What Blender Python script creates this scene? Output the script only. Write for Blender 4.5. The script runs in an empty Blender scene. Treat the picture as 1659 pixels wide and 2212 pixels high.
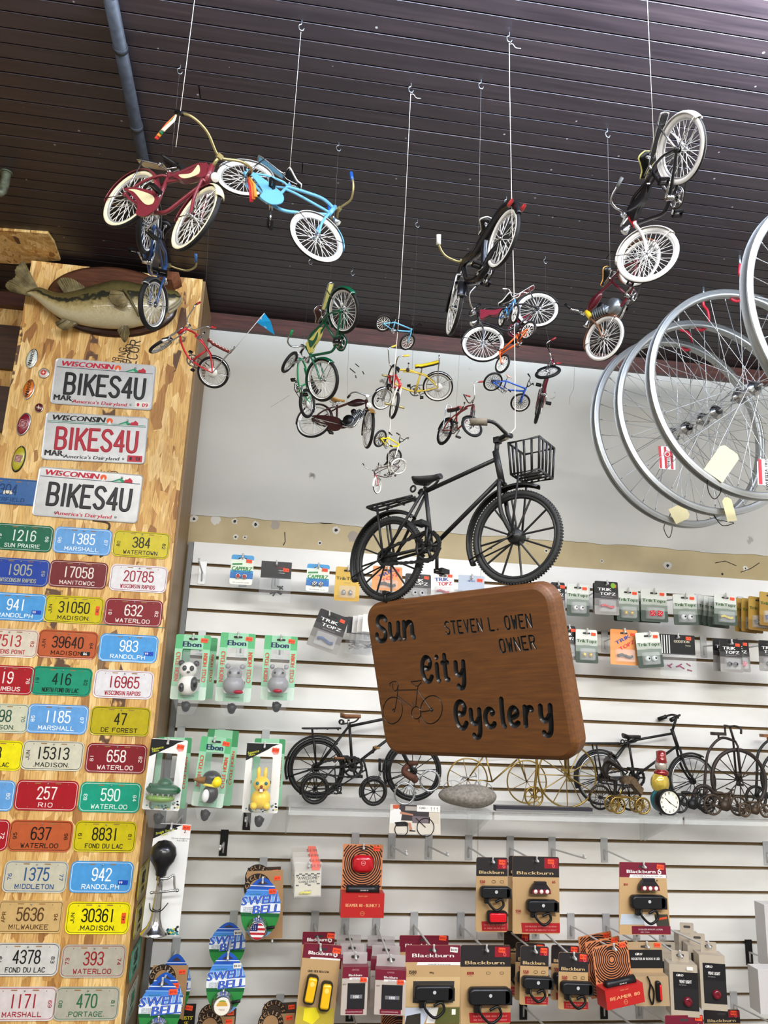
import bpy, math, random
from mathutils import Matrix, Vector
random.seed(7)
PI = math.pi
C = bpy.context.scene.collection
SC = bpy.context.scene
# ---------------------------------------------------------------- camera
EYE = Vector((0, 0, 1.55)); FPX = 1660.0; CXP, CYP = 829.5, 1106.0
YAW, PITCH, ROLL = 0.13178852, 0.2440874, 0.04308724
fw = Vector((math.sin(YAW) * math.cos(PITCH), math.cos(YAW) * math.cos(PITCH), math.sin(PITCH)))
r0 = Vector((math.cos(YAW), -math.sin(YAW), 0)); u0 = r0.cross(fw)
rt = r0 * math.cos(ROLL) + u0 * math.sin(ROLL); up = u0 * math.cos(ROLL) - r0 * math.sin(ROLL)
cam = bpy.data.cameras.new('camera'); co = bpy.data.objects.new('camera', cam); C.objects.link(co)
cam.sensor_fit = 'VERTICAL'; cam.sensor_height = 24.0; cam.lens = FPX / 2212 * 24.0; cam.clip_start = .02
co.matrix_world = Matrix(((rt.x, up.x, -fw.x, EYE.x), (rt.y, up.y, -fw.y, EYE.y), (rt.z, up.z, -fw.z, EYE.z), (0, 0, 0, 1)))
SC.camera = co
vs = SC.view_settings; vs.view_transform = 'Standard'; vs.look = 'None'; vs.gamma = 1; vs.use_curve_mapping = False
vs.exposure = 0.50
# ---------------------------------------------------------------- light
w = bpy.data.worlds.new('shop_air'); SC.world = w; w.use_nodes = True
w.node_tree.nodes['Background'].inputs[0].default_value = (.92, .96, 1, 1)
w.node_tree.nodes['Background'].inputs[1].default_value = 0.05
def area(name, loc, size, power, rot=(0, 0, 0), col=(1, .98, .94), spread=180):
    l = bpy.data.lights.new(name, 'AREA'); l.shape = 'RECTANGLE'; l.size, l.size_y = size; l.spread = math.radians(spread); l.energy = power; l.color = col
    o = bpy.data.objects.new(name, l); C.objects.link(o); o.location = loc; o.rotation_euler = rot
    return o
# rows of fluorescent shop lights on the ceiling, all in front of the wall and outside the frame, then added uplights
area('fluorescent_light', (1.38, 0.84, 2.80), (1.2, .06), 14, (math.radians(18), 0, 0), (.93, .96, 1))
area('fluorescent_light', (-0.9, 0.25, 2.80), (1.3, .12), 13, (math.radians(18), 0, 0))
area('fluorescent_light', (0.6, -1.0, 2.78), (2.6, .3), 84, (math.radians(26), 0, 0))
area('fluorescent_light', (2.6, -0.2, 2.78), (.3, 2.4), 18, (0, math.radians(25), 0))
area('added_ceiling_uplight', (1.45, 0.86, 2.79), (1.2, .06), 230, (math.radians(180), 0, 0), (.58, .74, 1))  # from here on: upward lamps added only to brighten the ceiling, tinted blue
area('added_ceiling_uplight', (1.0, 0.55, 2.68), (1.8, .08), 250, (math.radians(180), 0, 0), (.58, .74, 1))
area('added_ceiling_uplight', (0.15, 0.60, 2.70), (1.6, .08), 110, (math.radians(180), 0, 0), (.58, .74, 1))
# ---------------------------------------------------------------- pixel helpers
def ray(x, y): return rt * ((x - CXP) / FPX) + up * (-(y - CYP) / FPX) + fw
def at(x, y, Y): d = ray(x, y); return d * (Y / d.y) + EYE
def atz(x, y, Z): d = ray(x, y); return d * ((Z - EYE.z) / d.z) + EYE
def atx(x, y, X): d = ray(x, y); return d * (X / d.x) + EYE
# ---------------------------------------------------------------- materials
def lin(c): return tuple(((v / 255) / 12.92 if v / 255 <= .04045 else ((v / 255 + .055) / 1.055) ** 2.4) for v in c)
MATS = {}
def mat(rgb, rough=.5, metal=0.0, name=None, noise=0.0, nscale=40, coat=0.0, trans=0.0, alpha=1.0, bump=0.0):
    key = (tuple(rgb), rough, metal, noise, nscale, coat, trans, alpha, bump)
    if key in MATS: return MATS[key]
    m = bpy.data.materials.new(name or 'paint_%d_%d_%d' % tuple(rgb)); m.use_nodes = True
    nt = m.node_tree; b = nt.nodes['Principled BSDF']; c = lin(rgb) + (1,)
    b.inputs['Base Color'].default_value = c; b.inputs['Specular IOR Level'].default_value = .35; b.inputs['Roughness'].default_value = rough; b.inputs['Metallic'].default_value = metal
    if coat: b.inputs['Coat Weight'].default_value = coat; b.inputs['Coat Roughness'].default_value = .1
    if trans: b.inputs['Transmission Weight'].default_value = trans; b.inputs['IOR'].default_value = 1.1
    if alpha < 1: b.inputs['Alpha'].default_value = alpha
    if noise or bump:
        tc = nt.nodes.new('ShaderNodeTexCoord'); n = nt.nodes.new('ShaderNodeTexNoise'); n.inputs['Scale'].default_value = nscale; n.inputs['Detail'].default_value = 5
        nt.links.new(tc.outputs['Object'], n.inputs['Vector'])
        if noise:
            r = nt.nodes.new('ShaderNodeValToRGB'); r.color_ramp.elements[0].position = .3; r.color_ramp.elements[1].position = .7
            r.color_ramp.elements[0].color = tuple(v * (1 - noise) for v in c[:3]) + (1,); r.color_ramp.elements[1].color = tuple(min(1, v * (1 + noise * .6)) for v in c[:3]) + (1,)
            nt.links.new(n.outputs['Fac'], r.inputs[0]); nt.links.new(r.outputs[0], b.inputs['Base Color'])
        if bump:
            bp = nt.nodes.new('ShaderNodeBump'); bp.inputs['Strength'].default_value = bump; bp.inputs['Distance'].default_value = .01
            nt.links.new(n.outputs['Fac'], bp.inputs['Height']); nt.links.new(bp.outputs[0], b.inputs['Normal'])
    MATS[key] = m; return m
class NT:                                               # tiny node-tree writer
    def __init__(s, name):
        s.m = bpy.data.materials.new(name); s.m.use_nodes = True; s.t = s.m.node_tree; s.b = s.t.nodes['Principled BSDF']; s.tc = s.n('ShaderNodeTexCoord')
    def n(s, typ, **k):
        x = s.t.nodes.new(typ)
        for a, v in k.items():
            if a.startswith('_'): setattr(x, a[1:], v)
            else: x.inputs[a.replace('__', ' ')].default_value = v
        return x
    def l(s, a, b): s.t.links.new(a, b)
    def ramp(s, fac, stops):
        r = s.n('ShaderNodeValToRGB'); e = r.color_ramp.elements
        while len(e) < len(stops): e.new(.5)
        for q, (p, c) in zip(e, stops): q.position = p; q.color = (lin(c) + (1,)) if max(c) > 1 else tuple(c) + (1,)
        s.l(fac, r.inputs[0]); return r.outputs[0]
    def mapping(s, scale=(1, 1, 1), rot=(0, 0, 0), src=None):
        m = s.n('ShaderNodeMapping'); m.inputs['Scale'].default_value = scale; m.inputs['Rotation'].default_value = rot
        s.l(src or s.tc.outputs['Object'], m.inputs['Vector']); return m.outputs[0]
    def mix(s, fac, a, b, mode='MIX'):
        m = s.n('ShaderNodeMix', _data_type='RGBA', _blend_type=mode)
        for q, v in ((m.inputs[0], fac), (m.inputs[6], a), (m.inputs[7], b)):
            if hasattr(v, 'links'): s.l(v, q)
            elif isinstance(v, tuple): q.default_value = lin(v) + (1,)
            else: q.default_value = v
        return m.outputs[2]
    def bump(s, h, st, dist=.002):
        b = s.n('ShaderNodeBump', Strength=st, Distance=dist); s.l(h, b.inputs['Height']); s.l(b.outputs[0], s.b.inputs['Normal'])
def osb_mat():
    t = NT('osb_strand_board'); cols = None
    base = t.mapping((1, .15, 1)); 
    nz = t.n('ShaderNodeTexNoise', Scale=9.0, Detail=2.0); t.l(base, nz.inputs['Vector'])
    # layers of long strands lying at different angles
    out = None
    for k, (ang, sc, st) in enumerate(((-.2, 36, .2), (1.3, 34, .24), (-.8, 36, .24), (.35, 40, .2), (.95, 46, .26), (-.45, 50, .24))):
        mp = t.mapping((sc, sc, sc * st), (0, ang, 0))
        wv = t.n('ShaderNodeTexNoise', Scale=1.6, Detail=2.0); t.l(mp, wv.inputs['Vector'])
        ad = t.mix(.10, mp, wv.outputs['Color'], 'ADD')
        v = t.n('ShaderNodeTexVoronoi', Scale=1.0); v.feature = 'F1'; t.l(ad, v.inputs['Vector'])
        sep = t.n('ShaderNodeSeparateColor'); t.l(v.outputs['Color'], sep.inputs[0])
        col = t.ramp(sep.outputs[0], [(0, (150, 100, 50)), (.07, (188, 136, 70)), (.3, (212, 166, 94)), (.6, (226, 184, 112)), (.88, (240, 206, 142)), (1, (200, 148, 80))])
        gr = t.n('ShaderNodeTexNoise', Scale=1.0, Detail=3.0); t.l(t.mapping((sc * 7, sc, sc * .5), (0, ang, 0)), gr.inputs['Vector'])
        col = t.mix(.55, col, t.ramp(gr.outputs['Fac'], [(.3, (168, 146, 120)), (.55, (255, 255, 255))]), 'MULTIPLY')
        if out is None: out = col
        else:
            sel = t.ramp(sep.outputs[1], [(.60, (0, 0, 0)), (.62, (1, 1, 1))]); out = t.mix(sel, out, col)
    # a few dark bark strands
    v = t.n('ShaderNodeTexVoronoi', Scale=1.0); t.l(t.mapping((26, 26, 5), (0, .35, 0)), v.inputs['Vector'])
    sep = t.n('ShaderNodeSeparateColor'); t.l(v.outputs['Color'], sep.inputs[0])
    dk = t.ramp(sep.outputs[2], [(.945, (0, 0, 0)), (.955, (1, 1, 1))]); n2 = t.n('ShaderNodeTexNoise', Scale=30.0); t.l(base, n2.inputs['Vector'])
    dk2 = t.mix(1.0, dk, t.ramp(n2.outputs['Fac'], [(.45, (0, 0, 0)), (.52, (1, 1, 1))]), 'MULTIPLY')
    out = t.mix(dk2, out, (92, 62, 40))
    t.l(out, t.b.inputs['Base Color']); t.b.inputs['Roughness'].default_value = .55
    t.bump(sep.outputs[0], .12); return t.m
def wood_mat(name, dark, light, scale=(2, 30, 30), rough=.45, coat=0):
    t = NT(name); n = t.n('ShaderNodeTexNoise', Scale=3.0, Detail=6.0, Roughness=.65); t.l(t.mapping(scale), n.inputs['Vector'])
    mid = tuple((a + b) / 2 for a, b in zip(dark, light))
    t.l(t.ramp(n.outputs['Fac'], [(.3, dark), (.5, mid), (.7, light)]), t.b.inputs['Base Color']); t.b.inputs['Roughness'].default_value = rough
    if coat: t.b.inputs['Coat Weight'].default_value = coat
    t.bump(n.outputs['Fac'], .08); return t.m
def ceiling_mat():
    t = NT('brown_painted_planks'); n = t.n('ShaderNodeTexNoise', Scale=3.0, Detail=6.0); t.l(t.mapping((1.5, 30, 30)), n.inputs['Vector'])
    c = t.ramp(n.outputs['Fac'], [(.3, (34, 25, 26)), (.55, (45, 34, 34)), (.75, (55, 42, 41))])
    v = t.n('ShaderNodeTexVoronoi', Scale=26.0); t.l(t.mapping((1, 1, 1)), v.inputs['Vector'])
    sep = t.n('ShaderNodeSeparateColor'); t.l(v.outputs['Color'], sep.inputs[0])
    sp = t.mix(1.0, t.ramp(v.outputs['Distance'], [(.05, (1, 1, 1)), (.09, (0, 0, 0))]), t.ramp(sep.outputs[0], [(.78, (0, 0, 0)), (.80, (1, 1, 1))]), 'MULTIPLY')
    c = t.mix(sp, c, (150, 140, 132)); t.l(c, t.b.inputs['Base Color']); t.b.inputs['Roughness'].default_value = .42; t.bump(n.outputs['Fac'], .05)
    return t.m
def plaster_mat(name, col, col2, sc=3.0, dirt=(110, 105, 95)):
    t = NT(name); n = t.n('ShaderNodeTexNoise', Scale=sc, Detail=5.0); t.l(t.mapping(), n.inputs['Vector'])
    c = t.ramp(n.outputs['Fac'], [(.35, col2), (.65, col)])
    v = t.n('ShaderNodeTexVoronoi', Scale=9.0); t.l(t.mapping((1, 1, .8)), v.inputs['Vector'])
    sep = t.n('ShaderNodeSeparateColor'); t.l(v.outputs['Color'], sep.inputs[0])
    n3 = t.n('ShaderNodeTexNoise', Scale=38.0, Detail=3.0); t.l(t.mapping(), n3.inputs['Vector'])
    sp = t.mix(1.0, t.ramp(v.outputs['Distance'], [(.10, (1, 1, 1)), (.16, (0, 0, 0))]), t.ramp(sep.outputs[0], [(.72, (0, 0, 0)), (.74, (1, 1, 1))]), 'MULTIPLY')
    sp = t.mix(1.0, sp, t.ramp(n3.outputs['Fac'], [(.5, (0, 0, 0)), (.56, (1, 1, 1))]), 'MULTIPLY')
    t.l(t.mix(sp, c, dirt), t.b.inputs['Base Color']); t.b.inputs['Roughness'].default_value = .55; t.bump(n.outputs['Fac'], .1, .01); return t.m
CHROME = mat((205, 205, 205), .16, 1.0, 'chrome'); STEEL = mat((170, 172, 172), .32, .9, 'brushed_steel'); ALU = mat((176, 178, 176), .38, .8, 'grey_aluminium')
BLACK = mat((11, 11, 12), .42, 0, 'black_plastic'); RUBBER = mat((24, 24, 25), .75, 0, 'black_rubber'); WHITE = mat((232, 230, 224), .5, 0, 'white_paint')
ORANGE = mat((255, 88, 50), .5, 0, 'orange_price_sticker'); KRAFT = mat((182, 150, 108), .65, 0, 'kraft_card', .06, 60); GLASS = mat((250, 252, 252), .08, 0, 'clear_plastic', alpha=.16)
BAG = mat((235, 238, 240), .12, 0, 'clear_poly_bag', alpha=.08, bump=.6, nscale=35); IRON = mat((38, 38, 37), .45, .35, 'dark_iron', .15, 60); BRASS = mat((150, 124, 66), .3, .9, 'old_brass')
# ---------------------------------------------------------------- mesh builder
I4 = Matrix.Identity(4)
class MB:
    def __init__(s): s.v = []; s.f = []; s.mi = []; s.mats = []; s.m = I4; s.cur = 0; s.sm = []
    def use(s, m):
        if m not in s.mats: s.mats.append(m)
        s.cur = s.mats.index(m); return s
    def addv(s, pts):
        b = len(s.v); M = s.m
        for p in pts: s.v.append(tuple(M @ Vector(p)))
        return b
    def addf(s, fs, smooth=False):
        for f in fs: s.f.append(f); s.mi.append(s.cur); s.sm.append(smooth)
    def box(s, c, d, R=None):
        hx, hy, hz = d[0] / 2, d[1] / 2, d[2] / 2; P = [Vector((x * hx, y * hy, z * hz)) for x in (-1, 1) for y in (-1, 1) for z in (-1, 1)]
        if R is not None: P = [R @ p for p in P]
        b = s.addv([p + Vector(c) for p in P])
        s.addf([tuple(b + i for i in q) for q in ((0, 1, 3, 2), (4, 6, 7, 5), (0, 4, 5, 1), (2, 3, 7, 6), (0, 2, 6, 4), (1, 5, 7, 3))]); return s
    def tube(s, pts, r, n=8, closed=False, cap=True, flat=1.0, upv=None):
        pts = [Vector(p) for p in pts]; N = len(pts); rs = r if isinstance(r, (list, tuple)) else [r] * N
        T = []
        for i in range(N):
            a = pts[(i - 1) % N] if (closed or i > 0) else pts[0]; c = pts[(i + 1) % N] if (closed or i < N - 1) else pts[-1]
            d = c - a; T.append(d.normalized() if d.length > 1e-9 else Vector((0, 0, 1)))
        nrm = Vector(upv) if upv else (Vector((0, 1, 0)) if abs(T[0].y) < .9 else Vector((1, 0, 0)))
        rings = []
        for i in range(N):
            nrm = nrm - T[i] * nrm.dot(T[i])
            if nrm.length < 1e-6: nrm = T[i].orthogonal()
            nrm.normalize(); bi = T[i].cross(nrm)
            rings.append(s.addv([pts[i] + (nrm * math.cos(2 * PI * k / n) * flat + bi * math.sin(2 * PI * k / n)) * rs[i] for k in range(n)]))
        for i in range(N if closed else N - 1):
            a, b = rings[i], rings[(i + 1) % N]
            s.addf([(a + k, a + (k + 1) % n, b + (k + 1) % n, b + k) for k in range(n)], True)
        if cap and not closed:
            s.addf([tuple(rings[0] + k for k in reversed(range(n))), tuple(rings[-1] + k for k in range(n))])
        return s
    def cyl(s, p0, p1, r0, r1=None, n=12): return s.tube([p0, p1], [r0, r0 if r1 is None else r1], n)
    def ring(s, c, R, r, ax='y', n=40, k=8, mats=None, flat=1.0):
        # torus about axis; mats(angle index)->material chosen by lateral position
        c = Vector(c); b0 = len(s.v); ps = []
        for i in range(n):
            a = 2 * PI * i / n; e = {'y': Vector((math.cos(a), 0, math.sin(a))), 'z': Vector((math.cos(a), math.sin(a), 0)), 'x': Vector((0, math.cos(a), math.sin(a)))}[ax]
            A = {'y': Vector((0, 1, 0)), 'z': Vector((0, 0, 1)), 'x': Vector((1, 0, 0))}[ax]
            for j in range(k):
                t = 2 * PI * j / k; ps.append(c + e * (R + r * math.cos(t)) + A * (r * flat * math.sin(t)))
        s.addv(ps)
        for j in range(k):
            if mats: s.use(mats((j + .5) / k * 2 * PI))
            s.addf([(b0 + i * k + j, b0 + i * k + (j + 1) % k, b0 + ((i + 1) % n) * k + (j + 1) % k, b0 + ((i + 1) % n) * k + j) for i in range(n)], True)
        return s
    def lathe(s, prof, c=(0, 0, 0), ax='z', n=24):
        c = Vector(c); rings = []
        for r, h in prof:
            q = []
            for i in range(n):
                a = 2 * PI * i / n; x, y = r * math.cos(a), r * math.sin(a)
                q.append(c + Vector({'z': (x, y, h), 'y': (x, h, y), 'x': (h, x, y)}[ax]))
            rings.append(s.addv(q))
        for a, b in zip(rings, rings[1:]): s.addf([(a + k, a + (k + 1) % n, b + (k + 1) % n, b + k) for k in range(n)], True)
        s.addf([tuple(rings[0] + k for k in range(n)), tuple(rings[-1] + k for k in range(n))]); return s
    def ball(s, c, r, n=14, k=8):
        r = r if isinstance(r, (tuple, list)) else (r, r, r); c = Vector(c); rows = []
        for j in range(k + 1):
            t = PI * j / k; rows.append(s.addv([c + Vector((r[0] * math.sin(t) * math.cos(2 * PI * i / n), r[1] * math.sin(t) * math.sin(2 * PI * i / n), r[2] * math.cos(t))) for i in range(n)]))
        for a, b in zip(rows, rows[1:]): s.addf([(a + i, b + i, b + (i + 1) % n, a + (i + 1) % n) for i in range(n)], True)
        return s
    def prism(s, out, y0, y1, smooth=False):               # outline in (x, z), thickness along y
        n = len(out); a = s.addv([(x, y0, z) for x, z in out]); b = s.addv([(x, y1, z) for x, z in out])
        s.addf([tuple(a + i for i in range(n)), tuple(b + i for i in reversed(range(n)))])
        s.addf([(a + i, b + i, b + (i + 1) % n, a + (i + 1) % n) for i in range(n)], smooth); return s
    def flat(s, out, y):
        a = s.addv([(x, y, z) for x, z in out]); s.addf([tuple(a + i for i in range(len(out)))]); return s
    def rect(s, x0, z0, x1, z1, y): return s.flat([(x0, z0), (x1, z0), (x1, z1), (x0, z1)], y)
    def loft(s, rings, closed_ends=True, smooth=True):
        ids = [s.addv(r) for r in rings]; n = len(rings[0])
        for a, b in zip(ids, ids[1:]): s.addf([(a + k, a + (k + 1) % n, b + (k + 1) % n, b + k) for k in range(n)], smooth)
        if closed_ends: s.addf([tuple(ids[0] + k for k in reversed(range(n))), tuple(ids[-1] + k for k in range(n))])
        return s
    def obj(s, name, parent=None, m=None):
        me = bpy.data.meshes.new(name); me.from_pydata(s.v, [], s.f)
        for q in (s.mats or [m or WHITE]): me.materials.append(q)
        me.polygons.foreach_set('material_index', s.mi); me.polygons.foreach_set('use_smooth', s.sm); me.update()
        o = bpy.data.objects.new(name, me); C.objects.link(o)
        if parent is not None: o.parent = parent
        return o
def spl(pts, n=6, closed=False):                          # Catmull-Rom
    P = [Vector(p) for p in pts]; N = len(P); out = []
    for i in range(N if closed else N - 1):
        g = (lambda k: P[k % N]) if closed else (lambda k: P[max(0, min(N - 1, k))])
        a, b, c, d = g(i - 1), g(i), g(i + 1), g(i + 2)
        for j in range(n):
            t = j / n; out.append(.5 * ((2 * b) + (c - a) * t + (2 * a - 5 * b + 4 * c - d) * t * t + (3 * b - a - 3 * c + d) * t ** 3))
    if not closed: out.append(P[-1])
    return out
def rrect(w, h, r, n=5, cx=0, cz=0):
    o = []
    for sx, sz, a0 in ((1, 1, 0), (-1, 1, PI / 2), (-1, -1, PI), (1, -1, 1.5 * PI)):
        for i in range(n + 1):
            a = a0 + PI / 2 * i / n; o.append((cx + sx * (w / 2 - r) + r * math.cos(a), cz + sz * (h / 2 - r) + r * math.sin(a)))
    return o
def oval(a, b, n=28, cx=0, cz=0): return [(cx + a * math.cos(2 * PI * i / n), cz + b * math.sin(2 * PI * i / n)) for i in range(n)]
def tag(o, label, cat, group=None, kind=None):
    if label: o['label'] = label
    if cat: o['category'] = cat
    if group: o['group'] = group
    if kind: o['kind'] = kind
    return o
def thing(name, label, cat, M=I4, group=None):
    o = bpy.data.objects.new(name, None); C.objects.link(o); o.matrix_world = M; o.empty_display_size = .05
    return tag(o, label, cat, group)
def struct(o): o['kind'] = 'structure'; return o
def frame(p, rz=0, tilt=0, pitch=0):                      # local x right, z up, -y towards the viewer
    return Matrix.Translation(Vector(p)) @ Matrix.Rotation(rz, 4, 'Z') @ Matrix.Rotation(pitch, 4, 'X') @ Matrix.Rotation(tilt, 4, 'Y')
# ---------------------------------------------------------------- lettering
GL = {}
def load_glyphs():
    chars = ''.join(chr(c) for c in range(33, 127)); obs = []
    for ch in chars:
        cu = bpy.data.curves.new('glyph', 'FONT'); cu.body = ch; cu.resolution_u = 2; o = bpy.data.objects.new('glyph', cu); C.objects.link(o); obs.append((ch, o, cu))
    dg = bpy.context.evaluated_depsgraph_get()
    for ch, o, cu in obs:
        me = o.evaluated_get(dg).to_mesh(); V = [(v.co.x, v.co.y) for v in me.vertices]; F = [tuple(p.vertices) for p in me.polygons]
        xs = [v[0] for v in V] or [0, .3]; x0 = min(xs); GL[ch] = ([(x - x0, y) for x, y in V], F, max(xs) - x0); o.evaluated_get(dg).to_mesh_clear()
    for ch, o, cu in obs: bpy.data.objects.remove(o); bpy.data.curves.remove(cu)
load_glyphs()
def text(mb, s, cx, cz, h, y, width=None, slant=0.0, rot=0.0, gap=.09, bold=0.0, al='c'):
    # h = capital height; centred on (cx, cz)
    pen = 0; items = []
    for ch in s:
        if ch == ' ': pen += .32; continue
        V, F, wd = GL[ch]; items.append((pen, V, F)); pen += wd + gap
    W = max(pen - gap, .01); k = h / .72; kx = k if width is None else width / W
    ca, sa = math.cos(rot), math.sin(rot); off = {'c': W / 2, 'l': 0, 'r': W}[al]
    if not bold and h > .0045: bold = h * .035
    for dx in ((0,) if not bold else (-bold, bold)):
        for p, V, F in items:
            q = []; y_ = y - (.00004 if dx > 0 else 0)
            for x, z in V:
                X = (p + x - off) * kx + dx + slant * (z - .36) * k; Z = (z - .36) * k; q.append((cx + X * ca - Z * sa, y_, cz + X * sa + Z * ca))
            b = mb.addv(q); mb.addf([tuple(b + i for i in reversed(f)) for f in F])
def O(*p): return list(p) + [p[0]]
R0 = O((0, 1), (0, 5), (1, 6), (3, 6), (4, 5), (4, 1), (3, 0), (1, 0))
STK = {'0': [R0], '1': [((2, 0), (2, 6))], '2': [((0, 4.6), (.4, 5.6), (1.2, 6), (2.8, 6), (4, 5), (3.8, 3.8), (0, 0)), ((0, 0), (4, 0))],
 '3': [((0, 5), (1, 6), (3, 6), (4, 5), (4, 4), (3, 3.1), (1.6, 3.1)), ((1.6, 3.1), (3, 3.1), (4, 2.2), (4, 1), (3, 0), (1, 0), (0, 1))],
 '4': [((3, 0), (3, 6)), ((3, 6), (0, 1.7)), ((0, 1.7), (4, 1.7))], '5': [((3.8, 6), (.5, 6)), ((.5, 6), (.3, 3.2)), ((.3, 3.2), (1.2, 3.8), (3, 3.8), (4, 2.8), (4, 1), (3, 0), (1, 0), (0, 1))],
 '6': [((3.9, 5), (3, 6), (1.2, 6), (0, 4.6), (0, 1), (1, 0), (3, 0), (4, 1), (4, 2.6), (3, 3.5), (1, 3.5), (0, 2.4))], '7': [((0, 6), (4, 6)), ((4, 6), (2.6, 3), (1.6, 0))],
 '8': [O((1, 3.1), (.2, 4), (.2, 5.2), (1, 6), (3, 6), (3.8, 5.2), (3.8, 4), (3, 3.1)), O((1, 3.1), (0, 2.2), (0, .9), (1, 0), (3, 0), (4, .9), (4, 2.2), (3, 3.1))],
 '9': [((.1, 1), (1, 0), (2.8, 0), (4, 1.4), (4, 5), (3, 6), (1, 6), (0, 5), (0, 3.4), (1, 2.5), (3, 2.5), (4, 3.6))],
 'A': [((0, 0), (2, 6)), ((2, 6), (4, 0)), ((.7, 2), (3.3, 2))], 'B': [((0, 0), (0, 6)), ((0, 6), (2.8, 6), (3.8, 5.3), (3.8, 3.8), (2.8, 3.1)), ((0, 3.1), (3, 3.1), (4, 2.3), (4, .8), (3, 0), (0, 0))],
 'C': [((4, 5), (3, 6), (1, 6), (0, 5), (0, 1), (1, 0), (3, 0), (4, 1))], 'D': [((0, 0), (0, 6)), ((0, 6), (2.6, 6), (4, 4.8), (4, 1.2), (2.6, 0), (0, 0))],
 'E': [((4, 6), (0, 6)), ((0, 6), (0, 0)), ((0, 0), (4, 0)), ((0, 3.1), (3, 3.1))], 'F': [((4, 6), (0, 6)), ((0, 6), (0, 0)), ((0, 3.1), (3, 3.1))],
 'G': [((4, 5), (3, 6), (1, 6), (0, 5), (0, 1), (1, 0), (3, 0), (4, 1), (4, 2.8)), ((4, 2.8), (2.4, 2.8))], 'H': [((0, 0), (0, 6)), ((4, 0), (4, 6)), ((0, 3), (4, 3))],
 'I': [((2, 0), (2, 6))], 'J': [((4, 6), (4, 1), (3, 0), (1, 0), (0, 1))], 'K': [((0, 0), (0, 6)), ((0, 2.2), (4, 6)), ((1.3, 3.4), (4, 0))], 'L': [((0, 6), (0, 0)), ((0, 0), (4, 0))],
 'M': [((0, 0), (0, 6)), ((0, 6), (2, 2)), ((2, 2), (4, 6)), ((4, 6), (4, 0))], 'N': [((0, 0), (0, 6)), ((0, 6), (4, 0)), ((4, 0), (4, 6))], 'O': [R0],
 'P': [((0, 0), (0, 6)), ((0, 6), (3, 6), (4, 5.2), (4, 3.8), (3, 3), (0, 3))], 'Q': [R0, ((2.4, 1.6), (4.2, -.2))], 'R': [((0, 0), (0, 6)), ((0, 6), (3, 6), (4, 5.2), (4, 3.8), (3, 3), (0, 3)), ((2, 3), (4, 0))],
 'S': [((4, 5), (3, 6), (1, 6), (0, 5), (.2, 3.8), (3.6, 2.4), (4, 1.2), (3, 0), (1, 0), (0, 1))], 'T': [((0, 6), (4, 6)), ((2, 6), (2, 0))], 'U': [((0, 6), (0, 1), (1, 0), (3, 0), (4, 1), (4, 6))],
 'V': [((0, 6), (2, 0)), ((2, 0), (4, 6))], 'W': [((0, 6), (1, 0)), ((1, 0), (2, 4)), ((2, 4), (3, 0)), ((3, 0), (4, 6))], 'X': [((0, 0), (4, 6)), ((0, 6), (4, 0))], 'Y': [((0, 6), (2, 3)), ((4, 6), (2, 3)), ((2, 3), (2, 0))],
 'Z': [((0, 6), (4, 6)), ((4, 6), (0, 0)), ((0, 0), (4, 0))], '.': [((2, 0), (2, .3))], '-': [((.5, 3), (3.5, 3))],
 'u': [((.3, 4), (0, 1.4), (.7, 0), (2, .2), (3.1, 1.4)), ((3.6, 4), (3.1, .6), (3.7, 0))], 'n': [((.4, 4), (0, 0)), ((.2, 2.4), (1.6, 3.8), (3, 3.8), (3.3, 2.6), (3, .6), (3.6, 0))], 'i': [((1, 4), (.6, .6), (1.2, 0)), ((1.3, 5.5), (1.33, 5.8))],
 't': [((1.4, 6), (.9, 1), (1.3, 0), (2, .2)), ((.1, 4.2), (2.4, 4.2))], 'y': [((.4, 4), (.1, 1.8), (.8, .8), (2, 1), (3, 2)), ((3.6, 4), (3, -1), (2, -2.2), (.6, -2), (.4, -1.5))],
 'c': [((3.2, 3.2), (2.4, 4), (1, 3.8), (0, 2.4), (.2, .8), (1.2, 0), (2.6, .2), (3.2, .8)), ((3.2, 3.2), (2.6, 2.8))], 'l': [((1.4, 6), (.8, .9), (1.3, 0))], 'e': [((.4, 1.7), (3, 2.3), (3, 3.4), (2, 4), (.8, 3.6), (0, 2.2), (.3, .7), (1.4, 0), (3, .7))],
 'r': [((.5, 4), (0, 0)), ((.3, 2.2), (1.4, 3.7), (2.6, 3.8), (2.7, 3.2))], 's': [((4.4, 5), (3.6, 6), (1.6, 6), (.8, 4.9), (1.2, 3.7), (3.4, 2.7), (3.8, 1.3), (2.8, 0), (1, 0), (0, 1), (.2, 1.8))],
 '(': [((4, 4.6), (3.4, 5.8), (1.8, 6), (.4, 4.8), (0, 3), (.3, 1.2), (1.4, 0), (2.8, .1), (3.9, 1.2)), ((4, 4.6), (3.4, 3.4), (1.9, 3), (1.6, 3.5))]}
def chaikin(p, n=2):
    p = [Vector((a, b)) for a, b in p]; closed = (p[0] - p[-1]).length < 1e-6
    if len(p) < 3: return p
    for _ in range(n):
        q = [] if closed else [p[0]]
        for a, b in zip(p, p[1:]): q += [a * .75 + b * .25, a * .25 + b * .75]
        q += [q[0]] if closed else [p[-1]]
        p = q
    return p
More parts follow.
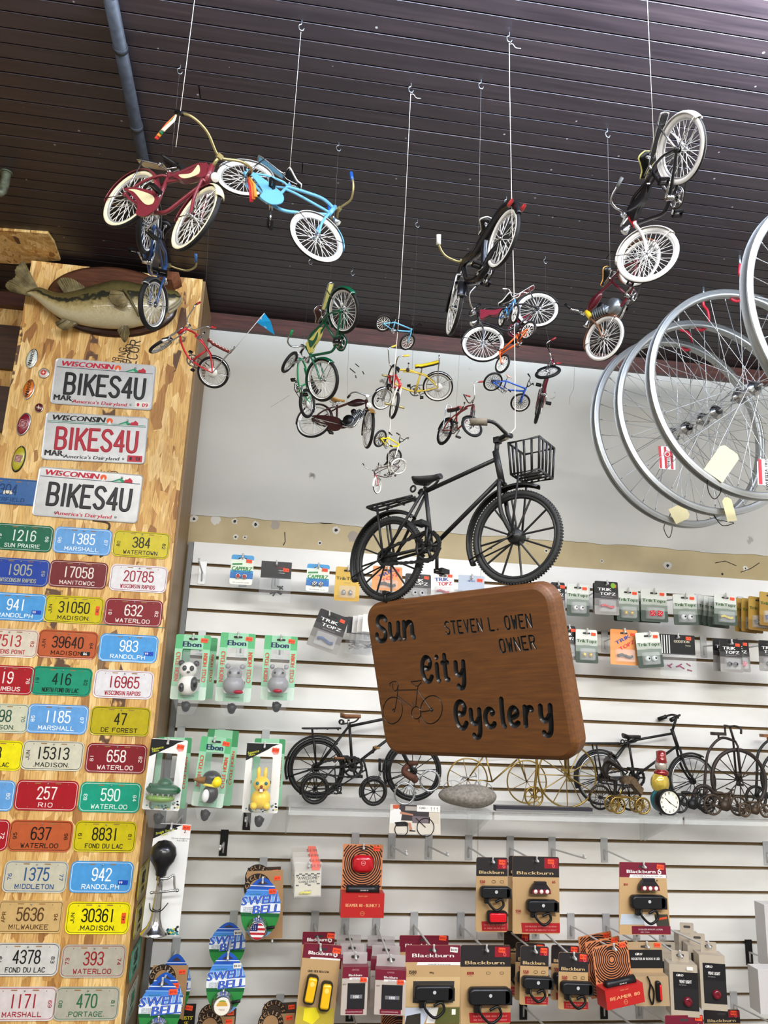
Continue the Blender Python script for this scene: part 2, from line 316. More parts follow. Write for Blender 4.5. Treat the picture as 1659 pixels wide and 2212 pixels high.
def ribbon(mb, pts, wd, y, th, closed=False):              # rounded raised stroke, pts in (x, z)
    n = len(pts); rows = []
    for i in range(n):
        a = pts[i - 1] if i > 0 else (pts[-2] if closed else pts[0]); b = pts[i + 1] if i < n - 1 else (pts[1] if closed else pts[-1])
        d = b - a; d = d.normalized() if d.length > 1e-9 else Vector((1, 0)); nn = Vector((-d.y, d.x)); p = pts[i]
        if not closed and i == 0: p = p - d * wd * .3
        if not closed and i == n - 1: p = p + d * wd * .3
        rows.append(mb.addv([(p.x + nn.x * o * wd, y - t * th, p.y + nn.y * o * wd) for o, t in ((-.5, 0), (-.3, 1), (.3, 1), (.5, 0))]))
    for a, b in zip(rows, rows[1:]): mb.addf([(a + k, b + k, b + k + 1, a + k + 1) for k in range(3)], False)
    mb.addf([tuple(rows[0] + k for k in range(4)), tuple(rows[-1] + k for k in reversed(range(4)))])
def stroke(mb, s, cx, cz, h, y, wd, th=.0006, aspect=.5, rot=0.0, slant=0.0, pitch=None, width=None, pen=None):
    # h = height of a capital; aspect = letter width / height
    adv = []; px_ = 0
    for ch in s:
        k = 2.0 if ch == ' ' else (1.6 if ch in 'il.I' else 4)
        if ch.islower() and ch not in 'il': k = 3.7
        adv.append(px_ + (-(4 - k) / 2 if ch in '.I' else 0)); px_ += k + (pitch or 1.7)
    W = px_ - (pitch or 1.7); sz = h / 6; sx = h * aspect / 4 if width is None else width / W
    ca, sa = math.cos(rot), math.sin(rot)
    for ch, p in zip(s, adv):
        for si, st in enumerate(STK.get(ch, ())):
            q = []
            for v in chaikin(st):
                X = (p + v.x - W / 2) * sx + slant * (v.y - 3) * sz; Z = (v.y - 3) * sz; q.append(Vector((cx + X * ca - Z * sa, cz + X * sa + Z * ca)))
            (pen or ribbon)(mb, q, wd, y, th + .00005 * si, (q[0] - q[-1]).length < 1e-7 and len(q) > 3)
# ---------------------------------------------------------------- the room
D = 2.607; WB = 2.627; ZC = 2.905; CF = 2.345; CX1 = -.325
CX0 = at(62, 600, CF).x
OSB = osb_mat(); CEIL = ceiling_mat()
DRYWALL = plaster_mat('white_painted_wall', (197, 194, 183), (187, 184, 173), 2.0)
TANWALL = plaster_mat('tan_bare_wall', (184, 166, 124), (168, 150, 108), 6.0, (70, 62, 50))
TRIMW = wood_mat('dark_red_brown_trim', (52, 26, 20), (92, 50, 36), (3, 30, 30)); BOARD = wood_mat('raw_side_board', (106, 80, 48), (142, 112, 70), (30, 30, 1.6))
DARKPLANK = wood_mat('dark_wall_plank', (52, 34, 26), (84, 58, 44), (2, 20, 25))
b = MB(); b.box((.6, .3, -.01), (5.2, 4.8, .02)); struct(b.obj('floor', m=mat((92, 88, 84), .5, name='shop_floor', noise=.1)))
b = MB(); y = -2.0; k = 0; Zt = ZC + .012
while y < WB:                                             # tongue and groove boards running along the wall
    wd = .043; g = .0022 if k % 2 else .0035; y1 = min(y + wd, WB)
    dz = random.uniform(-.0006, .0006)
    cuts = [-2.0] + ([random.uniform(-.6, 1.6)] if k % 5 == 2 else []) + [3.2]
    for xa, xb in zip(cuts, cuts[1:]):
        xa += .0012; xb -= .0012
        q = [(y + g * .4, Zt), (y + g * .55, ZC + dz + .0004), (y + g * .65, ZC + dz), (y1 - g * .8, ZC + dz), (y1 - g * .45, ZC + dz + .0011), (y1 - g * .4, Zt)]
        i0 = b.addv([(xa, a, c) for a, c in q]); i1 = b.addv([(xb, a, c) for a, c in q])
        b.addf([(i0 + i, i1 + i, i1 + i + 1, i0 + i + 1) for i in range(5)]); b.addf([tuple(i0 + i for i in range(6)), tuple(i1 + i for i in reversed(range(6)))])
    y = y1; k += 1
b.box((.6, .31, Zt + .01), (5.2, 4.7, .018)); struct(b.obj('ceiling', m=CEIL))
ztan = at(600, 1124, WB).z
b = MB(); b.box((1.4, WB + .05, 1.5), (3.6, .1, 3.0)); struct(b.obj('wall_back', m=TANWALL))
b = MB(); n = 90; lo = [(-.34 + 3.5 * i / n, ztan + random.uniform(-.004, .004) - .0022 * i / n) for i in range(n + 1)]   # skim coat, torn along its lower edge
b.prism([(3.16, 2.86), (-.34, 2.86)] + lo, WB - .003, WB + .001); struct(b.obj('wall_back_skim', m=DRYWALL))
rm = random.Random(11); b = MB(); HOLE = mat((52, 44, 36), .9); PLAS = mat((206, 202, 190), .8); GREYP = mat((160, 150, 136), .8)
def blotch(c, r, m, dy): b.use(m).flat([(c.x + r * rm.uniform(.7, 1.15) * math.cos(2 * PI * i / 14), c.z + r * rm.uniform(.7, 1.15) * math.sin(2 * PI * i / 14)) for i in range(14)], WB - dy)
for hx, hy, pr, hr in ((419, 1121, 9, 3), (507, 1126, 7, 3.5), (552, 1133, 8, 3.5), (509, 1160, 6, 2.5), (529, 1161, 5, 2), (726, 1145, 8, 4), (691, 1173, 5, 2.5), (467, 1123, 11, 0), (1060, 1184, 0, 3), (1180, 1190, 5, 2.5), (1300, 1212, 4, 2), (1442, 1222, 10, 3.5), (1560, 1240, 0, 3), (1610, 1228, 7, 2)):
    c = at(hx, hy, WB); k = 2.7 / FPX
    if pr: blotch(c, pr * k, PLAS, .0006)
    if hr: blotch(c, hr * k, HOLE, .0009)
c = at(594, 1134, WB); blotch(c, .017, GREYP, .0006); c = at(763, 1160, WB); blotch(c, .02, GREYP, .0006)
for pts in (((1545, 1216), (1566, 1212), (1590, 1222)), ((1600, 1236), (1622, 1228), (1640, 1216)), ((615, 1150), (616, 1170), (612, 1178)), ((680, 1127), (700, 1131), (722, 1130))): b.use(HOLE); ribbon(b, [Vector((at(*p, WB).x, at(*p, WB).z)) for p in pts], .003, WB - .0006, .0002)
for pts in (((768, 787), (775, 793)), ((756, 797), (767, 806)), ((783, 803), (786, 809)), ((768, 812), (769, 817)), ((1240, 796), (1239, 840), (1230, 858), (1229, 874)), ((585, 880), (625, 855))): b.use(HOLE if pts[0][0] < 800 and pts[0][0] > 700 else GREYP); ribbon(b, [Vector((at(*p, WB).x, at(*p, WB).z)) for p in pts], .004 if pts[0][0] < 800 and pts[0][0] > 700 else .002, WB - .0032, .0002)
struct(b.obj('wall_back_marks'))
b = MB(); b.box((-1.2, WB + .05, 1.5), (1.7, .1, 3.0)); struct(b.obj('wall_back_boards', m=OSB))
b = MB(); p = at(25, 790, WB); b.box((-.85, WB - .012, p.z + .06), (.5, .02, .16)); p = at(20, 900, WB); b.box((-.85, WB - .012, p.z + .02), (.5, .02, .16)); struct(b.obj('trim_2', m=DARKPLANK))
b = MB(); b.box((1.3, WB - .012, 2.868), (3.3, .03, .05)); b.box((1.3, WB - .022, 2.888), (3.3, .012, .022)); b.box((-1.1, WB - .015, 2.868), (1.5, .03, .05))
struct(b.obj('trim_1', m=TRIMW))
b = MB(); b.box((-2.05, .3, 1.5), (.1, 4.8, 3.0)); struct(b.obj('wall_left', m=DRYWALL))
b = MB(); b.box((3.25, .3, 1.5), (.1, 4.8, 3.0)); struct(b.obj('wall_right', m=DRYWALL))
b = MB(); b.box((.6, -2.05, 1.5), (5.2, .1, 3.0)); struct(b.obj('wall_front', m=DRYWALL))
# the strand-board column: two sheets with a saw-cut joint, a plain board on its right flank
zj = at(200, 1348, CF).z
for nm, z0, z1 in (('osb_column', 0, zj - .0012), ('osb_column_upper', zj + .0012, 2.882)):
    b = MB(); b.box(((CX0 + CX1) / 2, (CF + WB) / 2, (z0 + z1) / 2), (CX1 - CX0, WB - CF, z1 - z0)); o = struct(b.obj(nm, m=OSB))
b = MB(); b.box((CX1 + .004, (CF + .012 + D) / 2, 1.441), (.008, D - CF - .012, 2.882)); struct(b.obj('trim_3', m=BOARD))
b = MB(); b.box(((CX0 + CX1) / 2, CF + .004, zj), (CX1 - CX0 - .002, .008, .0026)); struct(b.obj('trim_4', m=mat((70, 130, 105), .6)))
b = MB(); INK = mat((70, 52, 38), .7)
for s, x, y, h, a in (('RECOR', 286, 770, .030, 1.5), ('40-40', 275, 770, .022, 1.5), ('THING', 262, 775, .022, 1.5), ('78', 249, 780, .018, 1.5), ('PAGE', 222, 1036, .02, 1.5), ('INDO', 244, 1036, .02, 1.5), ('STUD', 215, 1150, .05, 1.5), ('ELAM', 300, 590, .012, 0.0)):
    p = at(x, y, CF); stroke(b, s, p.x, p.z, h, CF - .0004, h * .13, .0001, .55, a)
b.use(INK); b.mi = [0] * len(b.f); o = b.obj('stencil_print', m=INK); o.parent = bpy.data.objects['osb_column_upper']
# ceiling odds and ends
b = MB(); q = [atz(*p, ZC) for p in ((-60, 488), (104, 500), (118, 520), (131, 558), (40, 566), (-60, 560))]; i0 = b.addv([(v.x, v.y, ZC - .008) for v in q] + [(v.x, v.y, ZC + .001) for v in q])
b.addf([(0, 1, 2, 3, 4, 5), (11, 10, 9, 8, 7, 6)] + [(i, 6 + i, 6 + (i + 1) % 6, (i + 1) % 6) for i in range(6)]); struct(b.obj('trim_5', m=OSB))
b = MB(); pa, pb = atz(237, -10, 2.889), atz(362, 600, 2.889); DARKPIPE = mat((46, 46, 48), .55, .2, 'dark_conduit', .4, 60)
b.use(DARKPIPE).tube([pa, pb], .0145, 14)
for t in (.12, .34): c = pa.lerp(pb, t); b.cyl(c - Vector((0, .006, 0)), c + Vector((0, .006, 0)), .0162, n=14)
tag(b.obj('ceiling_pipe'), 'dark grey pipe running along the ceiling towards the column top', 'pipe')
b = MB(); c = atz(14, 372, ZC); G = mat((96, 96, 74), .6, .6, 'corroded_copper', .5, 80); b.use(G).tube(spl([c, c - Vector((0, 0, .045)), c - Vector((.008, .004, .068)), c - Vector((.05, .01, .078)), c - Vector((.12, .01, .08))], 5), .012, 12)
b.cyl(c - Vector((0, 0, .004)), c, .016); tag(b.obj('pipe_stub'), 'corroded bent pipe stub coming down through the ceiling at left', 'pipe')
# ---------------------------------------------------------------- slat wall
LAM = NT('white_slat_laminate'); n_ = LAM.n('ShaderNodeTexNoise', Scale=2.2, Detail=4.0); LAM.l(LAM.mapping((1, 1, 3)), n_.inputs['Vector'])
LAM.l(LAM.ramp(n_.outputs['Fac'], [(.3, (214, 212, 206)), (.6, (232, 231, 226))]), LAM.b.inputs['Base Color']); LAM.b.inputs['Roughness'].default_value = .38
MDF = mat((112, 90, 58), .8, 0, 'brown_fibreboard', .15, 90)
XS = -.2945; XM = at(1033, 1750, D).x; ZK = [1.98193 - .0762 * k for k in range(22)]
def slatwall(x0, x1, label):
    b = MB(); b.use(LAM.m); tops = [2.0525] + [z - .0105 for z in ZK]
    for zt, zb in zip(tops, ZK): b.box(((x0 + x1) / 2, D + .006, (zt + zb) / 2), (x1 - x0, .012, zt - zb))
    b.use(MDF).box(((x0 + x1) / 2, D + .0155, (2.0525 + ZK[-1]) / 2), (x1 - x0, .007, 2.0525 - ZK[-1]))
    return tag(b.obj('slatwall_panel'), label, 'slatwall')
slatwall(XS, XM - .0006, 'white slatwall panel beside the strand-board column'); slatwall(XM + .0006, 3.0, 'white slatwall panel to the right of the vertical seam')
b = MB(); b.box((-.3035, D + .004, 1.22), (.016, .024, 1.66)); struct(b.obj('trim_6', m=mat((120, 120, 118), .5, .3)))
def peg(px, py, ln=.13, tip=.018, dark=False, group='slatwall hooks', z=None, ang=.10, label=None, wall=D, clear=False):
    """slat hook whose prong root is seen at pixel (px, py) on the slat face"""
    p = at(px, py, D); k = min(range(len(ZK)), key=lambda i: abs(ZK[i] - .022 - p.z) if ZK[i] > p.z else 9); z0 = ZK[k]
    m = BLACK if dark else STEEL; t = thing('slat_hook', label or 'unused', 'hook', Matrix.Translation((p.x, D, p.z)), group)
    b = MB(); b.use(GLASS if clear else m).box((0, -.0018, (z0 + .004 - p.z) / 2 - .011), (.019, .003, z0 - p.z + .026)); b.use(m).box((0, .001, z0 - .003 - p.z), (.019, .007, .004)); b.obj('back_plate', t)
    b = MB(); e = Vector((0, -ln, ln * ang)); b.use(STEEL).tube([(0, 0, -.02), (0, -.004, -.02)] + spl([(0, -.005, -.008), (0, -.008, 0), e, e + Vector((0, -.004, .005)), e + Vector((0, -.006, tip))], 3), .0023, 8); b.obj('prong', t)
    return t, Matrix.Translation((p.x, D, p.z)) @ e
# measured place, heading and steering angle of every hanging bicycle (metres)
FIT = {
 'H1': dict(O=[-0.3387, 1.3503, 2.4691], R=[[0.675, 0.5661, 0.4731], [-0.5533, 0.8126, -0.1831], [-0.4881, -0.1382, 0.8618]], s=0.0663, L=3.285, d=-0.252, rf=1.00, ang=68, off=0.16),
 'H2': dict(O=[-0.1337, 1.4244, 2.6017], R=[[0.7109, -0.0335, 0.7025], [-0.2225, 0.9368, 0.2699], [-0.6671, -0.3482, 0.6586]], s=0.0598, L=3.676, d=0.388, rf=1.00, ang=68, off=0.16),
 'H3': dict(O=[-0.3151, 1.4208, 2.4626], R=[[-0.033, -0.9805, 0.1938], [0.872, 0.0665, 0.485], [-0.4885, 0.185, 0.8528]], s=0.0562, L=3.233, d=-0.240, rf=1.00, ang=68, off=0.16),
 'H4': dict(O=[-0.1953, 1.7572, 2.3051], R=[[-0.8946, -0.1459, 0.4224], [-0.1345, -0.8135, -0.5659], [0.4261, -0.563, 0.7081]], s=0.0392, L=3.570, d=1.355, rf=0.80, ang=65, off=0.16),
 'H5': dict(O=[0.098, 1.5846, 2.4113], R=[[-0.1775, -0.769, -0.6141], [0.7335, -0.5194, 0.4384], [-0.6561, -0.3726, 0.6562]], s=0.0518, L=3.440, d=0.138, rf=1.00, ang=68, off=0.16),
 'H6': dict(O=[0.0347, 1.8518, 2.2851], R=[[-0.3938, 0.8621, 0.3189], [-0.7595, -0.5006, 0.4153], [0.5177, -0.0787, 0.8519]], s=0.0378, L=3.498, d=0.629, rf=0.80, ang=65, off=0.16),
 'H7': dict(O=[0.0614, 1.9983, 2.294], R=[[0.8649, 0.4148, 0.2824], [-0.4455, 0.8938, 0.0517], [-0.231, -0.1706, 0.9579]], s=0.0525, L=3.276, d=-1.019, rf=1.00, ang=68, off=0.16),
 'H8': dict(O=[0.1691, 1.4108, 2.2983], R=[[0.8046, -0.235, 0.5454], [0.5438, 0.6605, -0.5177], [-0.2386, 0.7131, 0.6592]], s=0.0186, L=3.797, d=0.232, rf=1.00, ang=71, off=0.16),
 'H9': dict(O=[0.3592, 1.7768, 2.3329], R=[[-0.9474, -0.1317, -0.2918], [0.2891, -0.7431, -0.6034], [-0.1374, -0.6561, 0.7421]], s=0.0386, L=3.745, d=0.548, rf=0.80, ang=65, off=0.16),
 'H10': dict(O=[0.1991, 1.4752, 2.2111], R=[[0.0184, 0.9845, 0.1747], [-0.5195, 0.1587, -0.8396], [-0.8542, -0.0753, 0.5144]], s=0.0277, L=3.503, d=-0.019, rf=1.00, ang=68, off=0.16),
 'H11': dict(O=[0.1722, 1.4031, 2.0487], R=[[0.5381, -0.6507, 0.5358], [0.802, 0.5909, -0.0878], [-0.2594, 0.4769, 0.8398]], s=0.0178, L=3.767, d=-0.318, rf=1.00, ang=71, off=0.16),
 'H12': dict(O=[0.2181, 1.4528, 2.0106], R=[[-0.7115, 0.231, -0.6637], [0.2495, -0.7998, -0.5459], [-0.6569, -0.554, 0.5114]], s=0.0167, L=3.469, d=0.806, rf=1.00, ang=68, off=0.16),
 'H13': dict(O=[0.4273, 1.9948, 2.296], R=[[0.3088, 0.9315, 0.1921], [-0.9378, 0.3319, -0.1022], [-0.1589, -0.1486, 0.976]], s=0.0400, L=4.011, d=-1.628, rf=0.80, ang=65, off=0.16),
 'H14': dict(O=[0.3843, 1.293, 2.4438], R=[[-0.2522, -0.9677, 0.0034], [0.9342, -0.2426, 0.2617], [-0.2524, 0.0692, 0.9652]], s=0.0588, L=3.532, d=-0.215, rf=1.00, ang=68, off=0.16),
 'H15': dict(O=[0.5557, 1.5888, 2.4682], R=[[-0.8009, -0.2935, -0.5219], [0.1437, -0.9404, 0.3083], [-0.5813, 0.1719, 0.7953]], s=0.0506, L=3.078, d=0.054, rf=1.00, ang=68, off=0.16),
 'H17': dict(O=[0.4185, 1.248, 2.2284], R=[[-0.4639, -0.8296, -0.3107], [0.5829, -0.55, 0.5981], [-0.6671, 0.0963, 0.7387]], s=0.0191, L=3.954, d=-0.073, rf=1.00, ang=71, off=0.16),
 'H18': dict(O=[0.3521, 1.2454, 2.1186], R=[[0.8261, -0.1896, 0.5307], [0.5134, 0.6417, -0.5698], [-0.2326, 0.7431, 0.6274]], s=0.0186, L=4.119, d=-0.243, rf=1.00, ang=71, off=0.16),
 'H19': dict(O=[0.7417, 2.1122, 2.4396], R=[[-0.1313, 0.9554, 0.2644], [-0.9511, -0.1966, 0.2382], [0.2795, -0.2202, 0.9345]], s=0.0464, L=4.125, d=-2.004, rf=0.80, ang=65, off=0.16),
 'H20': dict(O=[0.6582, 1.1023, 2.5403], R=[[0.0602, -0.9545, -0.292], [0.7938, -0.1316, 0.5938], [-0.6052, -0.2675, 0.7498]], s=0.0598, L=3.278, d=0.824, rf=1.00, ang=68, off=0.16),
 'H21': dict(O=[0.7392, 1.4347, 2.5233], R=[[-0.2748, -0.8561, -0.4377], [0.4914, -0.5164, 0.7013], [-0.8264, -0.0224, 0.5626]], s=0.0533, L=3.306, d=-0.016, rf=1.00, ang=68, off=0.16),
 'SC': dict(O=[0.1937, 1.3665, 1.8099], R=[[0.6804, 0.7329, -0.0033], [-0.7325, 0.6802, 0.0289], [0.0234, -0.0173, 0.9996]], s=0.0786, L=3.353, d=0.072, rf=1.00, ang=80, off=0.08),
}
# ---------------------------------------------------------------- bicycles (unit = wheel radius, x forward, y left, z up, rear hub at 0)
SPK = mat((226, 226, 222), .35, .25, 'bright_spoke_wire'); RIMM = mat((206, 206, 204), .25, .55, 'plated_rim')
TIRE = mat((22, 22, 23), .62, 0, 'black_tyre_rubber'); WWALL = mat((236, 234, 226), .45, 0, 'white_sidewall'); CREAMW = mat((226, 218, 186), .5, 0, 'cream_sidewall')
def rotax(ax, a): return Matrix.Rotation(a, 4, ax)
class Bike:
    def __init__(s, f, name, label, cat='model bicycle', group=None):
        s.S, s.L, s.d, s.rf = f['s'], f['L'], f['d'], f['rf']; R = f['R']; o = f['O']
        s.M = Matrix(((R[0][0], R[0][1], R[0][2], o[0]), (R[1][0], R[1][1], R[1][2], o[1]), (R[2][0], R[2][1], R[2][2], o[2]), (0, 0, 0, 1)))
        s.t = thing(name, label, cat, s.M, group); a = math.radians(f.get('ang', 68)); ax = Vector((-math.cos(a), 0, math.sin(a))); s.ax = ax
        s.fh = Vector((s.L, 0, s.rf - 1)); p0 = s.fh - Vector((f.get('off', .16) / math.sin(a), 0, 0)); s.p0 = p0
        s.K = Matrix.Scale(s.S, 4); s.F = s.K @ Matrix.Translation(p0) @ rotax(ax, s.d) @ Matrix.Translation(-p0)
        s.sx = s.L / 3.3
    def axis(s, z): return s.p0 + s.ax * ((z - s.p0.z) / s.ax.z)    # point of the steering axis at height z
    def mb(s, m, front=False): b = MB(); b.m = s.F if front else s.K; b.use(m); return b
    def W(s, p): return s.M @ (s.K @ Vector(p))
    def WF(s, p): return s.M @ (s.F @ Vector(p))
    def wheel(s, front, tr=.085, wall=None, rim=CHROME, sp=28, spm=None, spr=.013, hub=.09, hubw=.16, mags=False, wl=(.25, 1.15), cross=True):
        c = s.fh if front else Vector((0, 0, 0)); R = s.rf if front else 1.0; spm = spm or SPK; rim = RIMM if rim is CHROME else rim
        b = s.mb(TIRE, front); k = 12
        def mm(t):
            if wall is None: return TIRE
            q = abs(math.sin(t)); lat = t if t <= PI else 2 * PI - t      # 0 = tread, PI = inner edge
            return wall if wl[0] * PI < lat < wl[0] * PI + (wl[1] - wl[0]) * PI * .75 else TIRE
        b.ring(c, R - tr, tr, 'y', 44, k, mm, .95); w = b.obj('front_wheel' if front else 'rear_wheel', s.t)
        b = s.mb(rim, front); b.ring(c, R - tr * 2 - .012, .038, 'y', 44, 6, None, 1.2); b.obj('rim', w)
        b = s.mb(CHROME, front); hw = hubw; b.cyl(c - Vector((0, hw, 0)), c + Vector((0, hw, 0)), .045, n=10)
        for e in (-1, 1): b.cyl(c + Vector((0, e * hw * .72, 0)), c + Vector((0, e * hw * .55, 0)), hub + .03, n=14); b.cyl(c + Vector((0, e * (hw + .06), 0)), c + Vector((0, e * hw, 0)), .03, n=8)
        b.obj('hub', w); b = s.mb(spm, front); rr = R - tr * 2 - .02
        for i in range(sp):
            a = 2 * PI * i / sp; e = 1 if i % 2 else -1; da = (.42 if (i // 2) % 2 else -.42) * (1 if cross else 0)
            p = c + Vector((math.cos(a + da) * hub, e * hw * .63, math.sin(a + da) * hub)); q = c + Vector((math.cos(a) * rr, 0, math.sin(a) * rr)); b.tube([p, q], spr, 4, cap=False)
        b.obj('spokes', w); return w
    def tubes(s, m, segs, name='frame', parent=None, front=False, n=8):
        b = s.mb(m, front)
        for pts, r in segs: b.tube(pts if len(pts) == 2 else spl(pts, 6), r, n)
        return b.obj(name, parent or s.t)
    def fender(s, front, m, a0, a1, wd=.15, gap=.06, tipm=None, name=None, stay=None, sm=None):
        c = s.fh if front else Vector((0, 0, 0)); R = (s.rf if front else 1.0) + gap; b = s.mb(m, front); n = 22; rows = []
        for i in range(n + 1):
            a = math.radians(a0 + (a1 - a0) * i / n); e = Vector((math.cos(a), 0, math.sin(a))); fl = 1.0
            q = []
            for j in range(9):
                t = -1.25 + 2.5 * j / 8; q.append(c + e * (R - .10 + .10 * math.cos(t) + .0) + Vector((0, wd * math.sin(t), 0)))
            for j in range(8, -1, -1):
                t = -1.25 + 2.5 * j / 8; q.append(c + e * (R - .115 + .10 * math.cos(t)) + Vector((0, wd * .9 * math.sin(t), 0)))
            rows.append(q)
        if tipm: k = int(n * .72); b.loft(rows[:k + 1]); b.use(tipm).loft(rows[k:])
        else: b.loft(rows)
        o = b.obj(name or ('front_fender' if front else 'rear_fender'), s.t)
        if stay is not None:
            b = s.mb(sm or CHROME, front)
            for aa in stay:
                a = math.radians(aa); e = c + Vector((math.cos(a), 0, math.sin(a))) * (R - .04)
                for sd in (-1, 1): b.tube([c + Vector((0, sd * .2, 0)), e + Vector((0, sd * wd * .85, 0))], .018, 6)
            b.obj('fender_stay', o)
        return o
    def fork(s, m, ztop, w=.17, blade=.045, bend=.1, crown=.18, zc=None):
        R = s.rf; zc = zc or (s.fh.z + R + .12); a = s.axis(zc); segs = []
        for e in (-1, 1): segs.append(([a + Vector((0, e * w * .8, 0)), a.lerp(s.fh, .55) + Vector((-bend, e * w, 0)), s.fh + Vector((0, e * w, 0))], blade))
        segs.append(([a + Vector((0, -w * .85, 0)), a + Vector((0, w * .85, 0))], blade * 1.15)); segs.append(([a, s.axis(ztop)], .05))
        return s.tubes(m, segs, 'fork', front=True)
    def bars(s, m, pts, r=.042, grip=None, gl=.34, gr=.065, stem=None, name='handlebar', streamer=None):
        # pts: right half from the clamp outwards, relative to the front hub
        P = [Vector(p) + s.fh for p in pts]; L = [Vector((p.x, -p.y, p.z)) for p in P]; o = None; full = list(reversed(L)) + P[1:] if P[0].y == 0 else list(reversed(L)) + P
        b = s.mb(m, True); b.tube(spl(full, 5), r, 8)
        if stem: b.tube([s.axis(stem[0]), Vector(stem[1]) + s.fh], r * 1.25, 8); b.box(Vector(stem[1]) + s.fh, (r * 3, r * 4, r * 3))
        o = b.obj(name, s.t)
        if grip:
            for Q in (P, L):
                d = (Q[-1] - Q[-2]).normalized(); b = s.mb(grip, True); b.tube([Q[-1] - d * gl * .75, Q[-1] - d * gl * .4, Q[-1] + d * gl * .25], [gr, gr * .92, gr], 10); b.obj('grip', o)
        return o, P, L
    def saddle(s, x, z, m, ln=.8, wd=.36, h=.16, edge=None, post=None, tilt=0.0, top=None, springs=True):
        b = s.mb(m); rows = []; N = 12
        for i in range(N + 1):
            u = i / N; xx = x + ln * (u - .42); ww = wd * (math.sin(min(1, (u + .06) / .30) * PI / 2) ** .8) * (1 - .78 * max(0, min(1, (u - .28) / .45)) ** .8) + .02; zz = z + tilt * (u - .5) + .06 * max(0, 1 - u * 4); q = []
            for j in range(14): t = 2 * PI * j / 14; cz = math.sin(t); q.append((xx, ww * math.cos(t), zz + (h * .38 if cz > 0 else h * .9 * (1 - .45 * u)) * cz * (1 if cz > 0 else .9)))
            rows.append(q)
        b.loft(rows); o = b.obj('saddle', s.t)
        if edge:
            b = s.mb(edge); mid = [rows[i][0] for i in range(N + 1)] + [rows[i][7] for i in reversed(range(N + 1))]; b.tube(mid, .028, 6, closed=True); b.obj('saddle_trim', o)
        b = s.mb(CHROME)
        if springs:
            for e in (-1, 1): b.tube([(x - ln * .28 + .035 * math.cos(t * 1.2), e * wd * .5 + .06 * math.sin(t * 1.2), z - .14 - .012 * t) for t in range(12)], .016, 5)
            for e in (-1, 1): b.tube([(x - ln * .28, e * wd * .5, z - .28), (x, e * .08, z - .24), (x + ln * .45, e * .05, z - .1)], .018, 6)
        if post: b.tube([(x, 0, z - .12), post], .045, 8)
        b.obj('seat_post', o); return o
    def crank(s, bb, rr=.36, arm=.5, ang=.6, m=CHROME, pedm=BLACK, y=-.22, chain=True, cw=True, pw=.34):
        bb = Vector(bb); b = s.mb(m)
        if cw:
            b.ring(bb + Vector((0, y * .7, 0)), rr * .92, .035, 'y', 28, 5, None, .5); b.ring(bb + Vector((0, y * .7, 0)), rr * .35, .05, 'y', 16, 5, None, .5)
            for i in range(5): a = i * 2 * PI / 5; b.tube([bb + Vector((0, y * .7, 0)), bb + Vector((rr * .9 * math.cos(a), y * .7, rr * .9 * math.sin(a)))], .04, 5)
        b.cyl(bb + Vector((0, -.2, 0)), bb + Vector((0, .2, 0)), .09, n=12); d = Vector((math.cos(ang), 0, math.sin(ang))) * arm
        for e in (-1, 1): b.tube([bb + Vector((0, e * .2, 0)), bb + Vector((0, e * .24, 0)) - d * e], .04, 6)
        o = b.obj('crankset', s.t)
        for e in (-1, 1):
            c = bb + Vector((0, e * (.28 + pw / 2), 0)) - d * e; b = s.mb(pedm)
            for k in (-1, 1): b.box(c + Vector((k * .085, 0, 0)), (.06, pw, .10))
            for k in (-1, 1): b.box(c + Vector((0, k * pw * .46, 0)), (.22, .03, .09))
            b.use(CHROME).cyl(c - Vector((0, e * (pw / 2 + .06), 0)), c + Vector((0, e * pw / 2, 0)), .022, n=8); b.obj('pedal', o)
        if chain:
            b = s.mb(mat((60, 58, 54), .4, .8, 'chain_steel')); r2 = .14; P = []; dv = Vector((0, 0, 0)) - bb; a = math.atan2(dv.z, dv.x)
            for i in range(9): t = a - PI / 2 - PI * i / 8; P.append(bb + Vector((rr * math.cos(t), y * .7, rr * math.sin(t))))
            for i in range(7): t = a + PI / 2 - PI * i / 6; P.append(Vector((r2 * math.cos(t), y * .7, r2 * math.sin(t))))
            b.tube(P, .025, 5, closed=True); b.obj('chain', s.t)
        return o
    def rack(s, m, z=1.28, x0=-.75, x1=.45, wd=.22, stay=True, solid=None):
        b = s.mb(m); b.tube(spl([(x1, -wd * .6, z + .05), (x0 + .15, -wd, z), (x0, -wd * .6, z), (x0, wd * .6, z), (x0 + .15, wd, z), (x1, wd * .6, z + .05)], 4), .032, 6)
        if solid: b.use(solid); b.prism([(x0 + .05, z - .03), (x1, z + .03), (x1, z + .07), (x0 + .05, z + .03)], -wd * .75, wd * .75)
        else:
            for i in range(4): xx = x0 + .1 + (x1 - x0 - .2) * i / 3; b.tube([(xx, -wd, z), (xx, wd, z)], .026, 6)
            b.tube([(x0, 0, z), (x1, 0, z + .05)], .026, 6)
        b.use(m if stay is True else CHROME)
        if stay:
            for e in (-1, 1): b.tube([(0, e * .22, .02), (x0 + .32, e * wd, z)], .03, 6)
        return b.obj('rear_rack', s.t)
    def plate(s, m, out, y0, y1, name, m2=None, out2=None, bev=True):
        b = s.mb(m); b.prism(out, y0, y1)
        if m2:
            b.use(m2); b.prism(out2, y0 - .012, y0 + .002); b.prism(out2, y1 - .002, y1 + .012)
        return b.obj(name, s.t)
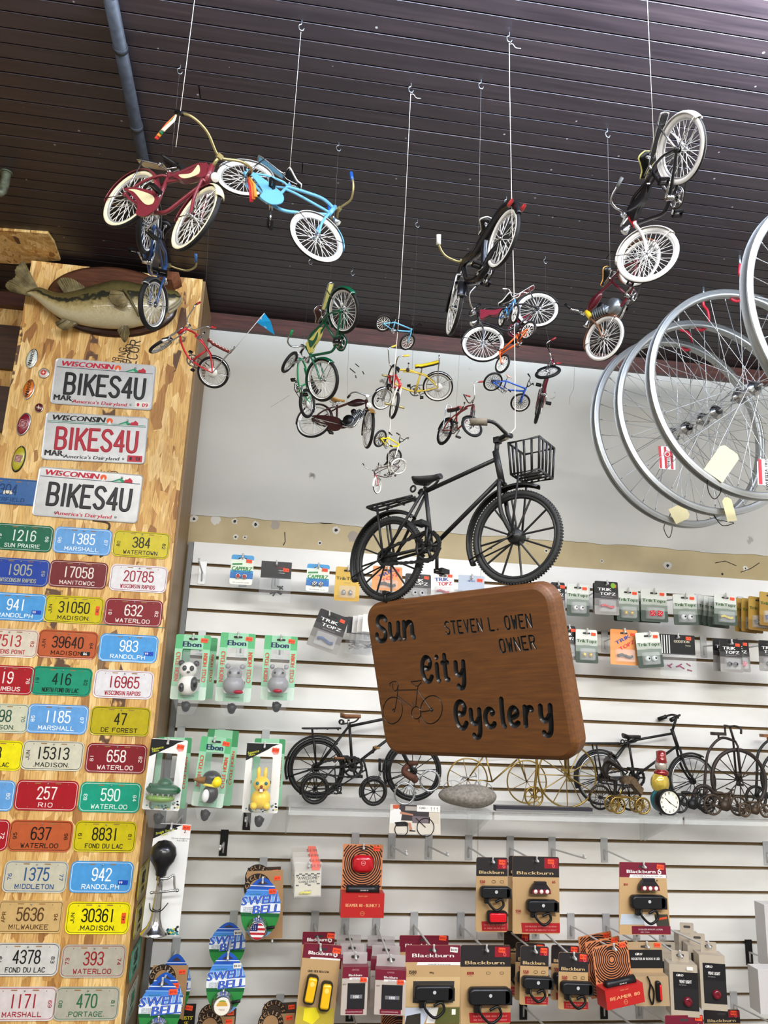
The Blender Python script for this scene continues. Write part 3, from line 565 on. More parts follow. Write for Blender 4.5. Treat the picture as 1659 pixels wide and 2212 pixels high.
    def headlight(s, p, m=CHROME, r=.13, lens=None):
        b = s.mb(m, True); p = Vector(p) + s.fh; b.lathe([(.02, -.26), (r * .7, -.16), (r, 0), (r, .05)], p, 'x', 14); o = b.obj('headlight', s.t)
        b = s.mb(lens or mat((230, 230, 220), .1), True); b.lathe([(r * .92, .05), (r * .6, .09), (.01, .10)], p, 'x', 14); b.obj('lens', o); return o
def grow(pts, r, n=14):                                    # smooth closed outline from control points
    return [(p.x, p.z) for p in spl([(a, 0, c) for a, c in pts], 5, True)]
def cruiser(f, name, label, col, col2=None, wall=WWALL, tank=None, tank2=None, fend=CHROME, ftip=None, rackm=None, guard=None, guard2=None, sad=BLACK, sadedge=None, grip=BLACK, barm=CHROME, barpts=None,
            fendspan=True, seat=(.78, 1.42), head=True, motor=False, tr=.085, wl=(.36, .98), sp=32, spr=.0115, tanktop=False, ang=.5, group='hanging model bicycles', sadlen=.8, spm=None, forkm=None):
    B = Bike(f, name, label, 'model bicycle', group); L = B.L; k = B.sx; bb = Vector((1.38 * k, 0, -.16)); st = Vector((.98 * k, 0, .98)); ht = B.axis(1.62); hb = B.axis(1.16)
    B.wheel(False, tr, wall, sp=sp, wl=wl, spr=spr, spm=spm); B.wheel(True, tr, wall, sp=sp, wl=wl, spr=spr, spm=spm); r = .062; segs = [([bb, st + Vector((-.06, 0, .16))], r * .95), ([hb - B.ax * .06, ht + B.ax * .05], .085)]
    segs.append(([st, st + Vector((.45, 0, .28)), ht.lerp(st, .35) + Vector((0, 0, .2)), ht - Vector((.02, 0, .05))], r)); segs.append(([bb, bb + Vector((.5, 0, .12)), hb.lerp(bb, .35) + Vector((.02, 0, -.22)), hb], r))
    if not motor: segs.append(([st + Vector((.0, 0, -.18)), st + Vector((.5, 0, -.0)), hb.lerp(st, .3) + Vector((0, 0, .06)), hb + Vector((0, 0, .12))], r * .8))
    for e in (-1, 1):
        segs.append(([(0, e * .2, 0), (.5 * k, e * .17, -.11), bb + Vector((-.12, e * .08, 0))], .045)); segs.append(([(0, e * .2, 0), (.35 * k, e * .2, .52), (.8 * k, e * .12, .9), st + Vector((0, e * .04, 0))], .042)); segs.append(([(-.06, e * .2, 0), (.1, e * .2, 0)], .07))
    B.tubes(col, segs); B.fork(forkm or col, 1.3)
    if fend:
        B.fender(False, fend, 200 if fendspan else 170, 20, .15, .05, None, stay=(195,)); B.fender(True, fend, 190, 42, .15, .05, ftip, stay=(185, 55))
    if tank:
        a, b_, c = st + Vector((.30, 0, .02)), ht, hb; out = grow([(a.x, a.z + .03), (a.x + .5 * k, a.z + .30), (b_.x - .22, b_.z + .02), (b_.x - .08, b_.z - .08), (c.x - .08, c.z + .06), (c.x - .5, c.z - .02), (a.x + .45, a.z - .03)], .1)
        out2 = grow([(a.x + .25, a.z + .08), (a.x + .7 * k, a.z + .22), (b_.x - .42, b_.z - .10), (c.x - .35, c.z + .10), (a.x + .6, a.z + .02)], .1); B.plate(tank, out, -.1, .1, 'tank', tank2, out2 if tank2 else None)
    if guard:
        out = grow([(-.12, .12), (.4 * k, .26), (bb.x, bb.z + .44), (bb.x + .42, bb.z + .12), (bb.x + .30, bb.z - .28), (bb.x - .2, bb.z - .34), (bb.x - .42, bb.z - .04), (.3, .04)], .1)
        out2 = grow([(.15, .13), (.5 * k, .2), (bb.x, bb.z + .32), (bb.x + .2, bb.z + .1), (bb.x - .1, bb.z + .02), (.5, .10)], .1); B.plate(guard, out, -.285, -.25, 'chain_guard', guard2, out2 if guard2 else None)
    B.crank(bb, .34, .5, ang, y=-.30, chain=not guard)
    if rackm: B.rack(CHROME, 1.22, -.72, .55, .15, 'chrome', rackm)
    pts = barpts or [(0 - .72, 0, 1.85), (-.70, -.18, 1.9), (-.62, -.5, 2.05), (-.8, -.78, 2.1), (-1.35, -.88, 2.1)]
    B.bars(barm, pts, .04, grip, stem=(1.6, (pts[0][0], 0, pts[0][2]))); B.saddle(seat[0] * k, seat[1], sad, sadlen, .34, edge=sadedge, post=(.93 * k, 0, 1.1))
    if head: B.headlight((-.28, 0, 1.28 + (1 - B.rf)))
    B.bb = bb; B.st = st; B.ht = ht; B.hb = hb
    return B
def engine(B, c, k=1.0):
    SILV = mat((150, 156, 160), .3, .8, 'engine_alloy'); c = Vector(c); b = B.mb(SILV); b.lathe([(.05, -.2), (.30 * k, -.17), (.34 * k, 0), (.30 * k, .17), (.05, .2)], c, 'y', 18)
    d = Vector((.35, 0, .45)).normalized(); u = Vector((0, 1, 0))
    for i in range(6): p = c + d * (.3 + .09 * i) * k; b.cyl(p, p + d * .045, .24 * k, n=16)
    b.cyl(c, c + d * .85 * k, .17 * k, n=14); o = b.obj('engine', B.t); b = B.mb(CHROME); b.tube(spl([c + d * .5 * k + Vector((.2, -.15, 0)), c + Vector((.55, -.2, .0)), c + Vector((.35, -.22, -.4)), c + Vector((-.5, -.24, -.35)), c + Vector((-1.7, -.26, -.25))], 5), .055, 8); b.obj('exhaust_pipe', o)
    b = B.mb(BLACK); b.lathe([(.02, -.09), (.15, -.08), (.15, .08), (.02, .09)], c + d * .62 * k + Vector((-.32, 0, .1)), 'y', 14); b.lathe([(.02, -.26), (.26 * k, -.25), (.28 * k, -.2), (.02, -.2)], c, 'y', 18); b.obj('carburettor', o); return o
def krate(f, name, label, col, seatm, wall=WWALL, wl=(.72, .95), grip=BLACK, fend=CHROME, seat2=None, short=False, barh=2.9, group='hanging model bicycles', forkm=CHROME, sissy=True, sp=24):
    B = Bike(f, name, label, 'model bicycle', group); k = B.L / 3.7; bb = Vector((1.5 * k, 0, -.1)); st = Vector((1.0 * k, 0, 1.0)); zf = B.rf + 1; ht = B.axis(1.42); hb = B.axis(1.0)
    B.wheel(False, .11, wall, sp=sp, wl=wl, spr=.016); B.wheel(True, .10, wall, sp=sp, wl=wl, spr=.016); r = .065
    segs = [([bb, st], r), ([hb - B.ax * .08, ht + B.ax * .06], .1), ([st, st + Vector((.5, 0, .32)), ht.lerp(st, .35) + Vector((0, 0, .22)), ht], r), ([bb, bb + Vector((.45, 0, .18)), hb.lerp(bb, .35) + Vector((.08, 0, -.14)), hb], r)]
    for e in (-1, 1):
        segs.append(([(0, e * .2, 0), (.7, e * .16, -.07), bb + Vector((-.1, e * .08, 0))], .045)); segs.append(([(0, e * .2, 0), (.3, e * .2, .45), (.65 * k, e * .14, .85), st + Vector((.25, e * .05, .16)), ht.lerp(st, .4) + Vector((0, e * .05, .12))], .045))
    B.tubes(col, segs)
    a = B.axis(1.0); segs = []
    for e in (-1, 1):
        segs.append(([B.axis(1.36) + Vector((.06, e * .14, 0)), B.fh + Vector((.05, e * .17, .1)), B.fh + Vector((0, e * .17, 0))], .04)); segs.append(([B.axis(.95) + Vector((-.03, e * .13, 0)), B.fh + Vector((-.08, e * .15, .12)), B.fh + Vector((0, e * .17, 0))], .035))
    for z in (.95, 1.36): segs.append(([B.axis(z) + Vector((.04, -.16, 0)), B.axis(z) + Vector((.04, .16, 0))], .05))
    B.tubes(forkm, segs, 'springer_fork', front=True)
    if fend: B.fender(False, fend, 165, 55, .15, .05, None, stay=(160,)); B.fender(True, fend, 150, 60, .14, .05)
    q = [(-1.02, 0, 1.95), (-1.0, -.22, 1.96), (-1.02, -.42, 2.15), (-1.15, -.62, barh - .1), (-1.28, -.74, barh + .06), (-1.78, -.86, barh)]; zf = 1 - B.rf; q = [(x, y, z + zf * 0) for x, y, z in q]
    B.bars(CHROME, q, .04, grip, stem=(1.4, (q[0][0], 0, q[0][2])), gl=.4)
    b = B.mb(seatm); rows = []; N = 14
    for i in range(N + 1):
        u = i / N; x = -.35 + 1.6 * u * k; z = 1.55 + .10 * (1 - u) + (.06 if u > .85 else 0) + .12 * max(0, .3 - u); ww = .20 * (math.sin(min(1, u / .1 + .3) * PI / 2)) * (1 - .35 * u); q = []
        for j in range(12): t = 2 * PI * j / 12; q.append((x, ww * math.cos(t), z + (.08 if math.sin(t) > 0 else .14) * math.sin(t)))
        rows.append(q)
    b.loft(rows); so = b.obj('banana_seat', B.t)
    if seat2:
        b = B.mb(seat2)
        for i in range(N - 1):
            for j in range(1, 5):
                if (i + j) % 2: q = [Vector(rows[i][j]), Vector(rows[i + 1][j]), Vector(rows[i + 1][j + 1]), Vector(rows[i][j + 1])]; i0 = b.addv([v + Vector((0, 0, .012)) for v in q]); b.addf([(i0, i0 + 1, i0 + 2, i0 + 3)])
        b.obj('checked_cover', so)
    else:
        b = B.mb(mat((50, 48, 46), .6)); b.loft([[(x, y * .96, z - .05) for x, y, z in r_[6:] + r_[:1]] for r_ in rows], True, False); b.obj('seat_underside', so)
    b = B.mb(CHROME); b.tube([(1.0 * k, 0, .95), (.78 * k, 0, 1.5)], .045, 8); hz = 2.0 if sissy else 1.75
    b.tube(spl([(0, .22, 0), (-.16, .22, 1.0), (-.30, .22, 1.6), (-.36, .18, hz), (-.36, -.18, hz), (-.30, -.22, 1.6), (-.16, -.22, 1.0), (0, -.22, 0)], 5), .035, 8); b.obj('sissy_bar', B.t)
    B.crank(bb, .36, .5, .7, y=-.25); b = B.mb(CHROME); c = st + Vector((.75 * k, 0, .42)); b.cyl(c - Vector((0, .1, 0)), c + Vector((0, .1, 0)), .12, n=12); b.tube([c, c + Vector((-.12, 0, .4))], .025, 6); b.use(BLACK).ball(c + Vector((-.12, 0, .42)), .06); b.obj('gear_shifter', B.t)
    b = B.mb(WHITE if col != BLACK else CHROME); b.lathe([(.02, -.06), (.3, -.05), (.3, .05), (.02, .06)], (0, .16, 0), 'y', 16); b.obj('brake_drum', B.t)
    B.bb = bb; return B
def bmx(f, name, label, col, spm=WHITE, forkm=None, wall=None, grip=BLACK, barm=BLACK, seatm=BLACK, sp=18, group='hanging model bicycles', bars=True, pegs=None, seat=True, tr=.12, spr=.028, wl=(.7, .98), rimm=WHITE):
    B = Bike(f, name, label, 'model bicycle', group); k = B.L / 3.7; bb = Vector((1.4 * k, 0, .02)); st = Vector((.98 * k, 0, .82)); ht = B.axis(1.42); hb = B.axis(1.12); r = .085
    for fr in (False, True): B.wheel(fr, tr, wall, sp=sp, spm=spm, spr=spr, rim=rimm, hub=.12, wl=wl, cross=False)
    segs = [([bb, st + Vector((-.03, 0, .1))], r * .9), ([hb - B.ax * .05, ht + B.ax * .06], .11), ([st, ht - Vector((0, 0, .04))], r), ([bb, hb], r * 1.1)]
    for e in (-1, 1): segs += [([(0, e * .2, 0), bb + Vector((-.12, e * .1, 0))], .06), ([(0, e * .2, 0), st + Vector((-.04, e * .06, -.03))], .055), ([(-.08, e * .21, 0), (.1, e * .21, 0)], .09)]
    B.tubes(col, segs); B.fork(forkm or col, 1.3, .19, .065, 0.02)
    if bars:
        z = 2.4; q = [(-.72, 0, 1.72), (-.72, -.2, 1.73), (-.74, -.38, 1.86), (-.80, -.62, 2.28), (-.84, -.8, 2.4), (-.98, -1.22, 2.4)]; o, P, Lh = B.bars(barm, q, .045, grip, stem=(1.45, (-.70, 0, 1.70)), gl=.42, gr=.075); b = B.mb(barm, True); b.tube([P[3].lerp(P[2], .4), Lh[3].lerp(Lh[2], .4)], .035, 6); b.obj('crossbar', o)
        b = B.mb(BLACK, True)
        for Q in (P, Lh): b.tube([Q[-1] + Vector((.05, (1 if Q is Lh else -1) * -.42, -.02)), Q[-1] + Vector((.22, (1 if Q is Lh else -1) * -.05, -.1))], .022, 6)
        b.obj('brake_lever', o)
    if seat: B.saddle(.86 * k, 1.32, seatm, .72, .17, .12, post=(st.x - .02, 0, st.z), tilt=.12, springs=False)
    B.crank(bb, .3, .45, .8, y=-.24, m=CHROME if col != BLACK else STEEL)
    if pegs:
        b = B.mb(pegs)
        for e in (-1, 1): b.cyl((0, e * .25, 0), (0, e * .75, 0), .085, n=10)
        b.obj('peg', B.t)
        b = B.mb(pegs, True)
        for e in (-1, 1): b.cyl(B.fh + Vector((0, e * .25, 0)), B.fh + Vector((0, e * .75, 0)), .085, n=10)
        b.obj('peg', B.t)
    return B
# ---------------------------------------------------------------- hanging model bicycles
def P_(*c, **k): return mat(c, k.get('r', .28), k.get('m', .0), coat=k.get('coat', .5))
CREAM = mat((222, 212, 170), .4); GOLDBAR = mat((176, 162, 112), .35, .7, 'brassy_bar')
g_ = 'hanging model bicycles'
MAROON = P_(122, 44, 54)
B1 = cruiser(FIT['H1'], 'model_cruiser_bicycle', 'maroon and cream model cruiser with grip streamers hanging at upper left', MAROON, wall=CREAMW, tank=MAROON, tank2=CREAM, fend=MAROON, ftip=CREAM, rackm=CREAM, guard=MAROON, guard2=CREAM, barm=GOLDBAR,
   barpts=[(-.72, 0, 1.95), (-.72, -.15, 1.98), (-.75, -.6, 2.25), (-.95, -1.05, 2.35), (-1.45, -1.25, 2.35)], forkm=MAROON, ang=1.2)
for sd, cs in ((-1, ((214, 60, 50), (226, 150, 60), (40, 130, 90), (228, 220, 190))), (1, ((200, 40, 60), (230, 120, 50), (226, 150, 60)))):   # grip streamers
    e = B1.WF(Vector((-1.5, sd * 1.25, 2.33)) + B1.fh); s_ = B1.t; grp = thing('grip_streamer', '', '', I4); grp.parent = s_; grp.matrix_parent_inverse = s_.matrix_world.inverted()
    for i, c in enumerate(cs):
        b = MB(); b.use(mat(c, .6)); q = (e + Vector((-.03 * (i - 1.0) * .4 - .02 * (sd < 0), .0, -.05)), e + Vector(((-.030 if sd < 0 else .012) + .004 * i, -.004 * i, -.058 + .003 * i)))
        b.tube([e, e.lerp(q[1], .5) + Vector((.002 * i, 0, .004)), q[1]], [.0015, .0028, .004], 6, flat=.4); o = b.obj('ribbon_strand', grp)
LBLUE = P_(112, 182, 222)
B2 = cruiser(FIT['H2'], 'model_cruiser_bicycle', 'light blue model cruiser with white tyres hanging right of the maroon one', LBLUE, wall=WHITE, fend=mat((214, 218, 220), .25, .4), ftip=LBLUE, rackm=LBLUE, guard=LBLUE, guard2=None, sadedge=WHITE, grip=P_(40, 96, 190), barm=GOLDBAR, wl=(.1, 1.3), ang=2.4,
   barpts=[(-.72, 0, 1.75), (-.70, -.2, 1.8), (-.66, -.55, 1.95), (-.95, -.85, 2.1), (-1.35, -.85, 2.35)])
DBLUE = P_(38, 74, 128)
B3 = cruiser(FIT['H3'], 'model_cruiser_bicycle', 'dark blue model bicycle with wicker basket hanging nose down before the fish', DBLUE, wall=WWALL, wl=(.62, .95), fend=STEEL, grip=P_(52, 96, 150), barm=GOLDBAR, guard=CHROME, tr=.10, head=True,
   barpts=[(-.72, 0, 1.8), (-.6, -.3, 1.85), (-.5, -.7, 1.95), (-.7, -1.08, 2.0), (-1.1, -1.15, 2.05)])
b = MB(); b.m = B3.F; b.use(mat((128, 78, 48), .7, 0, 'wicker', .3, 200)); c0 = B3.fh + Vector((-.42, 0, 1.30)); b.m = B3.F @ Matrix.Translation(c0) @ Matrix.Scale(.72, 4) @ Matrix.Translation(-c0)
for i in range(9): z = i / 8; b.tube([c0 + Vector((.32 + dx * (.30 + .1 * z), dy * (.42 + .12 * z), .6 * z)) for dx, dy in ((-1, -1), (0, -1.02), (1, -1), (1.03, 0), (1, 1), (0, 1.02), (-1, 1))], .045, 6, closed=True)
b.box(c0 + Vector((.32, 0, 0)), (.6, .84, .05)); b.obj('wicker_basket', B3.t)
RED = P_(196, 30, 38)
CHK = mat((238, 226, 214), .6)
B4 = krate(FIT['H4'], 'model_lowrider_bicycle', 'red model high-handlebar bicycle with checkered banana seat and blue flag', RED, mat((120, 50, 40), .6), grip=RED, seat2=CHK)
b = MB(); b.m = B4.K; b.use(WHITE); a, e = Vector((-.33, -.22, 1.5)), Vector((-.95, -.22, 4.75)); b.tube([a, e], .022, 6); fo = b.obj('flag_pole', B4.t)
b = MB(); b.m = B4.K; b.use(mat((20, 156, 218), .6)); q = [e, e - Vector((-.14, 0, .72)), e + Vector((-.62, -.1, -.78)), e + Vector((-1.15, 0, -.80)), e + Vector((-.55, .1, -.2))]
b.loft([[v + Vector((0, t, 0)) for v in q] for t in (-.012, .012)], True, False); fl = b.obj('pennant', fo)
b = MB(); b.m = B4.K @ Matrix.Translation(e) @ Matrix.Rotation(math.pi, 4, 'Z') @ Matrix.Rotation(.55, 4, 'Y'); b.use(WHITE); text(b, 'Show us yo', .45, -.32, .11, -.03); text(b, 'Show us yo', .45, -.32, .11, .115); b.obj('lettering', fl)
GREEN = P_(8, 92, 62); YEL = P_(224, 212, 112)
B5 = cruiser(FIT['H5'], 'model_cruiser_bicycle', 'dark green and yellow model cruiser hanging nose down over the white wall', GREEN, wall=WWALL, wl=(.72, .95), tank=YEL, tank2=GREEN, fend=GREEN, ftip=None, rackm=YEL, guard=GREEN, sad=mat((70, 40, 36), .5), sadedge=CHROME, grip=P_(20, 140, 84), ang=.9,
   barpts=[(-.75, 0, 1.9), (-.68, -.2, 1.95), (-.6, -.5, 2.1), (-.8, -.72, 2.2), (-1.3, -.74, 2.15)])
B6 = krate(FIT['H6'], 'model_lowrider_bicycle', 'bright green model lowrider hanging behind the front wheel of the green cruiser', P_(22, 146, 84), BLACK, wl=(.8, .9), wall=None)
BROWN = P_(62, 32, 28); TAN = mat((196, 150, 84), .5)
B7 = cruiser(FIT['H7'], 'model_motor_bicycle', 'brown model motor bicycle with tan saddle and grey engine hanging left of centre', BROWN, wall=WWALL, wl=(.45, 1.1), fend=BROWN, ftip=TAN, sad=TAN, motor=True, guard=BROWN, head=True, forkm=CHROME, barm=STEEL, ang=.2,
   barpts=[(-.72, 0, 1.85), (-.70, -.2, 1.9), (-.80, -.55, 2.0), (-1.1, -.75, 2.0), (-1.6, -.8, 1.9)])
def gastank(B, m, m2=None):
    b = B.mb(m); rows = []
    for i in range(11):
        u = i / 10; x = 1.55 + 1.0 * u; h = .19 * math.sin(PI * min(1, .12 + u * .95)) ** .6; z = 1.30 + .22 * u; rows.append([(x * B.sx, .15 * math.cos(2 * PI * j / 12) * h / .19, z + h * math.sin(2 * PI * j / 12)) for j in range(12)])
    b.loft(rows); return b.obj('fuel_tank', B.t)
engine(B7, (1.95 * B7.sx, 0, .28)); gastank(B7, P_(48, 22, 24))
SKY = P_(104, 178, 214)
B8 = bmx(FIT['H8'], 'model_bmx_bicycle', 'light blue model BMX, uppermost bike on the white cord', SKY)
YELK = P_(236, 204, 40)
B9 = krate(FIT['H9'], 'model_lowrider_bicycle', 'yellow model lowrider with yellow banana seat hanging against the white wall', P_(222, 192, 70), P_(244, 214, 30), grip=P_(236, 204, 60), wl=(.55, .95))
B10 = bmx(FIT['H10'], 'model_bmx_bicycle', 'small red model BMX with gold pegs overlapping the yellow lowrider', P_(190, 40, 48), pegs=GOLDBAR, bars=False, forkm=WHITE)
B11 = bmx(FIT['H11'], 'model_bmx_bicycle', 'bright yellow model BMX low on the white cord', P_(246, 222, 20), spm=BLACK, rimm=CHROME, spr=.03, wall=None, seat=True, forkm=WHITE)
B12 = cruiser(FIT['H12'], 'model_chopper_bicycle', 'tiny black and red model chopper, lowest bike on the white cord', P_(52, 24, 26), wall=WWALL, wl=(.4, 1.1), fend=WHITE, barm=CHROME, head=False, forkm=P_(190, 60, 70), sp=20, spr=.02, barpts=[(-.72, 0, 1.9), (-.75, -.3, 2.0), (-.8, -.8, 2.3), (-1.0, -1.05, 2.8)])
DRED = P_(150, 44, 38)
B13 = krate(FIT['H13'], 'model_lowrider_bicycle', 'dull red model lowrider hanging right of the yellow one above the black sculpture', DRED, P_(176, 56, 48), wall=None, grip=P_(186, 52, 48), fend=BLACK, forkm=STEEL)
# bullet-shaped black bicycle with a moulded shell frame
def shell_bike(f, name, label):
    B = Bike(f, name, label, 'model bicycle', g_); L = B.L; k = L / 3.3; BLK = mat((24, 25, 28), .22, 0, 'black_gloss_shell', coat=.6)
    for fr in (False, True): B.wheel(fr, .085, WWALL, sp=30, wl=(.35, 1.05))
    b = B.mb(BLK); ht = B.axis(1.35)
    b.tube(spl([(-.98, 0, .15), (-.82, 0, .78), (-.2, 0, 1.18), (.7, 0, 1.2), (1.6 * k, 0, 1.12), (ht.x - .3, 0, 1.42), (ht.x + .25, 0, 1.22), (ht.x + .75, 0, .62)], 8), [.09 + .11 * min(1, i / 14) if i < 36 else max(.03, .20 - .009 * (i - 36)) for i in range(57)], 12, flat=.95)
    b.tube(spl([ht - Vector((.15, 0, .1)), (2.3 * k, 0, .45), (1.75 * k, 0, -.12), (1.3 * k, 0, -.2), (.7, 0, .0), (0, -.02, .0), (-.5, 0, .25)], 8), [.09 + .07 * math.sin(PI * i / 48) for i in range(49)], 12)
    b.tube(spl([(1.25 * k, 0, -.1), (1.15 * k, 0, .5), (1.0 * k, 0, 1.1)], 5), .12, 12); b.obj('shell_frame', B.t)
    for e in (-1, 1): b = B.mb(P_(200, 60, 60)); b.lathe([(.01, -.2), (.06, -.14), (.07, .0), (.07, .1)], (-.9, e * .24, .62), 'x', 10); b.obj('tail_light', B.t)
    B.fender(True, BLK, 200, 35, .2, .05); B.fork(CHROME, 1.3, .2)
    B.bars(GOLDBAR, [(-.7, 0, 1.75), (-.68, -.25, 1.75), (-.75, -.7, 1.85), (-1.0, -1.0, 2.05), (-1.15, -1.05, 2.25)], .045, WHITE, stem=(1.45, (-.7, 0, 1.75)), gl=.36, gr=.09)
    B.saddle(.85 * k, 1.6, BLACK, .75, .34, edge=WHITE, post=(1.0 * k, 0, 1.1)); B.crank((1.4 * k, 0, -.18), .32, .5, .4, y=-.3); return B
B14 = shell_bike(FIT['H14'], 'model_shell_bicycle', 'black model bicycle with a moulded shell frame and twin red tail lights')
MRED = P_(128, 26, 44)
B15 = cruiser(FIT['H15'], 'model_cruiser_bicycle', 'black and maroon model cruiser with whitewall tyres right of centre', P_(30, 26, 30), wall=WWALL, wl=(.3, 1.1), tank=MRED, tank2=None, fend=mat((70, 72, 74), .3, .6), rackm=MRED, guard=MRED, barm=CHROME, sad=BLACK, sadedge=WHITE, forkm=CHROME, ang=2.2,
   barpts=[(-.72, 0, 1.75), (-.72, -.15, 1.8), (-.68, -.42, 2.0), (-.9, -.7, 2.35), (-1.55, -.78, 2.5)])
o16 = at(1112.6, 678, 1.243) - .0666 * Vector((.10, -.93, -.35)); f16 = dict(O=list(o16), R=[[.10, .99, .05], [-.93, .11, -.35], [-.35, -.01, .935]], s=.0185, L=3.6, d=0.0, rf=1.0, ang=71, off=.16)
B16 = bmx(f16, 'model_bmx_bicycle', 'small blue model BMX facing the camera in front of the maroon cruiser', P_(60, 140, 210), forkm=CHROME, barm=CHROME, grip=WHITE, sp=16)
B17 = bmx(FIT['H17'], 'model_bmx_bicycle', 'orange model BMX tied to the rope above the blue one', P_(236, 104, 36), bars=True, seat=False)
B18 = bmx(FIT['H18'], 'model_bmx_bicycle', 'royal blue model BMX with black spokes tied to the rope above the sculpture', P_(36, 84, 180), spm=mat((40, 40, 42), .4, .6), sp=30, spr=.018, wall=WHITE, wl=(.75, 1.2), seatm=mat((206, 150, 130), .5), tr=.1)
B19 = krate(FIT['H19'], 'model_lowrider_bicycle', 'maroon model lowrider seen end-on with its front wheel turned sideways', P_(122, 24, 48), BLACK, wall=None, grip=P_(150, 34, 44), fend=BLACK, forkm=STEEL)
BLK2 = P_(22, 22, 26)
B20 = cruiser(FIT['H20'], 'model_cruiser_bicycle', 'black model cruiser with white fenders and fat whitewalls at upper right', BLK2, wall=WHITE, wl=(.15, 1.25), fend=WHITE, tank=BLK2, tank2=None, rackm=BLK2, sad=BLACK, sadedge=P_(228, 222, 130), grip=mat((90, 92, 90), .5), forkm=WHITE, barm=CHROME, ang=.0,
   barpts=[(-.72, 0, 1.75), (-.72, -.2, 1.78), (-.62, -.5, 1.9), (-.7, -.78, 2.05), (-1.3, -.9, 2.15)])
b = B20.mb(RED); b.tube([B20.axis(1.1), B20.axis(1.5)], .095, 10); b.obj('head_badge', B20.t)
B21 = cruiser(FIT['H21'], 'model_motor_bicycle', 'maroon model motor bicycle with chrome engine below the black cruiser', P_(96, 24, 36), wall=WWALL, wl=(.2, 1.2), fend=mat((120, 72, 44), .4), sad=BLACK, sadedge=mat((216, 160, 80), .5), motor=True, guard=None, forkm=mat((150, 110, 80), .35, .5), barm=CHROME, ang=.5,
   barpts=[(-.72, 0, 1.85), (-.74, -.2, 1.9), (-.70, -.45, 2.1), (-.78, -.6, 2.3)])
engine(B21, (1.95 * B21.sx, 0, .28), 1.15); gastank(B21, P_(84, 16, 28)); b = B21.mb(P_(240, 206, 40)); b.tube([B21.axis(1.15), B21.axis(1.6)], .12, 10); b.obj('yellow_head_tube', B21.t)
# ---------------------------------------------------------------- cords and wires from the ceiling
CORD = mat((226, 222, 210), .6, 0, 'white_cord'); WIRE = mat((150, 146, 140), .4, .5, 'thin_wire'); DWIRE = mat((96, 88, 84), .5, .4, 'dark_wire')
def wire(ptop, pbots, Y, m, r, label, hook=True, end=None, loose=False):
    r *= .55
    top = atz(*ptop, ZC); top.y = top.y if hook else Y; t = thing('hanging_cord', label, 'cord', Matrix.Translation((top.x, top.y, ZC)), 'cords holding the model bicycles')
    if not hook: top = at(*ptop, Y); top.z = ZC; t.matrix_world = Matrix.Translation(top)
    o = Vector((top.x, top.y, ZC)); pts = [Vector((0, 0, -.028 if hook else 0))]
    for p in pbots: q = at(*p, o.y) - o; pts.append(Vector((q.x, 0, q.z)))
    if end is not None: pts.append(Vector(end) - o)
    b = MB(); b.use(m).tube(pts, r, 6)
    if loose: b.tube(spl([(0, 0, -.03), (.006, -.004, -.032), (.012, -.006, -.042), (.022, -.008, -.044)], 4), r * .8, 6)
    b.obj('cord', t)
    if hook: b = MB(); b.use(STEEL).tube(spl([(0, 0, .002), (0, 0, -.008), (-.005, 0, -.012), (-.003, 0, -.022), (.003, 0, -.024), (.006, 0, -.018)], 4), .0011 if m is not DWIRE else .0007, 6); b.obj('screw_hook', t)
wire((421, -6), [(380, 318)], 1.30, CORD, .0011, 'bright cord holding the maroon and cream cruiser', False)
wire((390, 140), [(371, 332)], 1.5, DWIRE, .0006, 'faint dark wire running down behind the maroon cruiser')
wire((652, 45), [(626, 368)], 1.31, CORD, .0008, 'thin cord from a ceiling hook to the saddle of the light blue cruiser')
wire((732, 308), [(724, 440), (713, 602)], 1.65, DWIRE, .0007, 'dark wire behind the light blue handlebar down to the green cruiser')
wire((888, 180), [(876, 440), (862, 680), (857, 740), (846, 880), (842, 932), (838, 1020)], 1.43, CORD, .0011, 'knotted white cord with four little bikes tied below one another', True, None, True)
wire((1039, 172), [(1034, 510)], 1.39, WIRE, .0007, 'thin wire holding the black shell-framed bicycle')
wire((1312, 278), [(1318, 590)], 1.48, WIRE, .0007, 'thin wire from a hook down to the maroon motor bicycle')
wire((1398, -6), [(1412, 308)], 1.12, CORD, .0009, 'bright cord holding the black cruiser with white fenders', False)
wire((1178, 554), [(1178, 700)], 2.02, DWIRE, .0006, 'faint wire above the end-on maroon lowrider', True, B19.W(B19.axis(1.42)))
wire((902, 475), [(892, 740), (890, 800)], 1.92, DWIRE, .0006, 'faint wire above the yellow lowrider')
wire((455, 440), [(440, 690)], 1.75, DWIRE, .0006, 'faint wire from the ceiling to the red lowrider handlebar')
wire((671, 556), [(664, 660)], 1.8, DWIRE, .0006, 'faint wire from the ceiling to the bright green lowrider', True, B6.W(B6.axis(1.42)))
wire((762, 580), [(755, 700)], 1.9, DWIRE, .0006, 'faint wire from the ceiling to the brown motor bicycle', True, B7.W(B7.st + Vector((.45, 0, .3))))
wire((998, 640), [(997, 700)], 1.95, DWIRE, .0006, 'faint wire from the ceiling to the dull red lowrider', True, B13.W((.8, 0, 1.5)))
wire((1094, 425), [(1091, 655)], 1.62, WIRE, .0006, 'thin wire from the ceiling to the saddle of the maroon cruiser')
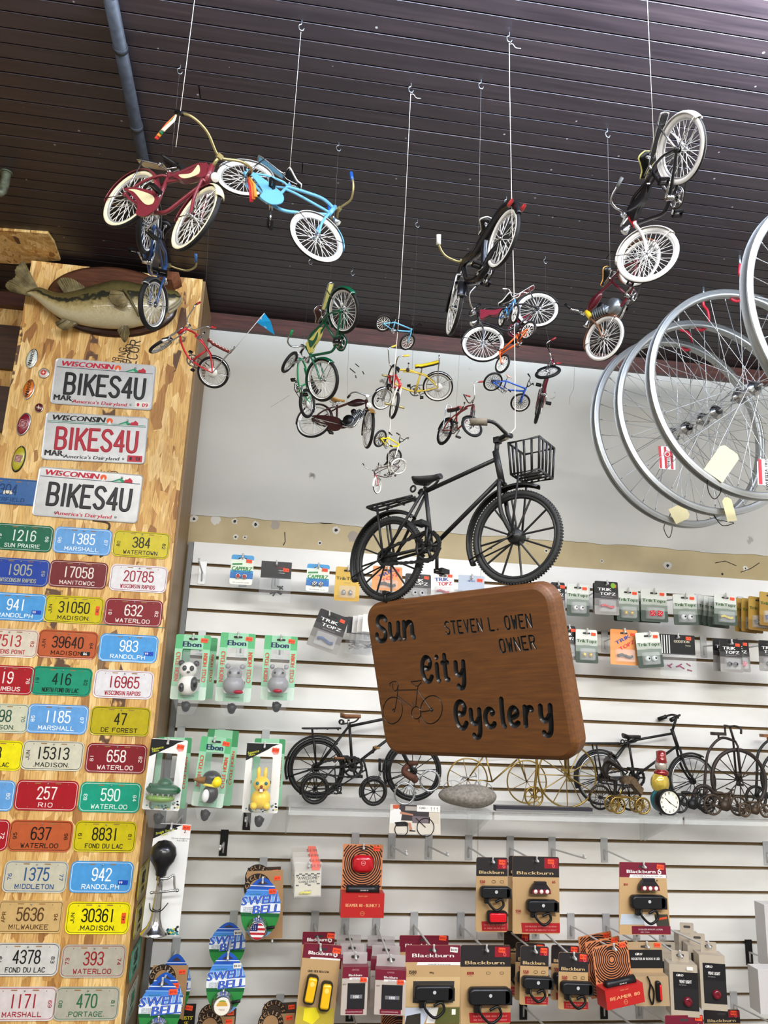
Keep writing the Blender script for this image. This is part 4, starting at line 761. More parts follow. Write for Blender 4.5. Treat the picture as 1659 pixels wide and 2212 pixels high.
# ---------------------------------------------------------------- full-size wheels on red hooks
def big_wheel(c, yaw, roll, label, tags=()):
    t = thing('bicycle_wheel', label, 'wheel', Matrix.Translation(c) @ Matrix.Rotation(yaw, 4, 'Z') @ Matrix.Rotation(roll, 4, 'X'), 'alloy wheels on the ceiling hooks'); R = .322
    b = MB(); b.use(ALU); prof = [(R, -.0125), (R + .001, -.0105), (R - .006, -.009), (R - .008, 0), (R - .006, .009), (R + .001, .0105), (R, .0125), (R - .005, .0135), (R - .006, .0128), (R - .010, .0135), (R - .0105, .0128), (R - .014, .0132), (R - .018, .012), (R - .021, .008), (R - .021, -.008), (R - .018, -.012), (R - .014, -.0132), (R - .0105, -.0128), (R - .010, -.0135), (R - .006, -.0128), (R - .005, -.0135)]
    n = 96; ids = [b.addv([(r * math.cos(2 * PI * i / n), h, r * math.sin(2 * PI * i / n)) for i in range(n)]) for r, h in prof]
    for a, d in zip(ids, ids[1:] + ids[:1]): b.addf([(a + i, a + (i + 1) % n, d + (i + 1) % n, d + i) for i in range(n)], False)
    b.obj('rim', t)
    b = MB(); b.use(CHROME); b.lathe([(.004, -.052), (.0045, -.05), (.0045, -.047), (.013, -.046), (.016, -.036), (.0225, -.035), (.0225, -.032), (.014, -.029), (.011, -.02), (.011, .02), (.014, .029), (.0225, .032), (.0225, .035), (.016, .036), (.013, .046), (.0045, .047), (.0045, .05), (.004, .052)], (0, 0, 0), 'y', 20)
    b.use(BLACK).cyl((0, -.049, 0), (0, -.040, 0), .012, n=14); b.cyl((0, .040, 0), (0, .049, 0), .012, n=14); b.use(CHROME).cyl((0, -.066, 0), (0, .066, 0), .0045, n=8); b.obj('hub', t)
    b = MB(); b.use(STEEL)
    for i in range(36):
        a = 2 * PI * i / 36; e = 1 if i % 2 else -1; da = .95 if (i // 2) % 2 else -.95; rr = R - .020
        p, q = Vector((.021 * math.cos(a + da), e * .033, .021 * math.sin(a + da))), Vector((rr * math.cos(a), 0, rr * math.sin(a))); b.tube([p, q], .00105, 5, cap=False); b.cyl(q, q + (p - q).normalized() * .014, .0019, n=6)
    b.obj('spokes', t); return t
W1 = big_wheel((1.264, 2.229, 2.458), .13, .02, 'silver bicycle wheel hanging nearest the back wall'); W2 = big_wheel((1.30, 2.112, 2.471), .07, 0, 'silver bicycle wheel in the middle of the hanging row')
W3 = big_wheel((1.306, 1.926, 2.474), .09, .01, 'silver bicycle wheel with the cream tag tied on, in front of two others'); W4 = big_wheel((1.309, 1.50, 2.484), .171, 0, 'silver wheel cut off by the right edge of the picture')
HOOKRED = mat((168, 30, 44), .4, 0, 'red_vinyl_hook')
for (hx, hy), wl_, lb in (((1.303, 2.268), W1, 'red ceiling hook holding the rearmost wheel'), ((1.29, 2.085), W2, 'red ceiling hook holding the middle wheel'), ((1.298, 1.897), W3, 'red ceiling hook holding the front tagged wheel')):
    zr = wl_.location.z + .300 - .006; t = thing('ceiling_hook', lb, 'hook', Matrix.Translation((hx, hy, ZC)), 'red ceiling hooks'); d = ZC - zr
    b = MB(); dy = wl_.location.y - hy; b.use(HOOKRED).tube(spl([(0, 0, -.03), (0, dy * .2, -.06), (.018, dy * .5, -.075), (.026, dy * .8, -.105), (.018, dy, -d + .012), (0, dy, -d), (-.016, dy, -d + .004), (-.024, dy, -d + .018)], 5), .0048, 8); b.obj('hook', t)
    b = MB(); b.use(STEEL).cyl((0, 0, .001), (0, 0, -.032), .0036, n=8); b.obj('threaded_shank', t)
def hang_tag(px, w_, h_, Y, rot, col, name, label, lines=(), cat='tag'):
    t = thing(name, label, cat, frame(at(*px, Y), -.1, 0), 'tags tied to the wheels'); b = MB(); b.m = Matrix.Rotation(rot, 4, 'Y'); b.use(col).prism([(-w_ / 2, -h_ / 2), (w_ / 2, -h_ / 2), (w_ / 2, h_ / 2 - .01), (w_ / 2 - .01, h_ / 2), (-w_ / 2 + .01, h_ / 2), (-w_ / 2, h_ / 2 - .01)], -.0006, .0006); b.obj('card', t); return t, Matrix.Rotation(rot, 4, 'Y')
MANILA = mat((226, 214, 164), .7); RED2 = mat((186, 30, 44), .5)
def tie(pxs, Y, label):
    b = MB(); b.use(BLACK).tube(spl([at(*p, Y + (.012 if i % 2 else -.012)) for i, p in enumerate(pxs)], 5, True), .0013, 6, closed=True); tag(b.obj('cable_tie'), label, 'cable tie', 'cable ties on the wheels')
hang_tag((1560, 1000), .062, .098, 1.90, .62, MANILA, 'manila_tag', 'large cream tag tied to the front hanging wheel'); tie([(1530, 1030), (1552, 1038), (1557, 1062), (1543, 1078), (1530, 1060)], 1.93, 'black cable tie on the rim below the large cream tag')
hang_tag((1468, 1109), .052, .055, 2.20, 1.1, MANILA, 'manila_tag', 'small cream tag hanging at the bottom of the rearmost wheel'); tie([(1445, 1118), (1452, 1140), (1445, 1162), (1434, 1140)], 2.24, 'black cable tie hanging under the rearmost wheel')
hang_tag((1575, 1100), .03, .075, 2.08, -.2, MANILA, 'manila_tag', 'narrow cream tag at the bottom of the middle wheel'); tie([(1542, 1112), (1560, 1135), (1585, 1130), (1568, 1126), (1548, 1122)], 2.1, 'black cable tie on the rim of the middle wheel')
def brand_tag(px, Y, label, sp):
    t, Rm = hang_tag(px, .052 * sp, .075, Y, .04, WHITE, 'wheel_label', label); b = MB(); b.m = Rm; b.use(RED2)
    if sp < .9: b.rect(-.018, -.036, -.008, .036, -.0009)
    else:
        for x in (-.024, -.007, .012): b.flat([(x, -.036), (x + .008, -.036), (x + .004, .036), (x - .004, .036)], -.0009)
        b.flat(oval(.012, .012, 20, 0, .012), -.0011); b.use(WHITE).flat(oval(.009, .009, 20, 0, .012), -.0013); b.use(RED2).flat(oval(.007, .007, 20, 0, .012), -.0015)
    b.use(mat((40, 40, 44), .6)); text(b, 'STA-TRU', .016 if sp > .9 else .004, .012, .0085, -.0016, None, 0, PI / 2); text(b, 'WHEELS', .016 if sp > .9 else .004, -.022, .0085, -.0016, None, 0, PI / 2) if sp < .9 else text(b, 'WHEELS', .004, -.012, .0075, -.0012, None, 0, PI / 2); b.obj('printing', t)
brand_tag((1441, 989), 2.16, 'white and red striped label card on the wheel spokes', 1.0); brand_tag((1652, 1020), 1.85, 'white label card with a red edge at the right picture border', .8)
# ---------------------------------------------------------------- iron sculpture bicycle, wooden shop sign
def roadster(f, name, label, m, group=None, spokes=12, spr=.022, tr=.075, tyre=None, knobs=False, rackz=1.30, basket=None, sadm=None, gripm=None, grips=True, bars=None, hw=.16, chain=True, fender=True, seat=(1.05, 1.72), headz=1.9, hz0=1.25, pedal=True, rack=True, rimm=None, cat='bicycle sculpture', sprm=None, chainm=None, hubm=None, fgap=.10, hubr=.13, cang=2.3):
    B = Bike(f, name, label, cat, group); k = B.L / 3.3; bb = Vector((1.2 * k, 0, .08)); st = Vector((1.0 * k, 0, 1.42)); ht, hb = B.axis(headz), B.axis(hz0); tyre = tyre or m
    for fr in (False, True):
        c = B.fh if fr else Vector(); R = B.rf if fr else 1.0; b = B.mb(tyre, fr); b.ring(c, R - tr, tr, 'y', 48, 10); 
        if knobs:
            for i in range(96):
                a = 2 * PI * i / 96; e = Vector((math.cos(a), 0, math.sin(a)))
                for y in (-.045, .0, .045): b.box(c + e * (R - .012) + Vector((0, y, 0)), (.026, .024, .032), Matrix.Rotation(-a, 3, 'Y'))
        w = b.obj('front_wheel' if fr else 'rear_wheel', B.t); b = B.mb(rimm or m, fr); b.ring(c, R - 2 * tr - .01, .04, 'y', 48, 6, None, 1.3); b.obj('rim', w)
        b = B.mb(hubm or m, fr); b.lathe([(.03, -hw - .1), (.03, -hw), (hubr * .8, -hw), (hubr, -hw * .6), (hubr, hw * .6), (hubr * .8, hw), (.03, hw), (.03, hw + .1)], c, 'y', 16); b.obj('hub', w)
        b = B.mb(sprm or m, fr)
        for i in range(spokes): a = 2 * PI * i / spokes + .1; e = Vector((math.cos(a), 0, math.sin(a))); b.tube([c + e * .10 + Vector((0, .07 if i % 2 else -.07, 0)), c + e * (R - 2 * tr)], spr, 6, cap=False)
        b.obj('spokes', w)
    r = .05; segs = [([bb, st + Vector((.03, 0, .12))], r), ([st, ht - Vector((0, 0, .1))], r), ([bb, hb + Vector((0, 0, .1))], r), ([hb - B.ax * .05, ht + B.ax * .08], .075)]
    for e in (-1, 1): segs += [([(0, e * .2, 0), bb + Vector((-.1, e * .09, 0))], .036), ([(0, e * .2, 0), st + Vector((0, e * .07, -.02))], .036)]
    segs.append(([(.55 * k, -.13, .78), (.55 * k, .13, .78)], .04)); B.tubes(m, segs)
    B.fork(m, headz, .17, .05, .12, zc=hz0 - .02)
    if fender:
        B.fender(False, m, 202, 50, .11, fgap, None, stay=(198,), sm=m); B.fender(True, m, 205, 62, .11, fgap, None, stay=(200,), sm=m)
    if rack: B.rack(m, rackz, -.55, .75 * k, .2)
    B.crank(bb, .32, .46, cang, m=m, pedm=m, y=-.24, chain=False, pw=.30)
    if chain:
        b = B.mb(chainm or m); P = []; a = math.atan2(-bb.z, -bb.x); y = -.17
        for i in range(11): t = a - PI / 2 - PI * i / 10; P.append(bb + Vector((.34 * math.cos(t), y, .34 * math.sin(t))))
        for i in range(7): t = a + PI / 2 - PI * i / 6; P.append(Vector((.17 * math.cos(t), y, .17 * math.sin(t))))
        ln = [0]; Q = P + [P[0]]
        for u, v in zip(Q, Q[1:]): ln.append(ln[-1] + (v - u).length)
        n = 56
        for i in range(n):
            d = ln[-1] * i / n; j = max(q for q in range(len(ln) - 1) if ln[q] <= d); u = Q[j].lerp(Q[j + 1], (d - ln[j]) / max(1e-6, ln[j + 1] - ln[j])); dd = (Q[j + 1] - Q[j]).normalized(); b.box(u, (ln[-1] / n * .95, .05, .07 if i % 2 else .05), Matrix.Rotation(-math.atan2(dd.z, dd.x), 3, 'Y'))
        b.obj('chain', B.t)
    bars = bars or [(-.25, 0, 2.22), (-.2, -.2, 2.25), (-.22, -.5, 2.42), (-.5, -.66, 2.45)]
    B.bars(m, bars, .042, gripm if grips else None, gl=.36, gr=.085, stem=(headz, (bars[0][0], 0, bars[0][2])))
    B.saddle(seat[0] * k, seat[1], sadm or m, .72, .3, .16, post=(st.x, 0, st.z), springs=False)
    b = B.mb(m)
    for e in (-1, 1): b.ring((seat[0] * k - .25, e * .16, seat[1] - .22), .07, .025, 'y', 16, 5)
    b.tube(spl([(seat[0] * k - .22, 0, seat[1] - .29), (seat[0] * k + .2, 0, seat[1] - .2), (seat[0] * k + .35, 0, seat[1] - .06), (seat[0] * k + .2, 0, seat[1] - .04)], 4), .03, 6); b.obj('saddle_spring', B.t)
    if basket:
        x0, z0, wx, wy, hz, fl = basket; b = B.mb(m, True); c = B.fh + Vector((x0, 0, z0)); lo = [(0, -1), (1, -1), (1, 1), (0, 1)]
        A = [c + Vector((x * wx, y * wy, 0)) for x, y in lo]; T = [c + Vector((x * wx * fl - .02, y * wy * fl, hz)) for x, y in lo]
        for q in (A, T): b.tube(q, .03, 6, closed=True)
        for i in range(4):
            for j in range(4): t = j / 4; b.tube([A[i].lerp(A[(i + 1) % 4], t), T[i].lerp(T[(i + 1) % 4], t)], .024, 6)
        for j in range(1, 4): t = j / 4; b.tube([A[0].lerp(A[3], t), A[1].lerp(A[2], t)], .022, 6)
        b.box(c + Vector((wx * .5, 0, .02)), (wx * .5, wy * .9, .05)); b.obj('wire_basket', B.t)
        b = B.mb(m, True)
        for e in (-1, 1): b.tube([c + Vector((.1, e * wy * .6, 0)), B.fh + Vector((0, e * .24, 0))], .024, 6)
        b.obj('basket_stay', B.t)
    return B
SI = mat((34, 35, 35), .42, .2, 'black_painted_iron', .25, 40, bump=.15)
f = dict(FIT['SC']); q = .027; f['R'] = [[r[0] * math.cos(q) + r[2] * math.sin(q), r[1], r[2] * math.cos(q) - r[0] * math.sin(q)] for r in f['R']]; f['O'] = [f['O'][0], f['O'][1], f['O'][2] - .0032]   # both wheels on the sign
SB = roadster(f, 'bicycle_sculpture', 'black iron bicycle sculpture with a wire basket standing on the wooden shop sign', SI, tyre=mat((40, 41, 42), .6, 0, 'grey_black_tyre', .15, 30), knobs=True, tr=.066, fgap=.17, hubr=.17, cang=1.5, basket=(.08, 1.25, .62, .34, .68, 1.12), gripm=mat((118, 110, 96), .8, 0, 'worn_grip', .4, 60), sadm=mat((40, 40, 40), .6, 0, 'black_leather', .3, 25, bump=.4),
     bars=[(-.38, 0, 2.22), (-.18, 0, 2.30), (-.14, -.18, 2.32), (-.28, -.42, 2.48), (-.62, -.58, 2.50)])
wire((1100, 70), [(1101, 200), (1106, 470), (1110, 612), (1112, 760), (1113, 925)], 1.26, CORD, .0014, 'thick white rope carrying the orange bike, the blue bike and the sculpture', True, SB.WF(SB.fh + Vector((-.20, .12, 2.31))), True)
b = MB(); b.m = SB.K; b.use(BLACK); a = Vector((0, 0, -.92)); b.ring(a, .13, .03, 'x', 16, 5); b.box(a + Vector((.0, -.15, .1)), (.08, .06, .08)); b.obj('cable_tie', SB.t)
SIGN = Matrix.Translation((.3068, 1.27, 1.55 + .0501)) @ Matrix.Rotation(-.838, 4, 'Z') @ Matrix.Rotation(-.1462, 4, 'Y') @ Matrix.Identity(4)
SIGN = Matrix.Translation((.3068, 1.27, 1.6001)) @ (Matrix.Rotation(.0, 4, 'Z'))
def rodrigues(wv):
    th = math.sqrt(sum(x * x for x in wv)); return Matrix.Rotation(th, 4, Vector(wv) / th)
SIGN = SIGN @ rodrigues((.2115, -.1462, -.8381))
SWOOD = wood_mat('varnished_sign_wood', (76, 42, 9), (108, 64, 18), (5, 40, 70), .55, 0); t = thing('shop_sign', 'varnished wooden shop sign with carved lettering hanging below the black bicycle', 'sign', SIGN)
sw, sh, sr = .380, .2725, .034; b = MB(); b.use(SWOOD); th = .034
rings = []
for ins, y in ((.0, th), (.0, .010), (.0015, .006), (.005, .0025), (.0075, .0008), (.009, 0)): rings.append([(x, y, z) for x, z in rrect(sw - 2 * ins, sh - 2 * ins, sr - ins, 8)])
b.loft(rings, True, False); board = b.obj('board', t); CUT = MB(); PAINT = mat((26, 26, 26), .28, 0, 'black_carved_paint'); CUT.use(PAINT)
def vcut(mb, pts, wd, y, th, closed=False):                # closed V-shaped channel that is cut out of the board
    n = len(pts); rows = []; dep = wd * .62
    prof = [(pts[i], 1.0) for i in range(n)]
    if not closed: d0 = (pts[0] - pts[1]).normalized(); d1 = (pts[-1] - pts[-2]).normalized(); prof = [(pts[0] + d0 * wd * .42, .35), (pts[0] + d0 * wd * .25, .8)] + prof + [(pts[-1] + d1 * wd * .25, .8), (pts[-1] + d1 * wd * .42, .35)]
    else: prof = prof[:-1]
    N = len(prof)
    for i in range(N):
        a = prof[i - 1][0] if (i > 0 or closed) else prof[0][0]; e = prof[(i + 1) % N][0] if (i < N - 1 or closed) else prof[-1][0]; d = (e - a).normalized(); nn = Vector((-d.y, d.x)); p, k = prof[i]; h = wd * .5 * k * (1 + .002 / dep)
        rows.append(mb.addv([(p.x + nn.x * h, -.002, p.y + nn.y * h), (p.x - nn.x * h, -.002, p.y - nn.y * h), (p.x, dep * k, p.y)]))
    for a, e in zip(rows, rows[1:] + (rows[:1] if closed else [])): mb.addf([(a, a + 1, e + 1, e), (a + 1, a + 2, e + 2, e + 1), (a + 2, a, e, e + 2)])
    if not closed: mb.addf([(rows[0] + 2, rows[0] + 1, rows[0]), (rows[-1], rows[-1] + 1, rows[-1] + 2)])

def su(px, py):                                            # pixel on the sign face -> sign coordinates
    d = ray(px, py); n = (SIGN.to_3x3() @ Vector((0, 1, 0))); p = EYE + d * ((SIGN.translation - EYE).dot(n) / d.dot(n)); q = SIGN.inverted() @ p; return q.x, q.z
def carve(s, p0, p1, h, wd, **k):                          # text between two baseline-centre pixels
    a, c = su(*p0), su(*p1); ang = math.atan2(c[1] - a[1], c[0] - a[0]); stroke(CUT, s, (a[0] + c[0]) / 2, (a[1] + c[1]) / 2, h, 0, wd, 0, rot=ang, width=math.hypot(c[0] - a[0], c[1] - a[1]), pen=vcut, **k)
carve('sun', (812, 1360), (892, 1350), .043, .0088, slant=.06); carve('(ity', (912, 1447), (1002, 1438), .042, .0086, slant=.06); carve('(yclery', (984, 1545), (1190, 1534), .044, .0086, slant=.06)
carve('STEVEN L. OWEN', (962, 1357), (1147, 1341), .0205, .0030, pitch=2.4); carve('OWNER', (1080, 1396), (1155, 1387), .0205, .0030, pitch=2.4)
def spath(pts, wd=.0017, cl=False):
    q = [Vector(su(770 + .3135 * x, 1240 + .3135 * y)) for x, y in pts]; q += [q[0]] if cl else []; vcut(CUT, q, wd, 0, 0, cl)
def sring(cx, cy, rx, ry, rot=0): spath([(cx + rx * math.cos(a) - rot * ry * math.sin(a), cy + ry * math.sin(a)) for a in [2 * PI * i / 36 for i in range(36)]], .0018, True)
sring(250, 940, 67, 92, .06); sring(516, 935, 75, 97, .08); sring(412, 957, 33, 42); sring(257, 940, 8, 9); sring(516, 935, 10, 11)
for p in ([(232, 772), (228, 755), (250, 742), (275, 742), (288, 765), (278, 800), (262, 808), (250, 790), (250, 755)], [(288, 765), (280, 850), (268, 925), (257, 940)], [(290, 800), (420, 798)], [(285, 840), (385, 920)], [(425, 770), (420, 800), (408, 915)], [(375, 742), (450, 735), (445, 750), (425, 772), (405, 772), (378, 748)], [(422, 800), (516, 935)], [(445, 950), (516, 940)], [(430, 1000), (432, 1025)], [(395, 910), (385, 885)]): spath(p)
cut = CUT.obj('cutter'); cut.matrix_world = SIGN; md = board.modifiers.new('cut', 'BOOLEAN'); md.object = cut; md.operation = 'DIFFERENCE'; md.solver = 'EXACT'; md.use_self = True; md.material_mode = 'TRANSFER'
dg = bpy.context.evaluated_depsgraph_get(); ev = board.evaluated_get(dg); me = ev.to_mesh(); names = [q.name if q else '' for q in me.materials]; V = [v.co.copy() for v in me.vertices]; F = [(tuple(p.vertices), 'carved' in names[p.material_index]) for p in me.polygons]; ev.to_mesh_clear(); board.modifiers.clear(); bpy.data.objects.remove(cut)
for nm, fl, m_ in (('board', False, SWOOD), ('lettering', True, PAINT)):
    b = MB(); b.use(m_); used = {}; 
    for f, k in F:
        if k == fl: b.addf([tuple(used.setdefault(i, len(used)) for i in f)])
    b.v = [tuple(V[i]) for i in used]
    if fl: b.obj('carved_lettering', t)
    else: o = b.obj('board_face', t); old = board.data; board.data = o.data; bpy.data.objects.remove(o)
# ---------------------------------------------------------------- acrylic shelves on the slat wall and what stands on them
ACR = mat((236, 240, 238), .06, 0, 'clear_acrylic', alpha=.22)
def shz(Y): return 1.2555                              # top of the level shelf
SHX = [at(622, 1740, 2.33).x, at(1066, 1745, 2.33).x, at(1477, 1765, 2.33).x, 2.2]
for i, lb in enumerate(('clear acrylic shelf nearest the column holding the iron bicycles', 'clear acrylic shelf in the middle behind the wooden sign and the rock', 'clear acrylic shelf running off the right edge')):
    x0, x1 = SHX[i] + .003, SHX[i + 1] - .003; t = thing('acrylic_shelf', lb, 'shelf', Matrix.Translation(((x0 + x1) / 2, D, shz(D))), 'acrylic shelves'); hx = (x1 - x0) / 2; f = 2.33 - D; zf = shz(2.33) - shz(D)
    b = MB(); b.use(ACR); Q = [(0, 0), (f, zf), (f - .003, zf - .003), (f - .004, zf - .020), (f - .001, zf - .020), (f + .001, zf - .004), (0, -.004)]; Q = [(0, .0), (f, zf), (f, zf - .022), (f + .004, zf - .022), (f + .004, zf - .005), (0, -.005)]
    i0 = b.addv([(-hx, y, z) for y, z in Q]); i1 = b.addv([(hx, y, z) for y, z in Q]); b.addf([(i0 + q, i1 + q, i1 + (q + 1) % 6, i0 + (q + 1) % 6) for q in range(6)] + [tuple(i0 + q for q in range(6)), tuple(i1 + q for q in reversed(range(6)))]); b.obj('shelf_plate', t)
    for e in (-1, 1):
        b = MB(); b.use(ACR); xx = e * (hx - .004); Q = [(-.001, -.006), (f * .9, zf * .9 - .006), (f * .9, zf * .9 - .014), (-.03, -.10), (-.001, -.115)]
        i0 = b.addv([(xx - .003, y, z) for y, z in Q]); i1 = b.addv([(xx + .003, y, z) for y, z in Q]); n = 5; b.addf([(i0 + q, i1 + q, i1 + (q + 1) % n, i0 + (q + 1) % n) for q in range(n)] + [tuple(i0 + q for q in range(n)), tuple(i1 + q for q in reversed(range(n)))]); b.obj('bracket', t)
sg = 'sculptures on the acrylic shelves'
def onshelf(px, py, Y, s, L, face=1, rf=1.0, d=0.0, yaw=0.0, ang=72, off=.14):
    """frame for a side-on model whose rear wheel centre is at pixel (px, py); it stands on the shelf"""
    p = at(px, py, Y); a = (0 if face > 0 else PI) + yaw; c, n = math.cos(a), math.sin(a); return dict(O=[p.x, Y, shz(Y) + s + .0005], R=[[c, -n, 0], [n, c, 0], [0, 0, 1]], s=s, L=L, d=d, rf=rf, ang=ang, off=off)
SEATWD = wood_mat('saddle_wood', (104, 66, 40), (150, 100, 62), (20, 60, 60)); GRIPWD = mat((146, 116, 76), .55, 0, 'turned_wood_grip', .2, 60)
roadster(onshelf(683, 1666, 2.52, .0905, 3.4), 'bicycle_sculpture', 'large dark iron bicycle with a brown leather saddle at the left end of the shelf', IRON, sg, 12, .016, .075, sadm=SEATWD, fender=True, rack=True, hw=.1, seat=(1.0, 1.78))
roadster(onshelf(680, 1706, 2.385, .0425, 4.1, rf=.95), 'bicycle_sculpture', 'small iron bicycle with wooden grips and a wire basket in front of the large one', IRON, sg, 9, .03, .12, sadm=SEATWD, gripm=GRIPWD, basket=(.35, 1.35, .55, .45, .8, 1.2), knobs=False, rack=True, seat=(1.2, 2.1), headz=2.1, hz0=1.3, bars=[(-.2, 0, 2.6), (-.15, -.15, 2.62), (-.1, -.5, 2.9), (.1, -.75, 2.95)], fender=True)
roadster(onshelf(1297, 1678, 2.55, .0845, 3.85), 'bicycle_sculpture', 'tall black wire roadster with swept handlebar behind the clock', IRON, sg, 16, .012, .05, rimm=STEEL, hw=.09, seat=(1.1, 1.62), bars=[(-.55, 0, 2.45), (-.5, -.1, 2.5), (-.62, -.35, 2.52), (-1.0, -.5, 2.35)], gripm=BLACK)
def penny(px, py, Y, s, rs, dist, face, name, label, m, spokes=14, hb=True, saddle=True, sm=None, tr=.05, spr=.018, fh=.0, wheels2=False):
    p = at(px, py, Y); a = 0 if face > 0 else PI; M = Matrix.Translation((p.x, Y, shz(Y) + s + .0005)) @ Matrix.Rotation(a, 4, 'Z'); t = thing(name, label, 'bicycle sculpture', M, sg)
    K = Matrix.Scale(s, 4); z2 = rs - 1
    for c, R, nm in ((Vector((0, 0, 0)), 1.0, 'front_wheel'), (Vector((-dist, 0, z2)), rs, 'rear_wheel')):
        b = MB(); b.m = K; b.use(m).ring(c, R - tr, tr, 'y', 44, 8); w = b.obj(nm, t); b = MB(); b.m = K; b.use(m)
        for i in range(spokes if R > .6 else 8): q = 2 * PI * i / (spokes if R > .6 else 8); e = Vector((math.cos(q), 0, math.sin(q))); b.tube([c + Vector((0, .08 if i % 2 else -.08, 0)) , c + e * (R - tr)], spr, 5, cap=False)
        b.cyl(c - Vector((0, .16, 0)), c + Vector((0, .16, 0)), .06, n=10); b.obj('spokes', w)
    b = MB(); b.m = K; b.use(m); top = Vector((-.08, 0, 1.22))
    b.tube(spl([top, (-.55, 0, 1.28), (-1.0, 0, .85), (-dist + .1, 0, .2), (-dist, 0, z2 + .05)], 6), .045, 8)
    for e in (-1, 1): b.tube([(0, e * .14, 0), (-.03, e * .12, 1.05), top + Vector((0, e * .05, .0))], .035, 6); b.tube([(-dist, e * .1, z2), (-dist + .1, e * .06, z2 + .3)], .03, 6)
    b.tube([top, top + Vector((-.12, 0, .45))], .04, 8); b.obj('frame', t); h = top + Vector((-.12, 0, .45)); b = MB(); b.m = K; b.use(m)
    b.tube(spl([h + Vector((.1, -.45, -.22)), h + Vector((.1, -.45, -.05)), h + Vector((0, -.3, .02)), h, h + Vector((0, .3, .02)), h + Vector((.1, .45, -.05)), h + Vector((.1, .45, -.22))], 4), .035, 6); b.obj('handlebar', t)
    b = MB(); b.m = K; b.use(sm or m).box((-.62, 0, 1.42), (.42, .26, .10)); b.tube([(-.62, 0, 1.4), (-.62, 0, 1.25)], .03, 6); b.obj('saddle', t); b = MB(); b.m = K; b.use(m)
    for e in (-1, 1): d = Vector((.22, 0, -.18)) * e; b.tube([(0, e * .16, 0), Vector((0, e * .22, 0)) + d], .03, 6); b.box(Vector((0, e * .32, 0)) + d, (.16, .2, .08))
    b.obj('pedal_crank', t); return t
penny(1595.6, 1678, 2.465, .1005, .42, 1.25, 1, 'penny_farthing_sculpture', 'large black penny-farthing sculpture near the right edge of the shelf', mat((54, 46, 42), .5, .3, 'bronzed_iron'), 16, tr=.065)
penny(1225, 1660, 2.455, .098, .32, 1.12, 1, 'penny_farthing_sculpture', 'gold wire penny-farthing half hidden below the wooden sign', BRASS, 12, tr=.03)
penny(1700, 1670, 2.53, .10, .4, 1.2, 1, 'penny_farthing_sculpture', 'dark sculpture with a red brown saddle cut by the right picture edge', IRON, 12, sm=SEATWD)
def wirebike(px, py, Y, s, L, label, m, face=1):
    f = onshelf(px, py, Y, s, L, face); B = Bike(f, 'wire_bicycle', label, 'bicycle sculpture', sg)
    for fr in (0, 1):
        c = B.fh if fr else Vector(); b = B.mb(m); b.ring(c, .965, .035, 'y', 40, 6); w = b.obj('front_wheel' if fr else 'rear_wheel', B.t); b = B.mb(m)
        for i in range(7): a = 2 * PI * i / 7; b.tube([c, c + Vector((math.cos(a), 0, math.sin(a))) * .95], .018, 5)
        b.obj('spokes', w)
    bb = Vector((1.2, 0, -.05)); st = Vector((.85, 0, 1.2)); ht = B.axis(1.35); B.tubes(m, [([bb, st], .04), ([st, ht], .04), ([bb, B.axis(1.0)], .04), ([(0, 0, 0), st], .035), ([(0, 0, 0), bb], .035), ([B.fh, ht + Vector((-.05, 0, .25))], .04), ([ht + Vector((-.05, -.35, .3)), ht + Vector((-.05, 0, .25)), ht + Vector((-.05, .35, .3))], .035)])
    b = B.mb(m); b.box(st + Vector((0, 0, .1)), (.45, .2, .08)); b.obj('saddle', B.t)
wirebike(979, 1688, 2.47, .036, 2.6, 'small silver wire bicycle below the sign beside the rock', STEEL)
wirebike(1010, 1676, 2.535, .068, 2.9, 'gold wire bicycle in the shadow below the sign', BRASS)
# gear sculpture
t = thing('gear_sculpture', 'rusty metal figure made of gear rings below the left corner of the sign', 'sculpture', Matrix.Translation((at(880, 1700, 2.42).x, 2.42, shz(2.42))), sg); RUST = mat((92, 58, 44), .7, .3, 'rusty_iron', .3, 60)
def gear(t, c, R, m, nm='gear_ring', n=22):
    b = MB(); b.use(m).ring(c, R, .0028, 'y', 36, 6)
    for i in range(n): a = 2 * PI * i / n; b.box(Vector(c) + Vector((math.cos(a), 0, math.sin(a))) * (R + .003), (.004, .004, .0028), Matrix.Rotation(-a, 3, 'Y'))
    b.obj(nm, t)
gear(t, (-.008, 0, .034), .030, STEEL); gear(t, (.075, .03, .070), .030, STEEL)
b = MB(); b.use(RUST).tube(spl([(.0, .0, .115), (-.012, .0, .10), (.004, .0, .085), (.022, .0, .078)], 5), [.009] * 6 + [.011] * 10, 10); b.ball((.022, 0, .075), .011); b.tube([(0, 0, .12), (.03, 0, .123)], .007, 8); b.obj('body', t)
b = MB(); b.use(STEEL)
for i in range(7): a = -2.6 + .35 * i; b.tube([(.006, 0, .058), (.006 + .034 * math.cos(a), 0, .058 + .03 * math.sin(a))], .0014, 6)
b.tube([(.022, 0, .075), (.07, .02, .10)], .0018, 6); b.obj('spoke_limbs', t)
